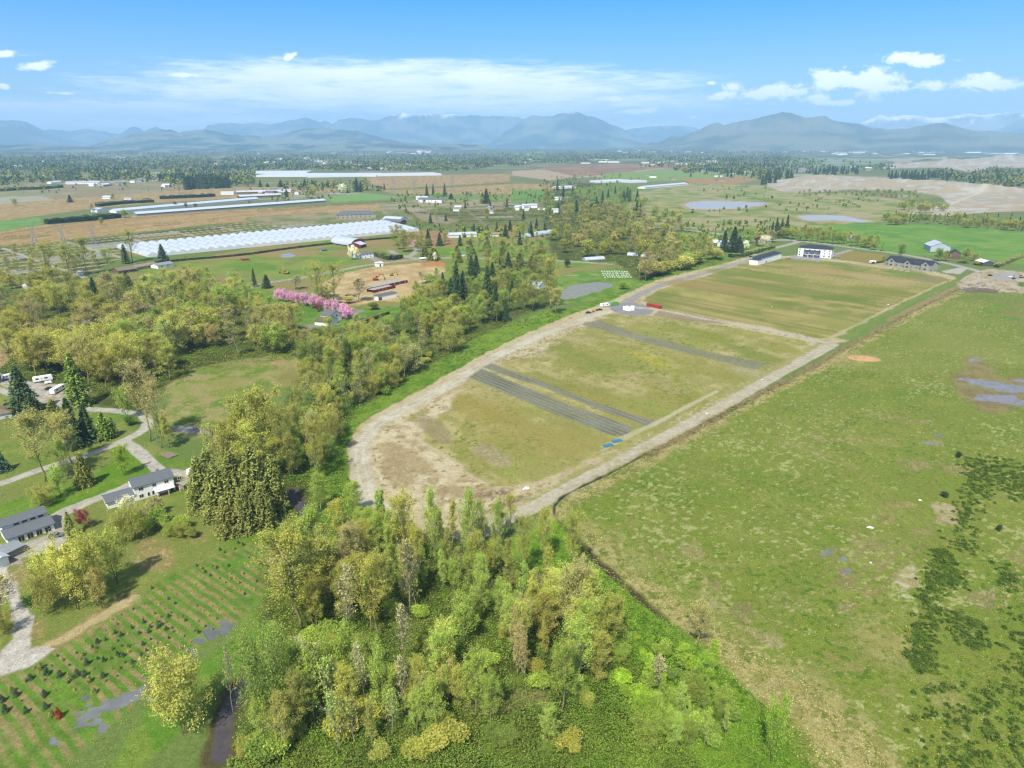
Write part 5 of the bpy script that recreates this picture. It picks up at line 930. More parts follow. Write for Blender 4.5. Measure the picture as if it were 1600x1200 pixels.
# sand heap in the pasture
a = np.array(at(1350, 560)); n_ = 60; gx, gy = np.meshgrid(np.linspace(-1, 1, n_), np.linspace(-1, 1, n_)); rr_ = np.sqrt(gx ** 2 + gy ** 2); px_, py_ = gx * 11.5, gy * 8
zz = np.clip(1 - rr_ ** 1.6, 0, 1) * 1.7 * (.55 + .9 * fbm(px_.ravel() + 50, py_.ravel(), 5, 3, 4).reshape(n_, n_)) - .25; idx_ = np.arange(n_ * n_).reshape(n_, n_); q_ = np.stack([idx_[:-1, :-1], idx_[:-1, 1:], idx_[1:, 1:], idx_[1:, :-1]], -1).reshape(-1, 4); cg = np.tile(A(224, 180, 146), (n_ * n_, 1)) * (.85 + .3 * fbm(px_.ravel(), py_.ravel(), 1.5, 9, 3))[:, None]
o = link(bpy.data.objects.new('sand_heap', np_mesh('sand_heap', np.c_[px_.ravel(), py_.ravel(), zz.ravel()], q_, [TM], colors=cg, smooth=True))); o.location = (a[0], a[1], zat(*a) + .02); o.rotation_euler = (0, 0, -.25); tag(o, 'pinkish sand heap spread on the green pasture beside the ditch', 'sand heap')

# ------------------------------------------------------------------ greenhouses
def multispan(poly, nrows, label, span=8.0, hh=2.8, rise=2.6):
    """poly = front-left, front-right, back-right, back-left in photo pixels; arches run across the length"""
    P = wpts(poly); fl, fr, br, bl = P; r = empty('greenhouse', fl[0], fl[1], 0); tag(r, label, 'greenhouse')
    for row in range(nrows):
        v0, v1 = row / nrows, (row + .93) / nrows; m = MB(); g = MB(); g2 = MB(); n = 34; K = 8
        def pt(u, v, z): p = (fl * (1 - u) + fr * u) * (1 - v) + (bl * (1 - u) + br * u) * v - fl; return (p[0], p[1], z)
        for i in range(n):
            vs = []
            for v in (v0, v1):
                for k in range(K + 1): vs.append(pt((i + k / K) / n, v, hh + rise * sin(pi * k / K)))
            m.add(vs, [(k, k + 1, K + 2 + k, K + 1 + k) for k in range(K)])
            g.add([pt(i / n, v0, -.2)] + vs[:K + 1] + [pt((i + 1) / n, v0, -.2)], [tuple(range(K + 3))]); g2.add([pt(i / n, v1, -.2)] + vs[K + 1:] + [pt((i + 1) / n, v1, -.2)], [tuple(reversed(range(K + 3)))])
        m.build('roof', FILM, r, smooth=True); EF = mt('greenhouse_end_film', (.62, .63, .64), .5, .05, .2); g.build('gable_wall', EF, r); g2.build('gable_wall', EF, r)
        s = MB(); s.add([pt(0, v0, -.2), pt(0, v1, -.2), pt(0, v1, hh), pt(0, v0, hh)], [(0, 1, 2, 3)]); s.build('side_wall', EF, r); s = MB(); s.add([pt(1, v0, -.2), pt(1, v1, -.2), pt(1, v1, hh), pt(1, v0, hh)], [(3, 2, 1, 0)]); s.build('side_wall', mt('greenhouse_end_film', 0), r)
multispan([(232, 402), (655, 361), (600, 347), (182, 387)], 3, 'long white multi-span tunnel greenhouses with scalloped roofs beside the nursery beds')
def longbarn(p0, p1, D, label, h=4.2, rh=3.2, rm=METAL, wm=WHITE, group=None, cat='barn', name='barn'):
    return house(name, p0, p1, D, h=h, rh=rh, rm=rm, wm=wm, label=label, cat=cat, group=group, ov=.6)
longbarn((182, 333), (405, 313), 22, 'very long white poultry barn behind, with pale blue roof')
longbarn((214, 338), (510, 316), 20, 'very long low barn in front with pale blue roof and dark open side', wm=mt('pale_grey_siding', alb(170, 178, 180)))  # walls in one even pale grey siding colour
house('shed', (152, 332), (172, 330), 18, h=5, rh=2.5, axis='y', rm=METAL, label='white open-ended shed at the near end of the long barns', cat='shed')
longbarn((370, 303), (440, 301), 24, 'white barn with brown walls beyond the long poultry barns', rm=METAL, wm=BRICKR)
longbarn((375, 310), (440, 307), 20, 'second white-roofed barn nearer the long poultry barns', wm=BRICKR)
house('house', (527, 342), (588, 340), 22, h=6.5, rh=6, roof='hip', rm=SLATE, wm=CREAM, label='big cream-walled estate house with grey hip roof beside the greenhouses', wins=wrow(60, 4.6, 8, 1.8, 1.8) + wrow(60, 1, 8, 2, 2))
arch_building('greenhouse', (598, 344), (625, 346), 22, 6, 'white arched tunnel behind the grey-roofed packing shed', 'greenhouse', wallm=FILM)
house('barn', (598, 349), (626, 351), 16, h=4.5, rh=3, rm=SLATE, wm=BRICKR, label='grey-roofed packing shed at the end of the scalloped greenhouses', cat='barn')
house('house', (654, 316), (690, 317), 18, h=6.5, rh=3.6, rm=SLATE, wm=WHITE, label='white farmhouse with steep grey roofs among firs beyond the nursery', wins=wrow(34, 4, 5, 1.6, 1.6) + wrow(34, 1, 5, 1.6, 1.8))
longbarn((650, 312), (668, 312), 16, 'low white shed beside the steep-roofed farmhouse', cat='shed', name='shed')
def wide_glass(p0, p1, D, n, label, group=None):
    a, b, L_, ang = frame_of(p0, p1); r = empty('greenhouse', a[0], a[1], 0, ang); tag(r, label, 'greenhouse', group); m = MB(); s = D / n
    for i in range(n): m.prism([(i * s, 5), (i * s + s / 2, 6.8), (i * s + s, 5)], 'x', 0, L_)
    m.build('roof', FILM, r); MB().box(0, L_, 0, D, -.5, 5).build('wall', mt('greenhouse_end_film', 0), r)
wide_glass((400, 276.5), (588, 276), 200, 16, 'huge flat white greenhouse range behind the brown fields'); wide_glass((480, 277.5), (690, 274), 150, 12, 'second huge white greenhouse range, ending at the brown field', ); wide_glass((390, 271.5), (480, 271), 150, 10, 'smaller white greenhouse range left of the two huge ones')
wide_glass((940, 286), (985, 284), 60, 8, 'bright white greenhouse block behind the ridge wood'); wide_glass((985, 286), (1011, 285), 50, 6, 'lower white greenhouse joining the bright block'); longbarn((1008, 295), (1075, 289), 26, 'long white-roofed barn with dark hedge right of the greenhouse block')
longbarn((104, 288), (156, 287), 30, 'long white barn in the hazy fields before the dark wood'); longbarn((80, 287), (96, 286), 18, 'small pale barn left of the hazy long one', cat='shed', name='shed'); longbarn((160, 311), (172, 311), 14, 'small white cottage alone in the brown field', cat='house', name='house'); longbarn((194, 312), (205, 312), 8, 'tiny white shed alone in the brown field', cat='shed', name='shed', h=3, rh=1)
longbarn((345, 304), (365, 304), 14, 'small white-roofed shed left of the brown-walled barns', name='shed', cat='shed')
longbarn((868, 295), (900, 294), 18, 'row of white houses beyond the green field', cat='house', name='house'); longbarn((866, 313), (888, 313), 14, 'white house with red end near the tall hedge', cat='house', name='house')
longbarn((1328, 376), (1334, 376), 8, 'tiny pale shed by the country road', cat='shed', name='shed'); longbarn((1128, 386), (1142, 385), 10, 'white shed with pale roof in front of two dark firs', cat='shed', name='shed'); longbarn((1113, 384), (1122, 384), 9, 'red shed among garden shrubs by the dark firs', cat='shed', name='shed', wm=REDP)
FARB = []
def far_building(px, py, wpx, label, group, wm, rm, dm=None):
    x, y = at(px, py); k = mpp(px, py); L_ = wpx * k; D = min(60, L_ * random.uniform(.3, .6) + 8); h = random.uniform(3.5, 6) * (1 + y / 9000)
    r = empty('far_building', x, y, zat(x, y), random.choice((0, .06, -.08, .12, 1.3))); tag(r, label, 'building', group); walls(L_, D, h, h * .35).build('wall', wm, r); roof_gable(L_, D, h, h * .35, .6).build('roof', rm, r)
zone_b = [((560, 640, 258, 268, 6, 16), 'pale farm building behind the white greenhouse ranges', 12), ((410, 530, 246, 256, 8, 20), 'pale building in the woods behind the greenhouses', 12), ((600, 700, 232, 242, 8, 24), 'white industrial building on the wooded skyline', 12), ((10, 60, 256, 264, 8, 24), 'pale building at the edge of the hazy wood', 4), ((100, 260, 283, 294, 6, 14), 'small farm building along the hazy field edge', 12),
          ((780, 960, 250, 256, 7, 20), 'white farm building in front of the distant wood', 16), ((1000, 1120, 252, 258, 8, 20), 'white building beside the far brown strip', 12), ((960, 1300, 231, 240, 3, 7), 'tiny house of the hazy town below the hills', 60), ((1280, 1460, 234, 243, 8, 26), 'long white warehouse in the hazy town', 34), ((1500, 1600, 234, 243, 8, 26), 'white warehouse at the edge of the hazy town', 20), ((1290, 1600, 226, 234, 3, 8), 'tiny building on the slope behind the warehouses', 50), ((1235, 1400, 262, 272, 7, 14), 'pale house between the dark conifer rows', 10), ((400, 470, 296, 306, 6, 14), 'low building near the brown-walled barns', 7), ((700, 900, 322, 336, 6, 16), 'shed of the farm yard beside the nursery', 12), ((20, 560, 240, 262, 3, 8), 'speck-sized house in the hazy left wood', 26), ((1010, 1200, 270, 284, 8, 14), 'pale building near the far pond', 8)]
for (x0, x1, y0, y1, w0, w1), lb, n in zone_b:
    for k in range(n): far_building(random.uniform(x0, x1), random.uniform(y0, y1), random.uniform(w0, w1), lb, lb.replace('building', 'buildings').replace('house ', 'houses ') + ' group', random.choice((WHITE, OFFW, CREAM, CREAM)), random.choice((METAL, FILM, OFFW, GREYM, SLATE, BROWNR)))

# ------------------------------------------------------------------ masts, poles, small posts
def pylon(px, py, top, label, hp=1):
    x, y = at(px, py); h = height_to(px, py, top); r = empty('power_pylon', x, y, 0, .3); tag(r, label, 'pylon', 'lattice power pylons'); m = MB(); w = h * .11
    lv = [(0, w), (.3, w * .62), (.55, w * .38), (.8, w * .6)]; q = [[(sx_ * a_, sy_ * a_, t * h) for sx_, sy_ in ((-1, -1), (1, -1), (1, 1), (-1, 1))] for t, a_ in lv]
    for i in range(3):
        for k in range(4): m.tube([q[i][k], q[i + 1][k]], .22, 3); m.tube([q[i][k], q[i + 1][(k + 1) % 4]], .13, 3); m.tube([q[i][(k + 1) % 4], q[i + 1][k]], .13, 3)
    m.build('lattice', STEEL, r); c = MB()
    for sx_ in (-1, 1): c.tube([(sx_ * w * .5, 0, .8 * h), (sx_ * w * 1.6, 0, h)], .2, 3); c.tube([(sx_ * w * 1.6, 0, h), (sx_ * w * .2, 0, .85 * h)], .15, 3)
    c.tube([(-w * 2.1, 0, h), (w * 2.1, 0, h)], .2, 3); c.tube([(-w * 1.8, 0, .88 * h), (w * 1.8, 0, .88 * h)], .15, 3); c.build('crossarm', STEEL, r)
for a in [(56, 388, 345, 'steel lattice pylon leftmost, over the nursery'), (100, 384, 350, 'steel lattice pylon second from the left, over the nursery'), (148, 382, 352, 'steel lattice pylon right of the nursery pair'), (617, 306, 278, 'steel lattice pylon on the brown field, left of two'), (648, 304, 278, 'steel lattice pylon on the brown field, right of two'), (707, 300, 268, 'slim pylon farther right beside the firs')]: pylon(*a)
def pole(px, py, top, label, mat_=None, name='utility_pole', arm=True, lean=0, group='utility poles', rad=.16, cat='pole'):
    x, y = at(px, py); h = height_to(px, py, top); r = empty(name, x, y, zat(x, y), random.uniform(-.3, .3)); tag(r, label, cat, group); MB().tube([(0, 0, -.3), (lean * h, 0, h)], [rad, rad * .7], 7).build('post', mat_ or WOODP, r)
    if arm: MB().box(-1.2 + lean * h, 1.2 + lean * h, -.06, .06, h - .9, h - .75).build('crossarm', WOODP, r); MB().tube([(lean * h + .3, 0, h - 2.2), (lean * h + .3, 0, h - 1.2)], .2, 8).build('transformer', STEEL, r)
pole(246, 692, 645, 'tall pale utility pole at the bend of the farm lane'); pole(245, 708, 691, 'white stub post below the tall pole', arm=False, name='post', group=None); pole(227, 699, 686, 'short white post at the lane fork', arm=False, name='post', group=None)
pole(998, 441, 405, 'pale utility pole standing behind the gravel road bend'); pole(554, 487, 468, 'lamp post beside the end of the cherry row', arm=False, name='lamp_post', group=None, cat='lamp post', mat_=STEEL); pole(607, 406, 390, 'utility pole beside the grey-roofed house drive'); pole(656, 406, 392, 'utility pole next to the cream site hut'); pole(504, 415, 403, 'thin pole alone on the paddock'); pole(503, 420, 408, 'second thin pole on the paddock')
pole(1252, 379, 364, 'street lamp pole behind the very large white house', mat_=STEEL, arm=False, name='lamp_post', group=None, cat='lamp post'); pole(1319, 386, 371, 'utility pole by the country road among alders'); pole(1234, 375, 362, 'utility pole at the road junction'); pole(1407, 400, 386, 'lamp pole behind the mansion', arm=False, name='lamp_post', group=None, mat_=STEEL, cat='lamp post'); pole(1511, 412, 403, 'lamp pole near the brick house drive', arm=False, name='lamp_post', group=None, mat_=STEEL, cat='lamp post')
for i, (px, py) in enumerate([(10, 788), (21, 784), (32, 779), (43, 774), (7, 804), (20, 799), (31, 796), (43, 792), (54, 788), (65, 784), (2, 776), (55, 770)]):
    x, y = at(px, py); r = empty('tree_guard', x, y, zat(x, y)); tag(r, 'pale teal tube guarding a sapling on the lawn above the long barn', 'tree guard', 'sapling guards on the lawn'); MB().tube([(0, 0, 0), (0, 0, 1.4)], .11, 7).build('tube', mt('teal_tube', alb(140, 210, 200)), r); MB().tube([(.14, 0, 0), (.14, 0, 1.6)], .02, 4).build('stake', WOODP, r)
# hives / white crosses on the pond lawn
n_ = 0
for j in range(4):
    for i in range(11):
        px, py = 940 + i * 4 + j * 1.7 + random.uniform(-.8, .8), 425 + j * 3 + random.uniform(-.4, .4); x, y = at(px, py); r = empty('beehive', x, y, zat(x, y), random.uniform(0, 1)); tag(r, 'small white hive in the rows on the lawn above the pond', 'beehive', 'white hives on the pond lawn')
        MB().box(-.5, .5, -.4, .4, .15, 1.0).build('box', WHITE, r); MB().box(-.6, .6, -.5, .5, 1.0, 1.12).build('lid', WHITE, r)
# log pile by the lane
a = np.array(at(264, 712)); r = empty('log_pile', a[0], a[1], 0, -.55); tag(r, 'grey stack of old boards beside the farm lane', 'board pile')
for k in range(9): MB().box(-3.4, 3.2 + random.uniform(-.5, .5), -2 + k * .46, -1.6 + k * .46, .05 + .04 * (k % 3), .45 + .1 * (k % 2)).build('board', mt('old_board', alb(170, 152, 142), .9, .25, 2), r)
# rubble yard vehicles
car(1547, 431, .1, BLACK, 'dark vehicle at the back of the rubble yard, left'); car(1584, 436, .5, mt('charcoal_paint', 0), 'dark vehicle among stones in the rubble yard'); excavator(1596, 434, 2.6, YELLOW, 'yellow excavator at the back corner of the rubble yard', 1.0); car(1580, 433, .3, WHITE, 'white pickup at the back of the rubble yard', truck=True)
car(616, 399, .4, WHITE, 'white van in the drive by the lawn junction', truck=True); car(1180, 399, .3, WHITE, 'white car parked behind the hedge end', ); car(1173, 402, .3, BLACK, 'black car beside the white one at the hedge end'); car(1232, 405, -.1, ORANGE, 'orange loader truck between the two white houses', truck=True)
# ------------------------------------------------------------------ single trees one can point at
T = tree
T('cottonwood_tree', 72, 752, 646, 62, 'gold', 'gold-leaved cottonwood with tall bare trunk standing by the farm lane'); T('cottonwood_tree', 112, 722, 648, 42, 'gold', 'narrower gold-leaved tree right of the big gold cottonwood')
T('fir_tree', 40, 645, 568, 58, 'dark', 'dark broad spruce beside the bright blue car'); T('fir_tree', 57, 664, 612, 34, 'dark', 'young dark fir at the foot of the broad spruce')
T('fir_tree', 124, 634, 547, 50, 'deep', 'tall soft green fir between the travel trailer and the yellow maples'); T('cedar_tree', 90, 672, 622, 36, 'moss', 'mossy conifer in front of the travel trailer'); T('fir_tree', 118, 698, 618, 46, 'dark', 'large dark fir in the clump above the lane, left'); T('fir_tree', 140, 690, 628, 40, 'dark', 'large dark fir in the clump above the lane, right')
T('spruce_tree', 165, 686, 642, 34, 'deep', 'light green young spruce above the lane bend', name='spruce_tree'); T('spruce_tree', 178, 682, 650, 20, 'deep', 'smaller spruce right of the light green one', name='spruce_tree')
T('cedar_tree', 134, 759, 706, 34, 'moss', 'dusky cedar below the lane, at the lawn edge'); T('alder_tree', 107, 748, 690, 28, 'green', 'narrow green tree between the gold trees and the dusky cedar'); T('maple_tree', 95, 776, 730, 34, 'lime', 'small lime-yellow maple at the end of the tree clump on the lawn')
T('maple_tree', 195, 743, 698, 30, 'bright', 'round bright green tree alone on the lawn by the lane fork'); T('fir_tree', 4, 736, 700, 30, 'blue', 'blue spruce cut by the frame edge above the lane'); T('maple_tree', 132, 826, 798, 26, 'red', 'wine-red maple beside the drive end'); T('spruce_tree', 112, 838, 798, 24, 'moss', 'pointed mossy spruce next to the wine-red maple', name='spruce_tree')
T('willow_tree', 70, 790, 765, 40, 'dull', 'low bushy tree on the lawn below the big cottonwood')
for a in [('maple_tree', 122, 952, 852, 70, 'yellow', 'big yellow maple in the clump below the red maple, with dark double trunk'), ('maple_tree', 92, 938, 862, 60, 'yellow', 'spreading yellow maple nearest the gravel road'), ('maple_tree', 184, 914, 832, 50, 'yellow', 'yellow maple with one dark trunk at the right of the clump'), ('maple_tree', 152, 930, 836, 54, 'yellow', 'tallest yellow maple, middle of the roadside clump'), ('willow_tree', 78, 958, 902, 54, 'dull', 'thin olive willow at the road side of the maple clump'), ('maple_tree', 160, 950, 886, 40, 'gold', 'low golden maple in front of the yellow clump')]: T(*a)
T('cherry_tree', 205, 812, 780, 34, 'white', 'pale blossoming tree in front of the farmhouse wing'); T('cherry_tree', 245, 806, 782, 34, 'grey', 'greyish budding tree in front of the farmhouse door'); T('willow_tree', 215, 842, 796, 46, 'olive', 'olive bushy tree below the farmhouse'); T('willow_tree', 190, 850, 808, 36, 'dull', 'dull green bushy tree between farmhouse and yellow maples')
T('willow_tree', 288, 1146, 1046, 100, 'yellow', 'rounded yellow-green willow beside the flooded corner'); T('bare_tree', 364, 1112, 1008, 24, 'grey', 'leaning dead trunk over the dark creek pool', var=0); T('bare_tree', 2, 965, 902, 50, 'tan', 'sparse tan tree at the road, cut by the frame edge'); T('willow_tree', 10, 990, 962, 36, 'dull', 'low olive bush below the sparse tan tree')
T('cottonwood_tree', 235, 690, 572, 56, 'brown', 'tall brownish-gold cottonwood at the lane bend'); T('cottonwood_tree', 252, 700, 600, 40, 'brown', 'second brownish cottonwood leaning beside the tall pole'); T('poplar_tree', 265, 700, 650, 22, 'olive', 'slim olive poplar beside the board pile'); T('maple_tree', 200, 655, 604, 34, 'lime', 'lime green tree at the top of the lane bend'); T('shrub', 206, 664, 648, 24, 'deep', 'dark low shrub inside the lane bend')
for i, a in enumerate([(318, 792, 712, 56), (345, 812, 722, 60), (372, 808, 700, 60), (402, 806, 690, 60), (432, 798, 706, 50), (330, 770, 700, 46), (356, 836, 776, 44), (385, 830, 760, 46), (415, 822, 752, 46)]): T('cedar_tree', *a, 'moss')
Tc = [t for t in TREES if 'label' not in t]
for k, t in enumerate(sorted(Tc, key=lambda t: t.location.x / t.location.y)): tag(t, 'dense mossy cedar in the clump right of the camper, %s' % ['leftmost', 'second from left', 'third from left', 'fourth from left', 'middle', 'fourth from right', 'third from right', 'second from right', 'rightmost'][k % 9], group='mossy cedars by the creek')
for a in [('maple_tree', 376, 742, 646, 54, 'olive', 'olive tree crown above the middle of the cedars'), ('cottonwood_tree', 446, 738, 640, 44, 'dull', 'dull olive tree by the creek above the right-hand cedars'), ('maple_tree', 410, 722, 610, 84, 'olive', 'great rounded olive tree on the creek bank behind the cedars'), ('maple_tree', 350, 745, 664, 50, 'gold', 'golden tree rising from the left end of the cedars'), ('cottonwood_tree', 395, 760, 668, 50, 'yellow', 'yellowish tree rising from the middle of the cedars'), ('cottonwood_tree', 432, 750, 690, 46, 'olive', 'olive tree above the creek, right of the cedars'), ('cottonwood_tree', 497, 752, 662, 40, 'olive', 'tall olive cottonwood with pale trunk right of the creek'), ('alder_tree', 500, 800, 744, 40, 'green', 'fresh green alder leaning over the creek bend')]: T(*a)
T('fir_tree', 157, 505, 430, 34, 'dark', 'lone tall dark fir in the left maple wood'); T('slim_fir_tree', 197, 412, 380, 16, 'dark', 'slim dark spruce behind the brown farmhouse'); T('fir_tree', 255, 409, 380, 24, 'blue', 'blue-green fir at the end of the scalloped greenhouses'); T('fir_tree', 199, 446, 422, 22, 'dark', 'dark fir in front of the brown farmhouse'); T('slim_fir_tree', 278, 448, 424, 10, 'dark', 'narrow dark fir right of the white grey-roofed house')
T('slim_fir_tree', 398, 448, 418, 10, 'dark', 'narrow dark fir at the lane end'); T('slim_fir_tree', 417, 450, 428, 18, 'dark', 'stout dark fir beside the narrow one at the lane end')
for i, (px, py, t) in enumerate([(436, 470, 450), (446, 472, 450), (456, 474, 452), (468, 476, 453), (478, 478, 456), (490, 481, 458), (502, 484, 461), (514, 488, 465), (526, 492, 468), (537, 496, 472), (545, 499, 476)]): T('cherry_tree', px, py, t + 4 + (i * 5) % 4, 17 + (i * 7) % 6, 'pink', 'pink blossoming cherry in the row above the white gabled house, %s' % ['leftmost', 'second', 'third', 'fourth', 'fifth', 'sixth', 'seventh', 'eighth', 'ninth', 'tenth', 'rightmost'][i], group='pink cherry row')
T('cherry_tree', 649, 386, 377, 14, 'pink', 'single pink tree by the lawn junction'); T('cherry_tree', 553, 406, 387, 18, 'white', 'whitish bare-looking tree before the grey-roofed white house'); T('maple_tree', 497, 487, 474, 12, 'red', 'maroon shrub tree behind the cherry row'); T('shrub', 459, 484, 474, 14, 'gold', 'orange-tinged round shrub on the estate lawn'); T('shrub', 583, 484, 472, 22, 'moss', 'dark rounded shrub on the lawn below the sandy lot'); T('shrub', 544, 474, 462, 22, 'gold', 'golden rounded shrub behind the cherry row'); T('cherry_tree', 452, 516, 502, 16, 'white', 'small white blossoming tree on the estate lawn'); T('cherry_tree', 430, 520, 502, 26, 'white', 'white blossom tree at the estate lawn end')
for a in [('cottonwood_tree', 497, 470, 416, 34, 'olive', 'big open-crowned olive tree left of the sandy lot'), ('cottonwood_tree', 522, 470, 414, 36, 'olive', 'second big olive tree at the sandy lot corner'), ('maple_tree', 510, 476, 446, 40, 'dull', 'bushy lower tree between the two big olive ones'), ('bare_tree', 559, 472, 436, 34, 'brown', 'brown half-leafed tree standing on the sandy lot'), ('bare_tree', 462, 452, 430, 24, 'brown', 'leafless brownish tree by the lane'), ('bare_tree', 661, 444, 424, 14, 'grey', 'small leafless tree at the sand edge'), ('maple_tree', 673, 440, 428, 12, 'bright', 'small green tree at the end of the sandy lot')]: T(*a)
for a in [('maple_tree', 620, 384, 352, 26, 'olive', 'olive tree at the end of the greenhouse range'), ('alder_tree', 632, 394, 360, 22, 'dull', 'dull green tree behind the white van'), ('fir_tree', 669, 384, 356, 16, 'dark', 'dark fir right of the pink tree'), ('fir_tree', 687, 384, 362, 16, 'dark', 'second dark fir right of the pink tree'), ('cedar_tree', 664, 404, 384, 22, 'moss', 'clipped cedar beside the site hut, left'), ('cedar_tree', 678, 406, 386, 24, 'moss', 'clipped cedar beside the site hut, right'), ('cherry_tree', 680, 409, 396, 8, 'white', 'little white blossoming tree in front of the clipped cedars')]: T(*a)
for i, a in enumerate([(714, 472, 404, 26), (762, 484, 412, 30), (737, 450, 396, 26), (748, 470, 420, 22), (719, 384, 366, 12), (735, 396, 372, 20), (775, 500, 440, 24), (800, 470, 436, 20), (790, 372, 350, 14)]): T('fir_tree', *a, 'dark', ['tall dark fir at the left of the ravine wood fir group', 'broad dark fir in the middle of the ravine wood', 'dark fir top behind the ravine fir group', 'shorter dark fir between the two tall ravine firs', 'small dark fir near the long white-roofed farm building', 'dark fir in front of the teal-roofed house', 'dark fir lowest in the ravine wood', 'dark fir left of the pale-roofed house by the pond', 'small dark fir by the north paddock'][i])
for a in [('cottonwood_tree', 860, 482, 404, 34, 'olive', 'tall olive cottonwood left of the pond'), ('alder_tree', 832, 486, 430, 34, 'dull', 'dull green tree left of the tall pond cottonwood'), ('cottonwood_tree', 867, 490, 452, 26, 'gold', 'golden lower tree at the pond end'), ('alder_tree', 1009, 439, 394, 28, 'brown', 'brownish tree right of the pale utility pole'), ('shrub', 976, 452, 440, 20, 'bright', 'bright shrub on the bank above the gravel bend'), ('shrub', 886, 418, 404, 12, 'dark', 'round dark shrub by the lane near the pond')]: T(*a)
for i, a in enumerate([(1131, 392, 358, 20), (1145, 394, 352, 30), (1154, 393, 368, 22), (1158, 400, 376, 12), (1084, 386, 372, 12)]): T('fir_tree', *a, 'dark', ['left one of the dark fir group by the white shed', 'tallest dark fir beside the white shed', 'right one of the dark fir group by the white shed', 'small dark fir in front of the tallest', 'dark fir at the ridge wood end'][i])
for a in [('cherry_tree', 1194, 386, 370, 20, 'white', 'large pale pink blossoming tree above the hedge'), ('cherry_tree', 1184, 384, 372, 14, 'purple', 'purple-leaved tree left of the pale blossoming one'), ('cherry_tree', 1165, 391, 378, 14, 'white', 'whitish blossom tree by the hedge end'), ('maple_tree', 1184, 374, 362, 18, 'yellow', 'yellow-green garden tree at the road'), ('maple_tree', 1170, 380, 368, 18, 'lime', 'light green garden tree right of the firs'), ('maple_tree', 1205, 379, 360, 20, 'brown', 'brownish garden tree near the junction'), ('maple_tree', 1407, 403, 382, 16, 'deep', 'round dark green tree behind the mansion'), ('maple_tree', 1465, 408, 388, 20, 'green', 'round green tree in front of the big white barn'), ('alder_tree', 1478, 408, 392, 14, 'dull', 'dull green tree beside the brick house'), ('maple_tree', 1508, 412, 388, 22, 'dull', 'dull green spreading tree right of the brick house'), ('maple_tree', 1522, 408, 396, 14, 'brown', 'brown-green tree at the hay field corner'), ('shrub', 1528, 414, 408, 16, 'dull', 'low shrub left of the grey open-fronted shed')]: T(*a)
for i, a in enumerate([(1206, 366, 344, 9), (1212, 368, 338, 12), (1220, 368, 340, 12), (1228, 368, 334, 13), (1215, 372, 350, 10)]): T('fir_tree', *a, 'dark', ['first small fir of the group at the road junction', 'second fir of the junction group', 'third fir of the junction group', 'tallest fir of the junction group', 'low fir in front of the junction group'][i])
for a in [('fir_tree', 110, 316, 304, 12, 'dark', 'lone dark pine in the brown field'), ('maple_tree', 24, 322, 310, 11, 'dull', 'small round tree at the edge of the pale field'), ('maple_tree', 177, 312, 302, 8, 'dull', 'small tree beside the white cottage in the brown field'), ('cottonwood_tree', 280, 303, 285, 10, 'brown', 'bare brown tree alone on the field edge'), ('bare_tree', 142, 332, 318, 12, 'brown', 'leafless tree beside the open-ended shed'), ('maple_tree', 159, 352, 340, 10, 'green', 'small round green tree on the brown strip'), ('maple_tree', 195, 340, 328, 18, 'green', 'green tree between the shed and the low long barn'), ('maple_tree', 274, 324, 315, 8, 'purple', 'purple tree between the long barns, left'), ('maple_tree', 291, 325, 317, 8, 'purple', 'purple tree between the long barns, middle'), ('maple_tree', 306, 325, 318, 8, 'purple', 'purple tree between the long barns, right')]: T(*a)
for i, a in enumerate([(558, 300, 276, 14), (564, 300, 282, 12), (667, 306, 286, 8), (677, 305, 286, 7), (695, 307, 285, 9), (705, 311, 301, 12), (760, 318, 294, 18), (754, 316, 300, 12), (407, 292, 280, 8), (439, 292, 280, 14), (418, 292, 285, 8), (448, 308, 294, 8)]): T('fir_tree', *a, 'dark', 'dark fir %s' % ['beyond the green patch, taller of two', 'beyond the green patch, right of two', 'left of the steep-roofed farmhouse', 'between the pylons and steep-roofed farmhouse', 'tall beside the steep-roofed farmhouse', 'low and round beside the farmhouse yard', 'broad at the yard with machinery', 'left part of the broad yard fir', 'left of three near the white greenhouse ranges', 'broad, near the white greenhouse ranges', 'low, near the white greenhouse ranges', 'alone near the brown-walled barns'][i])
for a in [('maple_tree', 683, 312, 300, 16, 'lime', 'lime tree in front of the steep-roofed farmhouse'), ('maple_tree', 755, 318, 308, 13, 'yellow', 'yellow tree in front of the broad yard fir'), ('maple_tree', 491, 305, 292, 12, 'yellow', 'yellow shrub tree near the brown-walled barns'), ('maple_tree', 535, 302, 288, 18, 'white', 'pale blossoming tree near the green patch'), ('cottonwood_tree', 573, 298, 278, 12, 'olive', 'olive tree right of the two dark firs'), ('bare_tree', 530, 298, 284, 16, 'brown', 'leafless tree near the green patch')]: T(*a)
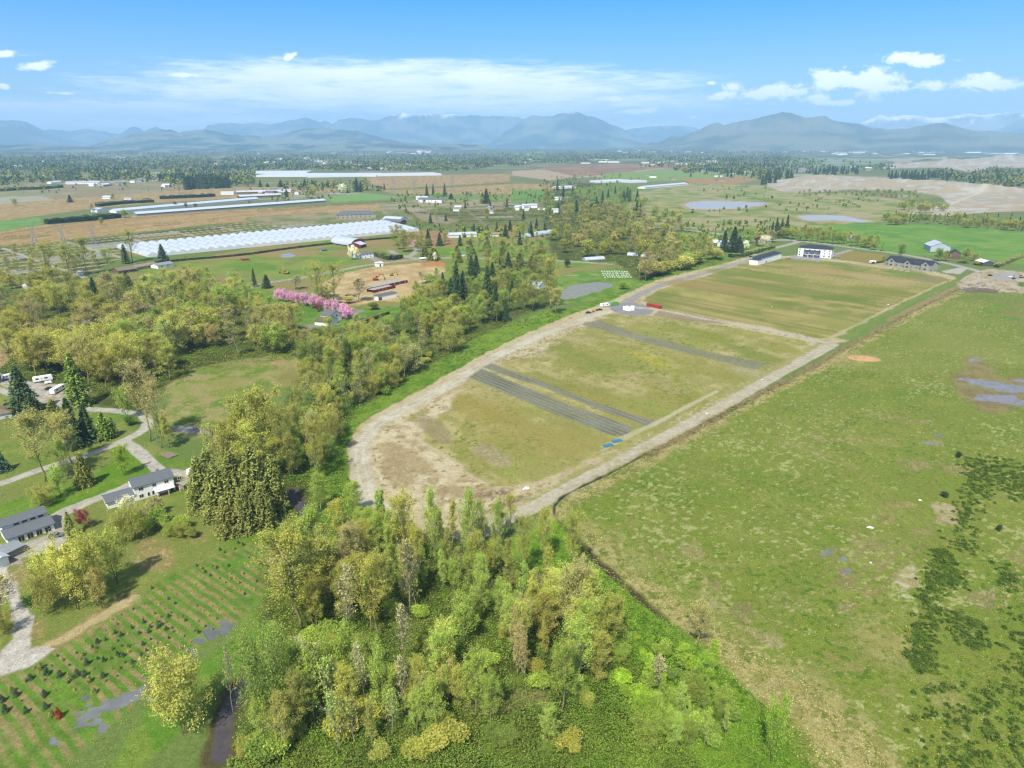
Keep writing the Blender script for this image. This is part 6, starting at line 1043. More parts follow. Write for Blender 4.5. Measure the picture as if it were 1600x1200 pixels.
for a in [('maple_tree', 692, 1072, 976, 62, 'yellow', 'brightest yellow maple of the foreground thicket'), ('maple_tree', 727, 1005, 930, 60, 'lime', 'yellow-green maple behind the brightest yellow one'), ('maple_tree', 702, 1090, 1030, 56, 'gold', 'lower golden maple in front of the brightest yellow one'), ('maple_tree', 598, 1128, 1010, 46, 'lime', 'small lime maple with pale slender trunk in the foreground'), ('bare_tree', 572, 1110, 1004, 24, 'tan', 'thin bare snag left of the small lime maple', None), ('bare_tree', 632, 1050, 950, 26, 'tan', 'tall ivy-brown snag in the thicket centre'), ('bare_tree', 543, 1000, 880, 36, 'tan', 'tall snag with brown trunk among the big cottonwoods'), ('bare_tree', 640, 960, 850, 40, 'brown', 'leaning broken cottonwood in the thicket'), ('bare_tree', 630, 1118, 1030, 24, 'tan', 'white leaning dead stem in the foreground'),
          ('cottonwood_tree', 470, 985, 828, 100, 'olive', 'largest olive cottonwood on the creek bank in the thicket'), ('cottonwood_tree', 505, 960, 850, 70, 'olive', 'olive cottonwood right of the largest one'), ('cottonwood_tree', 590, 1000, 872, 60, 'olive', 'olive cottonwood in the thicket centre'), ('willow_tree', 530, 1065, 1000, 70, 'green', 'grey-green willow at the thicket front'), ('willow_tree', 425, 1140, 1020, 90, 'deep', 'grey-green spreading willow beside the dark pool'), ('cottonwood_tree', 478, 1100, 1010, 56, 'tan', 'tan half-leafed cottonwood right of the grey-green willow'), ('alder_tree', 545, 1120, 1040, 46, 'olive', 'olive alder at the thicket front edge'),
          ('alder_tree', 680, 880, 768, 34, 'lime', 'bright pointed alder against the bare apron, left'), ('alder_tree', 735, 870, 766, 34, 'lime', 'bright pointed alder against the bare apron, middle'), ('alder_tree', 752, 860, 784, 22, 'green', 'slim alder right of the bright middle one'), ('alder_tree', 776, 865, 786, 26, 'lime', 'bright pointed alder against the bare apron, right'), ('cottonwood_tree', 630, 880, 780, 56, 'olive', 'broad olive tree at the tip of the gravel bend'), ('poplar_tree', 602, 830, 768, 18, 'green', 'slender poplar at the tip of the gravel bend'),
          ('cottonwood_tree', 818, 905, 812, 34, 'olive', 'soft olive tree by the track end, left'), ('alder_tree', 850, 880, 796, 34, 'olive', 'soft olive alder by the track end, middle'), ('cottonwood_tree', 893, 905, 806, 38, 'olive', 'soft olive tree by the ditch corner'), ('cottonwood_tree', 895, 1000, 888, 70, 'brown', 'tall brown-olive cottonwood in the poplar stand'), ('cottonwood_tree', 1090, 1010, 948, 40, 'brown', 'brown-olive tree standing at the reed strip'),
          ('poplar_tree', 1064, 1050, 1010, 26, 'bright', 'vivid green young poplar on the bramble slope'), ('poplar_tree', 1115, 1052, 1004, 24, 'bright', 'vivid green poplar near the reed strip, taller'), ('alder_tree', 1100, 1082, 1024, 40, 'bright', 'vivid green bushy alder on the bramble slope'), ('poplar_tree', 1010, 1080, 1036, 26, 'bright', 'vivid green poplar in front of the bare stems'), ('willow_tree', 1000, 1150, 1090, 40, 'bright', 'yellow-green willow at the lower edge of the slope'), ('alder_tree', 1062, 1130, 1070, 30, 'lime', 'lime alder at the lower edge of the slope'), ('bare_tree', 1032, 1090, 1024, 26, 'tan', 'tan bare shrub tree between vivid poplars'), ('willow_tree', 1205, 1190, 1110, 40, 'bright', 'vivid shrub willow at the frame bottom')]: T(*a[:7])
for a in [('shrub', 1475, 777, 768, 14, 'dark', 'lone dark shrub in the pasture beside the white scrap'), ('shrub', 1498, 715, 706, 12, 'dark', 'small dark shrub above the shrub strip corner'), ('shrub', 1560, 830, 820, 10, 'dark', 'tiny dark shrub between the two shrub strips')]: T(*a)
# ------------------------------------------------------------------ woods: zone, number, kinds, heights (m), tints, phrase
def in_poly(px, py, P):
    r = False
    for i in range(len(P)):
        a = P[i]; b = P[(i + 1) % len(P)]
        if (a[1] > py) != (b[1] > py) and px < (b[0] - a[0]) * (py - a[1]) / (b[1] - a[1]) + a[0]: r = not r
    return r
TW = dict(olive='olive', yellow='yellow-green', gold='golden', lime='lime green', green='fresh green', deep='deep green', brown='brownish', tan='tan', dark='dark', moss='mossy', bright='vivid green', dull='dull green', grey='greyish', blue='blue-green')
KN = dict(cottonwood_tree='cottonwood', maple_tree='maple', alder_tree='alder', poplar_tree='poplar', willow_tree='willow', bare_tree='half-bare tree', fir_tree='fir', slim_fir_tree='fir', cedar_tree='cedar', shrub='shrub', cherry_tree='blossom tree', small_conifer='spruce')
ORD = ['leftmost', 'second from the left', 'third from the left', 'fourth from the left', 'fifth from the left', 'sixth from the left', 'seventh from the left', 'eighth from the left', 'ninth from the left', 'tenth from the left', 'eleventh from the left', 'twelfth from the left']
def wood(poly, n, kinds, hr, tints, phrase, md=9, wk=1.0, lite=False):
    n = int(n * 1.45); md *= .8; hr = (hr[0] * 1.2, hr[1] * 1.35) if 'fir_tree' not in kinds or len(kinds) > 1 else hr
    xs = [p[0] for p in poly]; ys = [p[1] for p in poly]; pts = []; tries = 0
    while len(pts) < n and tries < n * 60:
        tries += 1; px, py = random.uniform(min(xs), max(xs)), random.uniform(min(ys), max(ys))
        if not in_poly(px, py, poly): continue
        if any((px - q[0]) ** 2 + ((py - q[1]) * 1.6) ** 2 < md ** 2 for q in pts): continue
        pts.append((px, py))
    out = []
    for px, py in pts:
        k = random.choice(kinds); t = random.choice(tints); t = 'dark' if 'fir' in k else ('moss' if 'cedar' in k else t); h = random.uniform(*hr) * (1.25 if 'fir' in k else .8 if 'willow' in k or 'maple' in k else 1); x, y = at(px, py)
        w = PROTO[k][0][3] * 2 / PROTO[k][0][2] * h * random.uniform(1.1, 1.5) * wk
        r = plant(k + ('~' if lite and k + '~' in PROTO else ''), x, y, h, w, t, group='trees ' + phrase); out.append((r, k, t, h, px))
    hs = sorted(o[3] for o in out); lo, hi = hs[len(hs) // 3], hs[2 * len(hs) // 3]; B = {}
    for r, k, t, h, px in out: B.setdefault((KN[k], TW[t], 'tall' if h > hi else 'low' if h < lo else 'middling'), []).append((px, r))
    for (k, t, s), v in B.items():
        v.sort(key=lambda q: q[0]); base = '%s %s %s %s' % (s, t, k, phrase)
        for i, (_, r) in enumerate(v):
            r['label'] = base + (', ' + (ORD[i] if i < len(v) - 1 or i > 3 else 'rightmost') if len(v) > 1 and len(v) <= 12 else '')
            while len(r['label'].split()) > 15 or len(r['label'].replace('-', ' ').split()) > 16: r['label'] = r['label'].split(' ', 1)[1]
OL = ['olive', 'olive', 'yellow', 'gold', 'dull', 'lime']; GRN = ['green', 'dull', 'olive', 'deep', 'green', 'grey']; BIG = ['cottonwood_tree', 'maple_tree', 'cottonwood_tree', 'maple_tree', 'alder_tree']; MIX = ['cottonwood_tree', 'alder_tree', 'alder_tree', 'willow_tree', 'bare_tree']
wood([(0, 500), (60, 470), (130, 455), (190, 470), (170, 520), (130, 560), (60, 580), (0, 560)], 26, BIG, (15, 20), ['olive', 'olive', 'dull', 'brown'], 'in the wood below the white bungalow', 15)
wood([(30, 585), (100, 560), (170, 545), (215, 560), (230, 620), (190, 640), (150, 612), (110, 590), (60, 592)], 18, ['maple_tree', 'maple_tree', 'cottonwood_tree'], (16, 21), ['yellow', 'yellow', 'gold', 'olive'], 'behind the parked motorhomes', 15)
wood([(170, 520), (200, 470), (300, 452), (345, 480), (420, 505), (470, 530), (440, 552), (380, 556), (300, 575), (262, 600), (225, 590), (200, 560)], 54, BIG + ['bare_tree'], (14, 20), OL + ['brown', 'green'], 'in the wood above the small meadow', 14)
wood([(240, 452), (330, 436), (400, 455), (400, 500), (340, 482), (250, 470)], 15, ['maple_tree', 'alder_tree', 'cottonwood_tree'], (10, 14), ['olive', 'green', 'lime', 'yellow'], 'along the rough paddock edge', 13)
wood([(0, 432), (110, 424), (150, 430), (120, 446), (60, 460), (0, 450)], 8, ['cottonwood_tree', 'maple_tree'], (10, 16), ['olive', 'dull'], 'around the white bungalow', 14)
for a in [(76, 432, 382, 34, 'olive'), (108, 434, 384, 30, 'olive'), (134, 430, 374, 26, 'dull'), (172, 424, 390, 26, 'lime'), (207, 410, 362, 28, 'dull')]: T('cottonwood_tree', *a, 'loose-crowned roadside cottonwood before the nursery, crown of %s green' % {'76': 'first olive', '108': 'second olive', '134': 'darkest', '172': 'lime', '207': 'palest, near the fir'}[str(a[0])])
wood([(395, 470), (440, 500), (440, 530), (395, 505)], 5, BIG, (10, 15), ['olive', 'green'], 'at the estate lawn end', 12)
wood([(430, 532), (480, 534), (545, 534), (530, 552), (470, 555), (440, 550)], 9, ['cottonwood_tree', 'alder_tree', 'bare_tree'], (7, 10), ['olive', 'olive', 'brown', 'dull'], 'below the white gabled house', 11)
wood([(480, 560), (560, 520), (610, 505), (640, 500), (690, 530), (720, 545), (680, 575), (620, 605), (560, 640), (530, 640), (490, 640), (470, 600)], 50, MIX, (10, 15), GRN + ['olive'], 'in the shrubby wood beside the upper gravel road', 11, .8)
wood([(470, 640), (530, 645), (545, 665), (530, 700), (505, 740), (480, 760), (455, 745), (455, 690)], 18, MIX, (8, 14), GRN, 'between the creek and the gravel bend', 12, .8)
wood([(610, 500), (650, 480), (700, 470), (720, 500), (745, 520), (700, 540), (650, 522)], 20, ['maple_tree', 'alder_tree', 'cottonwood_tree'], (11, 15), ['olive', 'green', 'yellow', 'olive', 'dull'], 'in the rounded grove below the sandy lot', 12)
wood([(680, 460), (700, 430), (760, 420), (820, 430), (830, 480), (800, 500), (750, 525), (725, 500), (690, 480)], 24, ['cottonwood_tree', 'alder_tree', 'cottonwood_tree', 'fir_tree'], (12, 18), ['olive', 'green', 'dull', 'lime'], 'among the ravine firs', 13)
wood([(660, 440), (690, 432), (700, 455), (670, 470), (640, 480)], 7, ['alder_tree', 'maple_tree'], (7, 11), ['green', 'lime'], 'on the bank at the sand edge', 11)
wood([(690, 405), (740, 392), (800, 385), (850, 396), (860, 430), (820, 425), (760, 415), (710, 425)], 22, ['cottonwood_tree', 'maple_tree', 'alder_tree', 'cedar_tree'], (9, 15), ['olive', 'lime', 'green', 'dull'], 'around the teal-roofed house', 12)
wood([(690, 366), (800, 352), (845, 352), (860, 385), (790, 388), (740, 380)], 16, ['maple_tree', 'alder_tree', 'fir_tree'], (8, 13), ['olive', 'yellow', 'green'], 'in the north paddock', 12, lite=True)
wood([(868, 345), (900, 330), (960, 330), (1020, 350), (1060, 372), (1112, 398), (1100, 414), (1045, 428), (1010, 420), (965, 402), (890, 402), (862, 380)], 74, ['cottonwood_tree', 'cottonwood_tree', 'alder_tree', 'maple_tree'], (14, 18), ['olive', 'brown', 'olive', 'gold', 'dull'], 'in the ridge wood behind the gravel lane', 11, lite=True)
wood([(845, 300), (900, 292), (970, 296), (1010, 318), (1000, 345), (940, 330), (880, 340), (850, 335)], 44, ['cottonwood_tree', 'fir_tree', 'maple_tree', 'alder_tree'], (13, 17), ['olive', 'green', 'lime', 'dull'], 'at the far end of the ridge wood', 10, lite=True)
wood([(1005, 424), (1060, 412), (1120, 403), (1110, 412), (1060, 424), (1010, 434)], 12, ['alder_tree', 'cottonwood_tree', 'shrub'], (7, 12), ['olive', 'green', 'gold'], 'in the strip beside the gravel lane', 9)
wood([(1216, 372), (1250, 364), (1300, 372), (1378, 388), (1380, 394), (1320, 384), (1260, 377), (1222, 376)], 26, ['alder_tree', 'maple_tree'], (9, 13), ['green', 'olive', 'dull'], 'in the row behind the country road', 9, lite=True)
wood([(1384, 344), (1440, 340), (1500, 346), (1600, 352), (1600, 362), (1500, 356), (1440, 350), (1390, 352)], 30, ['alder_tree', 'maple_tree', 'willow_tree'], (8, 12), ['olive', 'dull', 'green'], 'in the row beyond the hay field', 9, lite=True)
wood([(1400, 322), (1440, 320), (1480, 326), (1470, 334), (1420, 332)], 12, ['alder_tree', 'willow_tree'], (9, 14), ['olive', 'green'], 'beside the gravel pit track', 9, lite=True)
wood([(1010, 330), (1060, 325), (1070, 362), (1030, 350)], 8, ['maple_tree', 'alder_tree', 'willow_tree'], (7, 12), ['olive', 'green'], 'on the wet meadow near the far pond', 11, lite=True)
wood([(1240, 300), (1430, 300), (1440, 312), (1330, 306), (1250, 306)], 26, ['willow_tree'], (5, 8), ['dull', 'green', 'brown'], 'on the low bank before the gravel pit', 9, lite=True)
for (P_, n, ph, hh_) in [([(1186, 278), (1240, 270), (1240, 284), (1190, 290)], 20, 'in the dark conifer stand left of the pit', (16, 24)), ([(1255, 268), (1310, 264), (1345, 266), (1340, 274), (1260, 275)], 24, 'in the dark conifer row behind the pit', (16, 24)), ([(1386, 276), (1440, 274), (1486, 276), (1484, 282), (1390, 282)], 26, 'in the dark conifer row on the pit rim', (16, 26)), ([(290, 292), (360, 290), (358, 294), (290, 297)], 28, 'in the dense dark conifer block beyond the long barns', (24, 30)), ([(1126, 268), (1184, 264), (1186, 276), (1130, 278)], 14, 'in the conifer group above the pond', (14, 22))]:
    wood(P_, n, ['fir_tree'], hh_, ['dark'], ph, 3, 1.1, lite=True)
wood([(430, 900), (500, 880), (560, 880), (600, 930), (600, 1000), (540, 990), (480, 1000), (440, 960)], 17, ['cottonwood_tree', 'cottonwood_tree', 'bare_tree', 'alder_tree'], (11, 16), ['olive', 'olive', 'brown', 'dull', 'green'], 'in the creek-side part of the thicket', 20, .7)
wood([(600, 880), (700, 880), (800, 890), (830, 940), (780, 990), (700, 960), (610, 960)], 16, ['alder_tree', 'cottonwood_tree', 'poplar_tree', 'bare_tree'], (9, 15), ['green', 'dull', 'olive', 'lime'], 'in the open thicket below the gravel bend', 18, .68)
wood([(780, 960), (860, 920), (920, 930), (980, 1010), (960, 1080), (860, 1080), (790, 1050)], 21, ['cottonwood_tree', 'poplar_tree', 'alder_tree', 'poplar_tree'], (10, 15), ['olive', 'brown', 'lime', 'yellow'], 'in the poplar stand beside the bramble slope', 16, .7)
wood([(960, 1080), (1030, 1060), (1100, 1090), (1180, 1160), (1000, 1180)], 12, ['willow_tree', 'alder_tree', 'poplar_tree'], (5, 8), ['bright', 'lime', 'green'], 'low on the bramble slope', 22, .6)
wood([(400, 1060), (560, 1040), (760, 1100), (900, 1110), (900, 1180), (400, 1190)], 18, ['cottonwood_tree', 'alder_tree', 'poplar_tree', 'bare_tree', 'alder_tree'], (9, 14), ['olive', 'green', 'lime', 'dull'], 'along the bottom edge of the thicket', 24, .7)
wood([(590, 830), (640, 850), (700, 850), (800, 830), (810, 860), (700, 880), (600, 870)], 14, ['alder_tree', 'poplar_tree', 'cottonwood_tree'], (8, 13), ['green', 'lime', 'olive'], 'right behind the gravel bend', 15, .7)
wood([(560, 800), (600, 820), (600, 870), (540, 880), (510, 850)], 6, ['alder_tree', 'willow_tree'], (6, 10), ['green', 'olive'], 'on the ivy bank under the bend', 15)
wood([(250, 805), (330, 840), (300, 850), (230, 830)], 4, ['willow_tree', 'shrub'], (3, 5), ['green', 'dull'], 'on the grass below the farmhouse', 18, .7)
wood([(430, 1000), (560, 950), (760, 960), (860, 1060), (960, 1100), (1000, 1190), (380, 1190)], 30, ['shrub', 'willow_tree', 'shrub'], (2.2, 4.2), ['green', 'deep', 'olive', 'dull', 'lime'], 'under the thicket trees', 20)
wood([(940, 960), (1040, 1010), (1160, 1110), (1120, 1180), (960, 1080), (940, 1010)], 16, ['shrub', 'willow_tree'], (1.6, 3.2), ['green', 'bright', 'deep'], 'dotted over the bramble slope', 18)
wood([(500, 560), (600, 520), (700, 560), (600, 620), (540, 650), (480, 640)], 22, ['shrub', 'willow_tree'], (2.5, 5), ['green', 'deep', 'dull', 'grey'], 'under the shrubby wood by the gravel road', 12)
wood([(690, 322), (760, 316), (880, 318), (870, 345), (760, 350), (660, 350)], 16, ['fir_tree', 'maple_tree', 'alder_tree', 'cottonwood_tree'], (8, 12), ['olive', 'green', 'dull'], 'around the farm yards beyond the sandy lot', 12, lite=True)
wood([(420, 290), (480, 284), (600, 290), (610, 302), (520, 308), (430, 312)], 14, ['maple_tree', 'alder_tree', 'fir_tree'], (8, 12), ['olive', 'brown', 'dull', 'yellow'], 'around the far brown-walled barns', 11, lite=True)
wood([(0, 400), (60, 392), (150, 400), (160, 424), (60, 432), (0, 430)], 9, ['cottonwood_tree', 'alder_tree'], (10, 14), ['olive', 'dull'], 'at the near corner of the nursery', 18, lite=True)
wood([(1070, 262), (1240, 258), (1260, 268), (1200, 282), (1060, 276)], 30, ['maple_tree', 'alder_tree', 'fir_tree'], (10, 15), ['olive', 'green', 'dull'], 'in the belt beyond the far pond', 9, lite=True)
wood([(890, 268), (1010, 280), (1000, 290), (900, 284)], 12, ['maple_tree', 'alder_tree'], (8, 13), ['olive', 'green', 'dull'], 'beside the bright white greenhouse block', 9, lite=True)
# young conifers of the tree farm
for i, (zx, zy) in enumerate([(255, 820), (190, 885), (293, 855), (75, 965), (100, 990), (377, 870), (440, 890), (485, 865), (530, 870), (560, 905), (545, 795), (645, 875), (590, 975), (280, 990), (285, 1070), (325, 1120), (165, 1095), (15, 1025), (600, 700), (650, 775), (735, 735), (800, 685), (870, 600), (895, 670), (965, 700), (760, 615), (825, 568), (1135, 495), (1240, 598), (1230, 178), (1262, 196), (1282, 218), (1315, 240), (1325, 180), (1355, 192), (1430, 180), (1440, 260), (1375, 80), (1405, 95), (1465, 75), (1520, 50), (1490, 36), (1585, 36), (950, 318), (1545, 665), (1515, 680), (900, 532), (940, 562), (980, 532), (1010, 545), (1040, 575), (1080, 592), (930, 592), (885, 735), (905, 758), (770, 742), (830, 785), (690, 762), (660, 645), (610, 660), (745, 822), (580, 690), (1055, 495), (520, 740), (35, 1090), (1160, 520), (700, 705), (720, 600), (990, 560)]):
    px, py = zx / 4, 840 + zy / 4; s = 2.2 if zy > 780 and zx < 700 else 1.5 if zx < 1000 else 1.3
    t = plant('small_conifer', *at(px, py), s * random.uniform(.85, 1.2), None, 'dark' if i % 3 else 'moss', '%s young conifer in the striped tree farm' % ('larger dark' if s > 2 else 'knee-high' if s < 1.4 else 'middling dark'), None, 'young conifers of the tree farm', name='young_conifer')
tf_a, tf_b = np.array(at(290, 890)), np.array(at(375, 947)); tf_d = (tf_b - tf_a) / np.linalg.norm(tf_b - tf_a); tf_n = np.array((-tf_d[1], tf_d[0])); k_ = 0
for row in range(-30, 10):
    for st in range(-12, 16):
        p = tf_a + tf_n * (row * 3.0 + 1.0) + tf_d * st * 3.4 + np.array([random.uniform(-.4, .4), random.uniform(-.4, .4)]); q = proj(p[0], p[1], 0)
        if q[1] < 1135 and in_poly(*q, [(150, 985), (210, 945), (300, 900), (400, 860), (430, 880), (380, 960), (300, 1020), (230, 1040), (120, 1085), (20, 1120), (10, 1075), (60, 1040)]) and random.random() < .62 and k_ < 190:
            k_ += 1; plant('small_conifer', p[0], p[1], random.uniform(.5, 1.2), None, random.choice(['moss', 'dull', 'dark']), 'tiny seedling conifer in a striped tree farm row', None, 'seedlings of the tree farm rows', name='seedling_conifer')
T('small_conifer', 93, 1122, 1104, 13, 'gold', 'dead orange-brown young conifer at the flooded edge', name='young_conifer').children[0].color = (*[v / KALB for v in lin((214, 120, 70))], 1)
# ------------------------------------------------------------------ clipped hedges
def hedge(line, w, h, tint, label, n=2600, seed=3, ls=.5):
    far = ls >= .8
    P = wpts(line); P = smooth_line(P, 4) if len(P) > 2 else P; r_ = np.random.default_rng(seed); seg = np.linalg.norm(np.diff(P, axis=0), axis=1); c = np.r_[0, np.cumsum(seg)]; u = r_.uniform(0, c[-1], n); i = np.clip(np.searchsorted(c, u) - 1, 0, len(seg) - 1); f = ((u - c[i]) / seg[i])[:, None]
    p = P[i] * (1 - f) + P[i + 1] * f; d = (P[i + 1] - P[i]) / seg[i][:, None]; nn = np.c_[-d[:, 1], d[:, 0]]; s = r_.uniform(-1, 1, n); z = np.where(r_.uniform(size=n) < .45, h * (1 - .12 * s ** 2) + r_.normal(size=n) * .1, r_.uniform(.05, h, n)); s = np.where(z < h * .9, np.sign(s) * r_.uniform(.75, 1, n), s)
    q = p + nn * (s * w / 2)[:, None]; o0 = P[0]; z = z * (.7 + .6 * vnoise(u, u * 0, 9, seed)); K_ = (vnoise(u, u * 0 + 3, 16, seed + 1) > .3) | (not far) | (w > 9); z, q, u, s = z[K_], q[K_], u[K_], s[K_]; n = len(u); P3 = np.c_[q - o0, z]
    r = empty('hedge', o0[0], o0[1], 0); tag(r, label, 'hedge'); o = link(bpy.data.objects.new('foliage', leaf_mesh('foliage', P3, ls, r_, NEEDLE, .4 * vnoise(u, s, 3, 5) + .6 * r_.uniform(size=n))), r); o.color = (*[v / KALB * GAIN * .8 for v in lin(TINT[tint])], 1)
    if far and w <= 9: return
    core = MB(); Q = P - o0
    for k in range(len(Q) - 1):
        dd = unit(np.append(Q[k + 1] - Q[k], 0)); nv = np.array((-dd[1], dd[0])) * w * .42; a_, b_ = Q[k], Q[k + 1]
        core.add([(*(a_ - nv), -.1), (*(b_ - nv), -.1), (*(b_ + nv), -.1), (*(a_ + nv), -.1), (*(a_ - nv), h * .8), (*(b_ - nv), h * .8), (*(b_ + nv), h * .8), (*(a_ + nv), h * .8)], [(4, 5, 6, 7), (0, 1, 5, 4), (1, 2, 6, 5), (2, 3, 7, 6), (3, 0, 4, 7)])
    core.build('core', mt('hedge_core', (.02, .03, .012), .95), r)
hedge([(538, 518), (560, 509), (585, 499), (607, 490)], 2.4, 2.6, 'moss', 'long clipped hedge running down from the cherry lawn', 5200)
hedge([(588, 399), (600, 403), (612, 406), (626, 403)], 9, 5, 'moss', 'thick brownish-green hedge beside the lawn junction', 2600, 4, .7)
hedge([(72, 350), (110, 347), (150, 344), (186, 340)], 16, 9, 'dark', 'thick dark hedge belt in front of the open-ended shed', 5000, 5, 1.4)
hedge([(250, 311), (300, 309), (335, 307)], 14, 8, 'dark', 'dark hedge behind the very long poultry barn, right part', 2600, 6, 1.4); hedge([(152, 323), (190, 319), (240, 316)], 12, 7, 'dark', 'dark hedge behind the very long poultry barn, left part', 2600, 7, 1.4)
hedge([(-20, 389), (60, 383), (150, 373), (250, 363), (330, 355), (400, 349)], 5, 3.4, 'moss', 'low dark hedge line along the back of the nursery beds', 5200, 8, .9)
hedge([(-20, 376), (60, 370), (110, 365)], 5, 4, 'moss', 'ragged hedge across the brown strip, left part', 1600, 9, .9); hedge([(240, 353), (260, 352), (300, 349), (350, 345)], 5, 4, 'moss', 'ragged hedge across the brown strip, right part', 1500, 10, .9)
hedge([(400, 331), (480, 325), (545, 320), (600, 316), (650, 313)], 7, 4.4, 'moss', 'dark hedge between two brown strips before the white farmhouse', 3600, 11, 1.0); hedge([(590, 297), (640, 296), (700, 293), (800, 287), (860, 287)], 8, 4, 'moss', 'long dark hedge between the far brown fields', 3600, 12, 1.2)
hedge([(255, 410), (300, 406), (380, 399), (460, 388), (560, 377), (640, 370)], 4, 2.6, 'moss', 'dark shrub line along the foot of the scalloped greenhouses', 5200, 13, .7); hedge([(206, 420), (240, 414), (262, 408)], 5, 4, 'moss', 'dark hedge behind the pinkish-roofed wing', 1800, 14, .7)
hedge([(1140, 402), (1165, 400), (1190, 393), (1208, 388)], 7, 5, 'green', 'big rounded hedge beside the first white house', 3600, 15, .7); hedge([(914, 324), (945, 320)], 14, 9, 'deep', 'tall square-cut hedge near the white house with red end', 2600, 16, 1.2)
hedge([(1363, 412), (1378, 410), (1382, 404)], 2.5, 2.2, 'moss', 'trimmed hedge at the mansion forecourt', 1200, 17, .5); hedge([(1556, 418), (1580, 408), (1600, 400)], 6, 3, 'dull', 'brownish hedge along the hay field corner', 1800, 18, .7)
hedge([(0, 299), (30, 297), (60, 296), (95, 293)], 22, 9, 'deep', 'dark tree belt at the pale field edge', 3000, 19, 2.0)
hedge([(800, 313), (870, 309)], 7, 4, 'deep', 'dark hedge at the far edge of the small green field', 1600, 20, 1.0)
# ------------------------------------------------------------------ ground cover, reads as one mass
def cover(name, polys, n, hmax, cols, seed, size=.45, clump=5, thr=.0, upz=1.0, rag=7):
    """leafy ground cover over photo-pixel polygons"""
    r = np.random.default_rng(seed); PX = []; areas = []
    for P in polys:
        a = np.array(P, float); x0, y0 = a.min(0); x1, y1 = a.max(0); areas.append((x1 - x0) * (y1 - y0))
    tot = sum(areas); pts = []
    for P, ar in zip(polys, areas):
        W_ = wpts(P); a = np.array(P, float); x0, y0 = a.min(0); x1, y1 = a.max(0); m = int(n * ar / tot)
        px = r.uniform(x0, x1, m); py = r.uniform(y0, y1, m); v = (600 - py) / F; u = (px - 800) / F; dz = -sin(PITCH) + v * cos(PITCH); t = -HC / dz; wx = u * t; wy = (cos(PITCH) + v * sin(PITCH)) * t
        k = inside(wx + (fbm(wx, wy, 5, seed + 70, 3) - .5) * rag, wy + (fbm(wx, wy, 5, seed + 71, 3) - .5) * rag, W_); pts.append(np.c_[wx[k], wy[k]])
    p = np.vstack(pts); b = fbm(p[:, 0], p[:, 1], clump, seed, 3); k = b > thr; p = p[k]; b = b[k]
    # skip water and roads
    rr = np.clip(np.searchsorted(rowY, p[:, 1]), 1, NR - 1); cc = np.clip(np.searchsorted(tcols, p[:, 0] / (p[:, 1] * cos(PITCH) + HC * sin(PITCH))), 1, NCc - 1); cl = CLS.reshape(NR, NCc)[rr, cc]; k = ~np.isin(cl, [CI[c] for c in ('stream', 'pond', 'puddle', 'dirt_road', 'paved_road', 'gravel_yard', 'crop_field')]); p = p[k]; b = b[k]; zb = ZG[rr, cc][k]
    z = zb + hmax * np.clip((b - max(thr, .2)) / .55, 0, 1) * r.uniform(.15, 1, len(p)) + .1; s = size * (.6 + p[:, 1] / 420)
    v = quads_at(np.c_[p, z], s, r, 1.3, 1.3); q = np.arange(len(v)).reshape(-1, 4); w = np.clip(fbm(p[:, 0], p[:, 1], 11, seed + 4, 2) * 1.6 - .3, 0, 1)[:, None]; cs = [A(*c) * 3.9 * .52 for c in cols]
    c = cs[0] * (1 - w) + cs[1] * w; j = r.uniform(size=len(p))[:, None]; c = np.where(j > .82, cs[2], c) * r.uniform(.65, 1.35, (len(p), 1)) * (.68 + .64 * fbm(p[:, 0], p[:, 1], 3.5, seed + 9, 2))[:, None]
    o = link(bpy.data.objects.new(name, np_mesh(name, v, q, [VLEAF], colors=np.repeat(c, 4, 0)))); tag(o, kind='stuff'); return o
wood([(610, 395), (632, 370), (700, 372), (705, 392), (660, 398)], 9, ['maple_tree', 'cottonwood_tree', 'alder_tree'], (8, 13), ['olive', 'dull', 'green'], 'between the pink tree and the drive', 9)
cover('undergrowth', [[(470, 560), (560, 515), (640, 490), (700, 440), (860, 410), (872, 475), (800, 505), (700, 560), (600, 620), (545, 665), (530, 700), (560, 780), (600, 830), (540, 880), (470, 850), (430, 800), (440, 640)], [(420, 890), (600, 835), (760, 855), (860, 900), (940, 980), (1050, 1100), (1100, 1240), (350, 1240), (400, 1060)]], 230000, 3.4, [(104, 136, 56), (124, 146, 66), (146, 144, 92)], 31, .34, 7)
cover('undergrowth', [[(0, 470), (120, 446), (300, 436), (420, 500), (540, 530), (480, 560), (300, 580), (262, 606), (220, 645), (120, 600), (0, 585)], [(850, 305), (900, 290), (980, 292), (1060, 340), (1130, 402), (1100, 420), (1000, 434), (900, 405), (860, 380)]], 60000, 2.6, [(100, 124, 54), (126, 136, 66), (140, 128, 90)], 32, .5, 8)
cover('brambles', [[(545, 690), (570, 660), (610, 636), (700, 588), (830, 520), (900, 494), (960, 470), (1060, 428), (1060, 420), (900, 478), (760, 545), (640, 590), (540, 650), (500, 720), (500, 790), (540, 850), (580, 840), (580, 800), (550, 760)], [(872, 806), (920, 866), (1000, 938), (1090, 1008), (1180, 1093), (1250, 1180), (1300, 1300), (900, 1300), (900, 1000), (850, 880)]], 150000, 1.5, [(112, 146, 56), (136, 162, 70), (98, 128, 50)], 33, .32, 4)
cover('reeds', [[(884, 806), (925, 820), (965, 870), (1060, 935), (1120, 985), (1260, 1060), (1400, 1200), (1300, 1250), (1180, 1093), (1090, 1008), (1000, 938), (920, 866)], [(870, 790), (950, 742), (1060, 685), (1200, 608), (1310, 548), (1420, 488), (1500, 445), (1512, 450), (1430, 494), (1320, 556), (1210, 618), (1070, 696), (960, 754), (890, 798)]], 60000, .7, [(172, 160, 112), (140, 148, 80), (200, 184, 144)], 34, .34, 3, .3, .3)
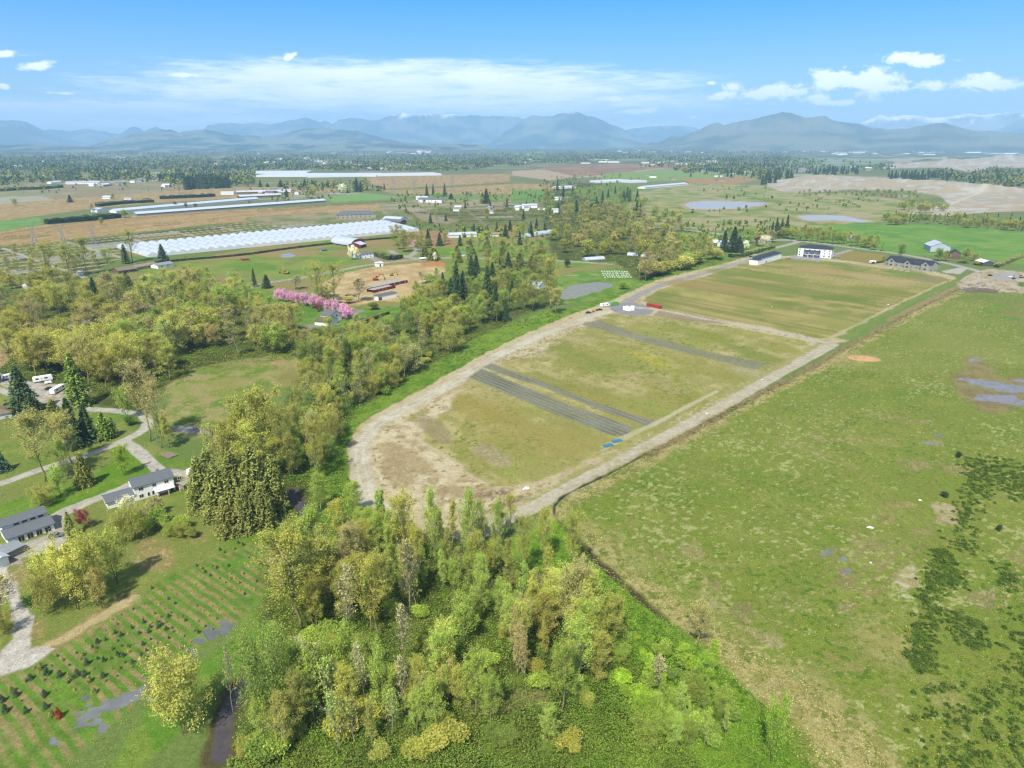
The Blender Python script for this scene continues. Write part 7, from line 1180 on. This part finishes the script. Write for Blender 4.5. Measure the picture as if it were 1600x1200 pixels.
def clumps(name, polys, R_, per, cols, seed, lsize=.34):
    r = np.random.default_rng(seed); C = []
    for P, m in polys:
        W_ = wpts(P); lo, hi = W_.min(0), W_.max(0); q = r.uniform(lo, hi, (m * 6, 2)); q = q[inside(q[:, 0] + r.normal(size=len(q)) * 1.6, q[:, 1] + r.normal(size=len(q)) * 1.6, W_)][:m]; C.append(q)
    C = np.vstack(C); m = len(C); R = r.uniform(*R_, m) * r.choice([.6, 1, 1.3], m); i = np.repeat(np.arange(m), per); d = r.normal(size=(len(i), 3)); d /= np.linalg.norm(d, axis=1)[:, None]; d[:, 2] = np.abs(d[:, 2]) * .75; d *= (r.uniform(.2, 1, len(i)) ** .4)[:, None] * R[i][:, None]
    P3 = np.c_[C[i, 0] + d[:, 0], C[i, 1] + d[:, 1], d[:, 2] + .05]; t = r.uniform(size=(m, 1)); c = (A(*cols[0]) * (1 - t) + A(*cols[1]) * t)[i] * r.uniform(.7, 1.35, (len(i), 1)) * 2.3
    yl = r.uniform(size=m) < .012; c = np.where((yl[i] & (r.uniform(size=len(i)) < .35))[:, None], A(222, 200, 50) * 1.3, c)
    v = quads_at(P3, lsize, r, 1.3, .8); tag(link(bpy.data.objects.new(name, np_mesh(name, v, np.arange(len(v)).reshape(-1, 4), [VLEAF], colors=np.repeat(c, 4, 0)))), kind='stuff')
DS = [([(1515, 715), (1539, 717), (1532, 754), (1526, 797), (1518, 840), (1500, 840), (1496, 848), (1483, 865), (1466, 857), (1492, 831), (1500, 797), (1507, 754)], 420), ([(1466, 857), (1483, 865), (1500, 908), (1509, 921), (1496, 917), (1466, 908), (1457, 951), (1449, 964), (1449, 925), (1462, 882)], 270), ([(1449, 960), (1458, 960), (1448, 1003), (1457, 1050), (1440, 1054), (1423, 1037), (1434, 990)], 210), ([(1539, 711), (1600, 724), (1700, 730), (1700, 790), (1600, 782), (1577, 777), (1565, 767), (1543, 788), (1530, 797), (1526, 767), (1539, 745)], 420),
      ([(1572, 740), (1700, 740), (1700, 796), (1600, 784), (1577, 780)], 300), ([(1475, 951), (1517, 964), (1543, 985), (1543, 1015), (1509, 1015), (1483, 990), (1466, 968)], 110), ([(1563, 878), (1573, 878), (1582, 927), (1567, 922)], 50), ([(1578, 947), (1600, 960), (1720, 980), (1720, 1250), (1565, 1240), (1560, 1067), (1573, 1024)], 420), ([(1445, 1066), (1569, 1085), (1569, 1240), (1435, 1240)], 170), ([(1504, 846), (1520, 842), (1526, 872), (1514, 868)], 24)]
clumps('low_shrubs', DS, (.55, 1.05), 50, [(66, 86, 42), (98, 118, 56)], 35)
cover('low_shrubs', [[(1400, 880), (1660, 860), (1660, 1240), (1400, 1240)]], 9000, .9, [(86, 112, 44), (110, 134, 54), (196, 172, 40)], 36, .34, 3, .6)
cover('grass_tufts', [[(890, 800), (1050, 704), (1300, 565), (1500, 460), (1600, 460), (1600, 1240), (1400, 1240), (1260, 1060), (1060, 930), (960, 865)]], 46000, .28, [(130, 154, 66), (142, 158, 76), (168, 172, 110)], 37, .24, 2.2, .42, .3)
cover('grass_tufts', [[(0, 640), (230, 690), (330, 800), (440, 860), (420, 1000), (200, 1200), (0, 1200)]], 26000, .3, [(116, 150, 54), (150, 158, 84), (176, 160, 112)], 38, .22, 2.2, .46, .3)
# ------------------------------------------------------------------ far woods: thousands of distant trees as masses
def farwood(polys, hr, seed, conif=.35, nq=13, cols=((112, 124, 66), (60, 84, 58), (140, 140, 84)), name='far_woods'):
    r = np.random.default_rng(seed); V = []; C = []
    for P, n in polys:
        a = np.array(P, float); x0, y0 = a.min(0); x1, y1 = a.max(0); W_ = wpts(P); px = r.uniform(x0, x1, n * 3); py = r.uniform(y0, y1, n * 3); v = (600 - py) / F; u = (px - 800) / F; t = -HC / (-sin(PITCH) + v * cos(PITCH)); wx = u * t; wy = (cos(PITCH) + v * sin(PITCH)) * t
        k = inside(wx, wy, W_) & (fbm(px, py * 6, 42, seed, 3) > .36); wx, wy = wx[k][:n], wy[k][:n]; rr = np.clip(np.searchsorted(rowY, wy), 1, NR - 1); cc = np.clip(np.searchsorted(tcols, wx / (wy * cos(PITCH) + HC * sin(PITCH))), 1, NCc - 1); k = ~np.isin(CLS.reshape(NR, NCc)[rr, cc], [CI['pond'], CI['dirt_road'], CI['gravel_pit'], CI['nursery_bed']]); wx, wy = wx[k], wy[k]; m = len(wx)
        g = fbm(wx, wy, 260, seed + 2, 3); con = r.uniform(size=m) < np.clip(conif + (g - .5) * 2.2, .03, .95); h = r.uniform(*hr, m) * np.where(con, 1.15, .9); R_ = np.where(con, .17, .34) * h * (1 + wy / 14000)
        zz = r.uniform(.08, 1, (m, nq)); zz[:, 0] = .92; prof = np.where(con[:, None], 1.05 - zz, np.sqrt(np.clip(1 - ((zz - .55) / .5) ** 2, 0, 1))); th = r.uniform(0, 6.28, (m, nq))
        X_ = wx[:, None] + np.cos(th) * prof * R_[:, None] * .8; Y_ = wy[:, None] + np.sin(th) * prof * R_[:, None] * .8; Pn = np.stack([X_, Y_, zz * h[:, None]], -1).reshape(-1, 3)
        s = np.repeat(R_ * np.where(con, 1.35, 1.25), nq); V.append(quads_at(Pn, s, r, 1.15, .3)); cc = np.where(con[:, None], np.array(A(*cols[1])), np.where(r.uniform(size=(m, 1)) < .3, A(*cols[2]), A(*cols[0]))) * r.uniform(.75, 1.25, (m, 1)); C.append(np.repeat(np.repeat(cc, nq, 0) * r.uniform(.8, 1.2, (m * nq, 1)), 4, 0))
    V = np.vstack(V); C = np.vstack(C) * 2.0; o = link(bpy.data.objects.new(name, np_mesh(name, V, np.arange(len(V)).reshape(-1, 4), [VNEEDLE], colors=C))); tag(o, kind='stuff')
farwood([([(-300, 228), (1900, 226), (1900, 238), (1250, 240), (900, 243), (850, 237), (-300, 246)], 9000), ([(-300, 246), (850, 240), (1250, 242), (1250, 254), (1050, 253), (900, 254), (560, 262), (400, 266), (-300, 270)], 7500), ([(-300, 268), (120, 264), (380, 262), (400, 270), (395, 288), (360, 291), (290, 291), (230, 282), (100, 284), (0, 290), (-300, 296)], 2600)], (11, 20), 41, .42)
farwood([([(400, 258), (560, 258), (800, 248), (860, 252), (800, 262), (700, 267), (480, 266), (400, 268)], 1500), ([(1050, 262), (1190, 256), (1260, 262), (1200, 276), (1150, 274), (1060, 272)], 420), ([(1440, 268), (1600, 262), (1760, 262), (1760, 296), (1600, 298), (1560, 290), (1520, 284), (1480, 284)], 900), ([(1500, 284), (1600, 290), (1760, 292), (1760, 308), (1600, 306), (1520, 296)], 260), ([(1000, 254), (1230, 246), (1400, 258), (1400, 266), (1200, 262), (1000, 262)], 700), ([(450, 286), (560, 286), (600, 300), (520, 302), (440, 300)], 90)], (9, 17), 42, .3, 18, ((118, 128, 64), (58, 80, 52), (144, 140, 78)))
farwood([([(600, 300), (870, 296), (900, 300), (870, 312), (760, 314), (640, 312)], 50), ([(1100, 290), (1260, 284), (1420, 312), (1360, 330), (1200, 330), (1080, 334)], 90), ([(1040, 346), (1220, 346), (1240, 362), (1140, 362), (1060, 356)], 50), ([(860, 276), (940, 282), (960, 290), (850, 300), (840, 290)], 90), ([(1380, 334), (1600, 338), (1760, 346), (1760, 368), (1600, 362), (1480, 350), (1400, 346)], 200), ([(380, 292), (460, 288), (520, 296), (470, 312), (440, 316)], 60), ([(1090, 358), (1200, 360), (1220, 376), (1150, 378), (1100, 372)], 50)], (4, 8), 43, .1, 26, ((122, 136, 66), (92, 110, 60), (146, 146, 84)), 'far_bushes')
farwood([([(600, 306), (880, 300), (880, 345), (640, 345)], 170), ([(380, 298), (520, 298), (520, 316), (380, 326)], 50), ([(0, 288), (290, 286), (290, 300), (0, 304)], 40), ([(620, 352), (870, 346), (870, 372), (700, 372)], 70), ([(1080, 258), (1260, 256), (1260, 266), (1060, 268)], 120)], (4, 8), 44, .15, 26, ((122, 136, 66), (80, 100, 56), (150, 146, 92)), 'far_bushes')
# ------------------------------------------------------------------ haze
hz = MB(); hz.box(-62000, 62000, -9500, 34500, -3.5, 1400)
hm = bpy.data.materials.new('haze_air'); hm.use_nodes = True; ht = hm.node_tree; ht.nodes.clear()
pv = ht.nodes.new('ShaderNodeVolumePrincipled'); pv.inputs['Color'].default_value = (.40, .67, .99, 1); pv.inputs['Density'].default_value = 0.000067; pv.inputs['Anisotropy'].default_value = -0.05
ho = ht.nodes.new('ShaderNodeOutputMaterial'); ht.links.new(pv.outputs[0], ho.inputs['Volume'])
tag(hz.build('haze', hm), kind='stuff')
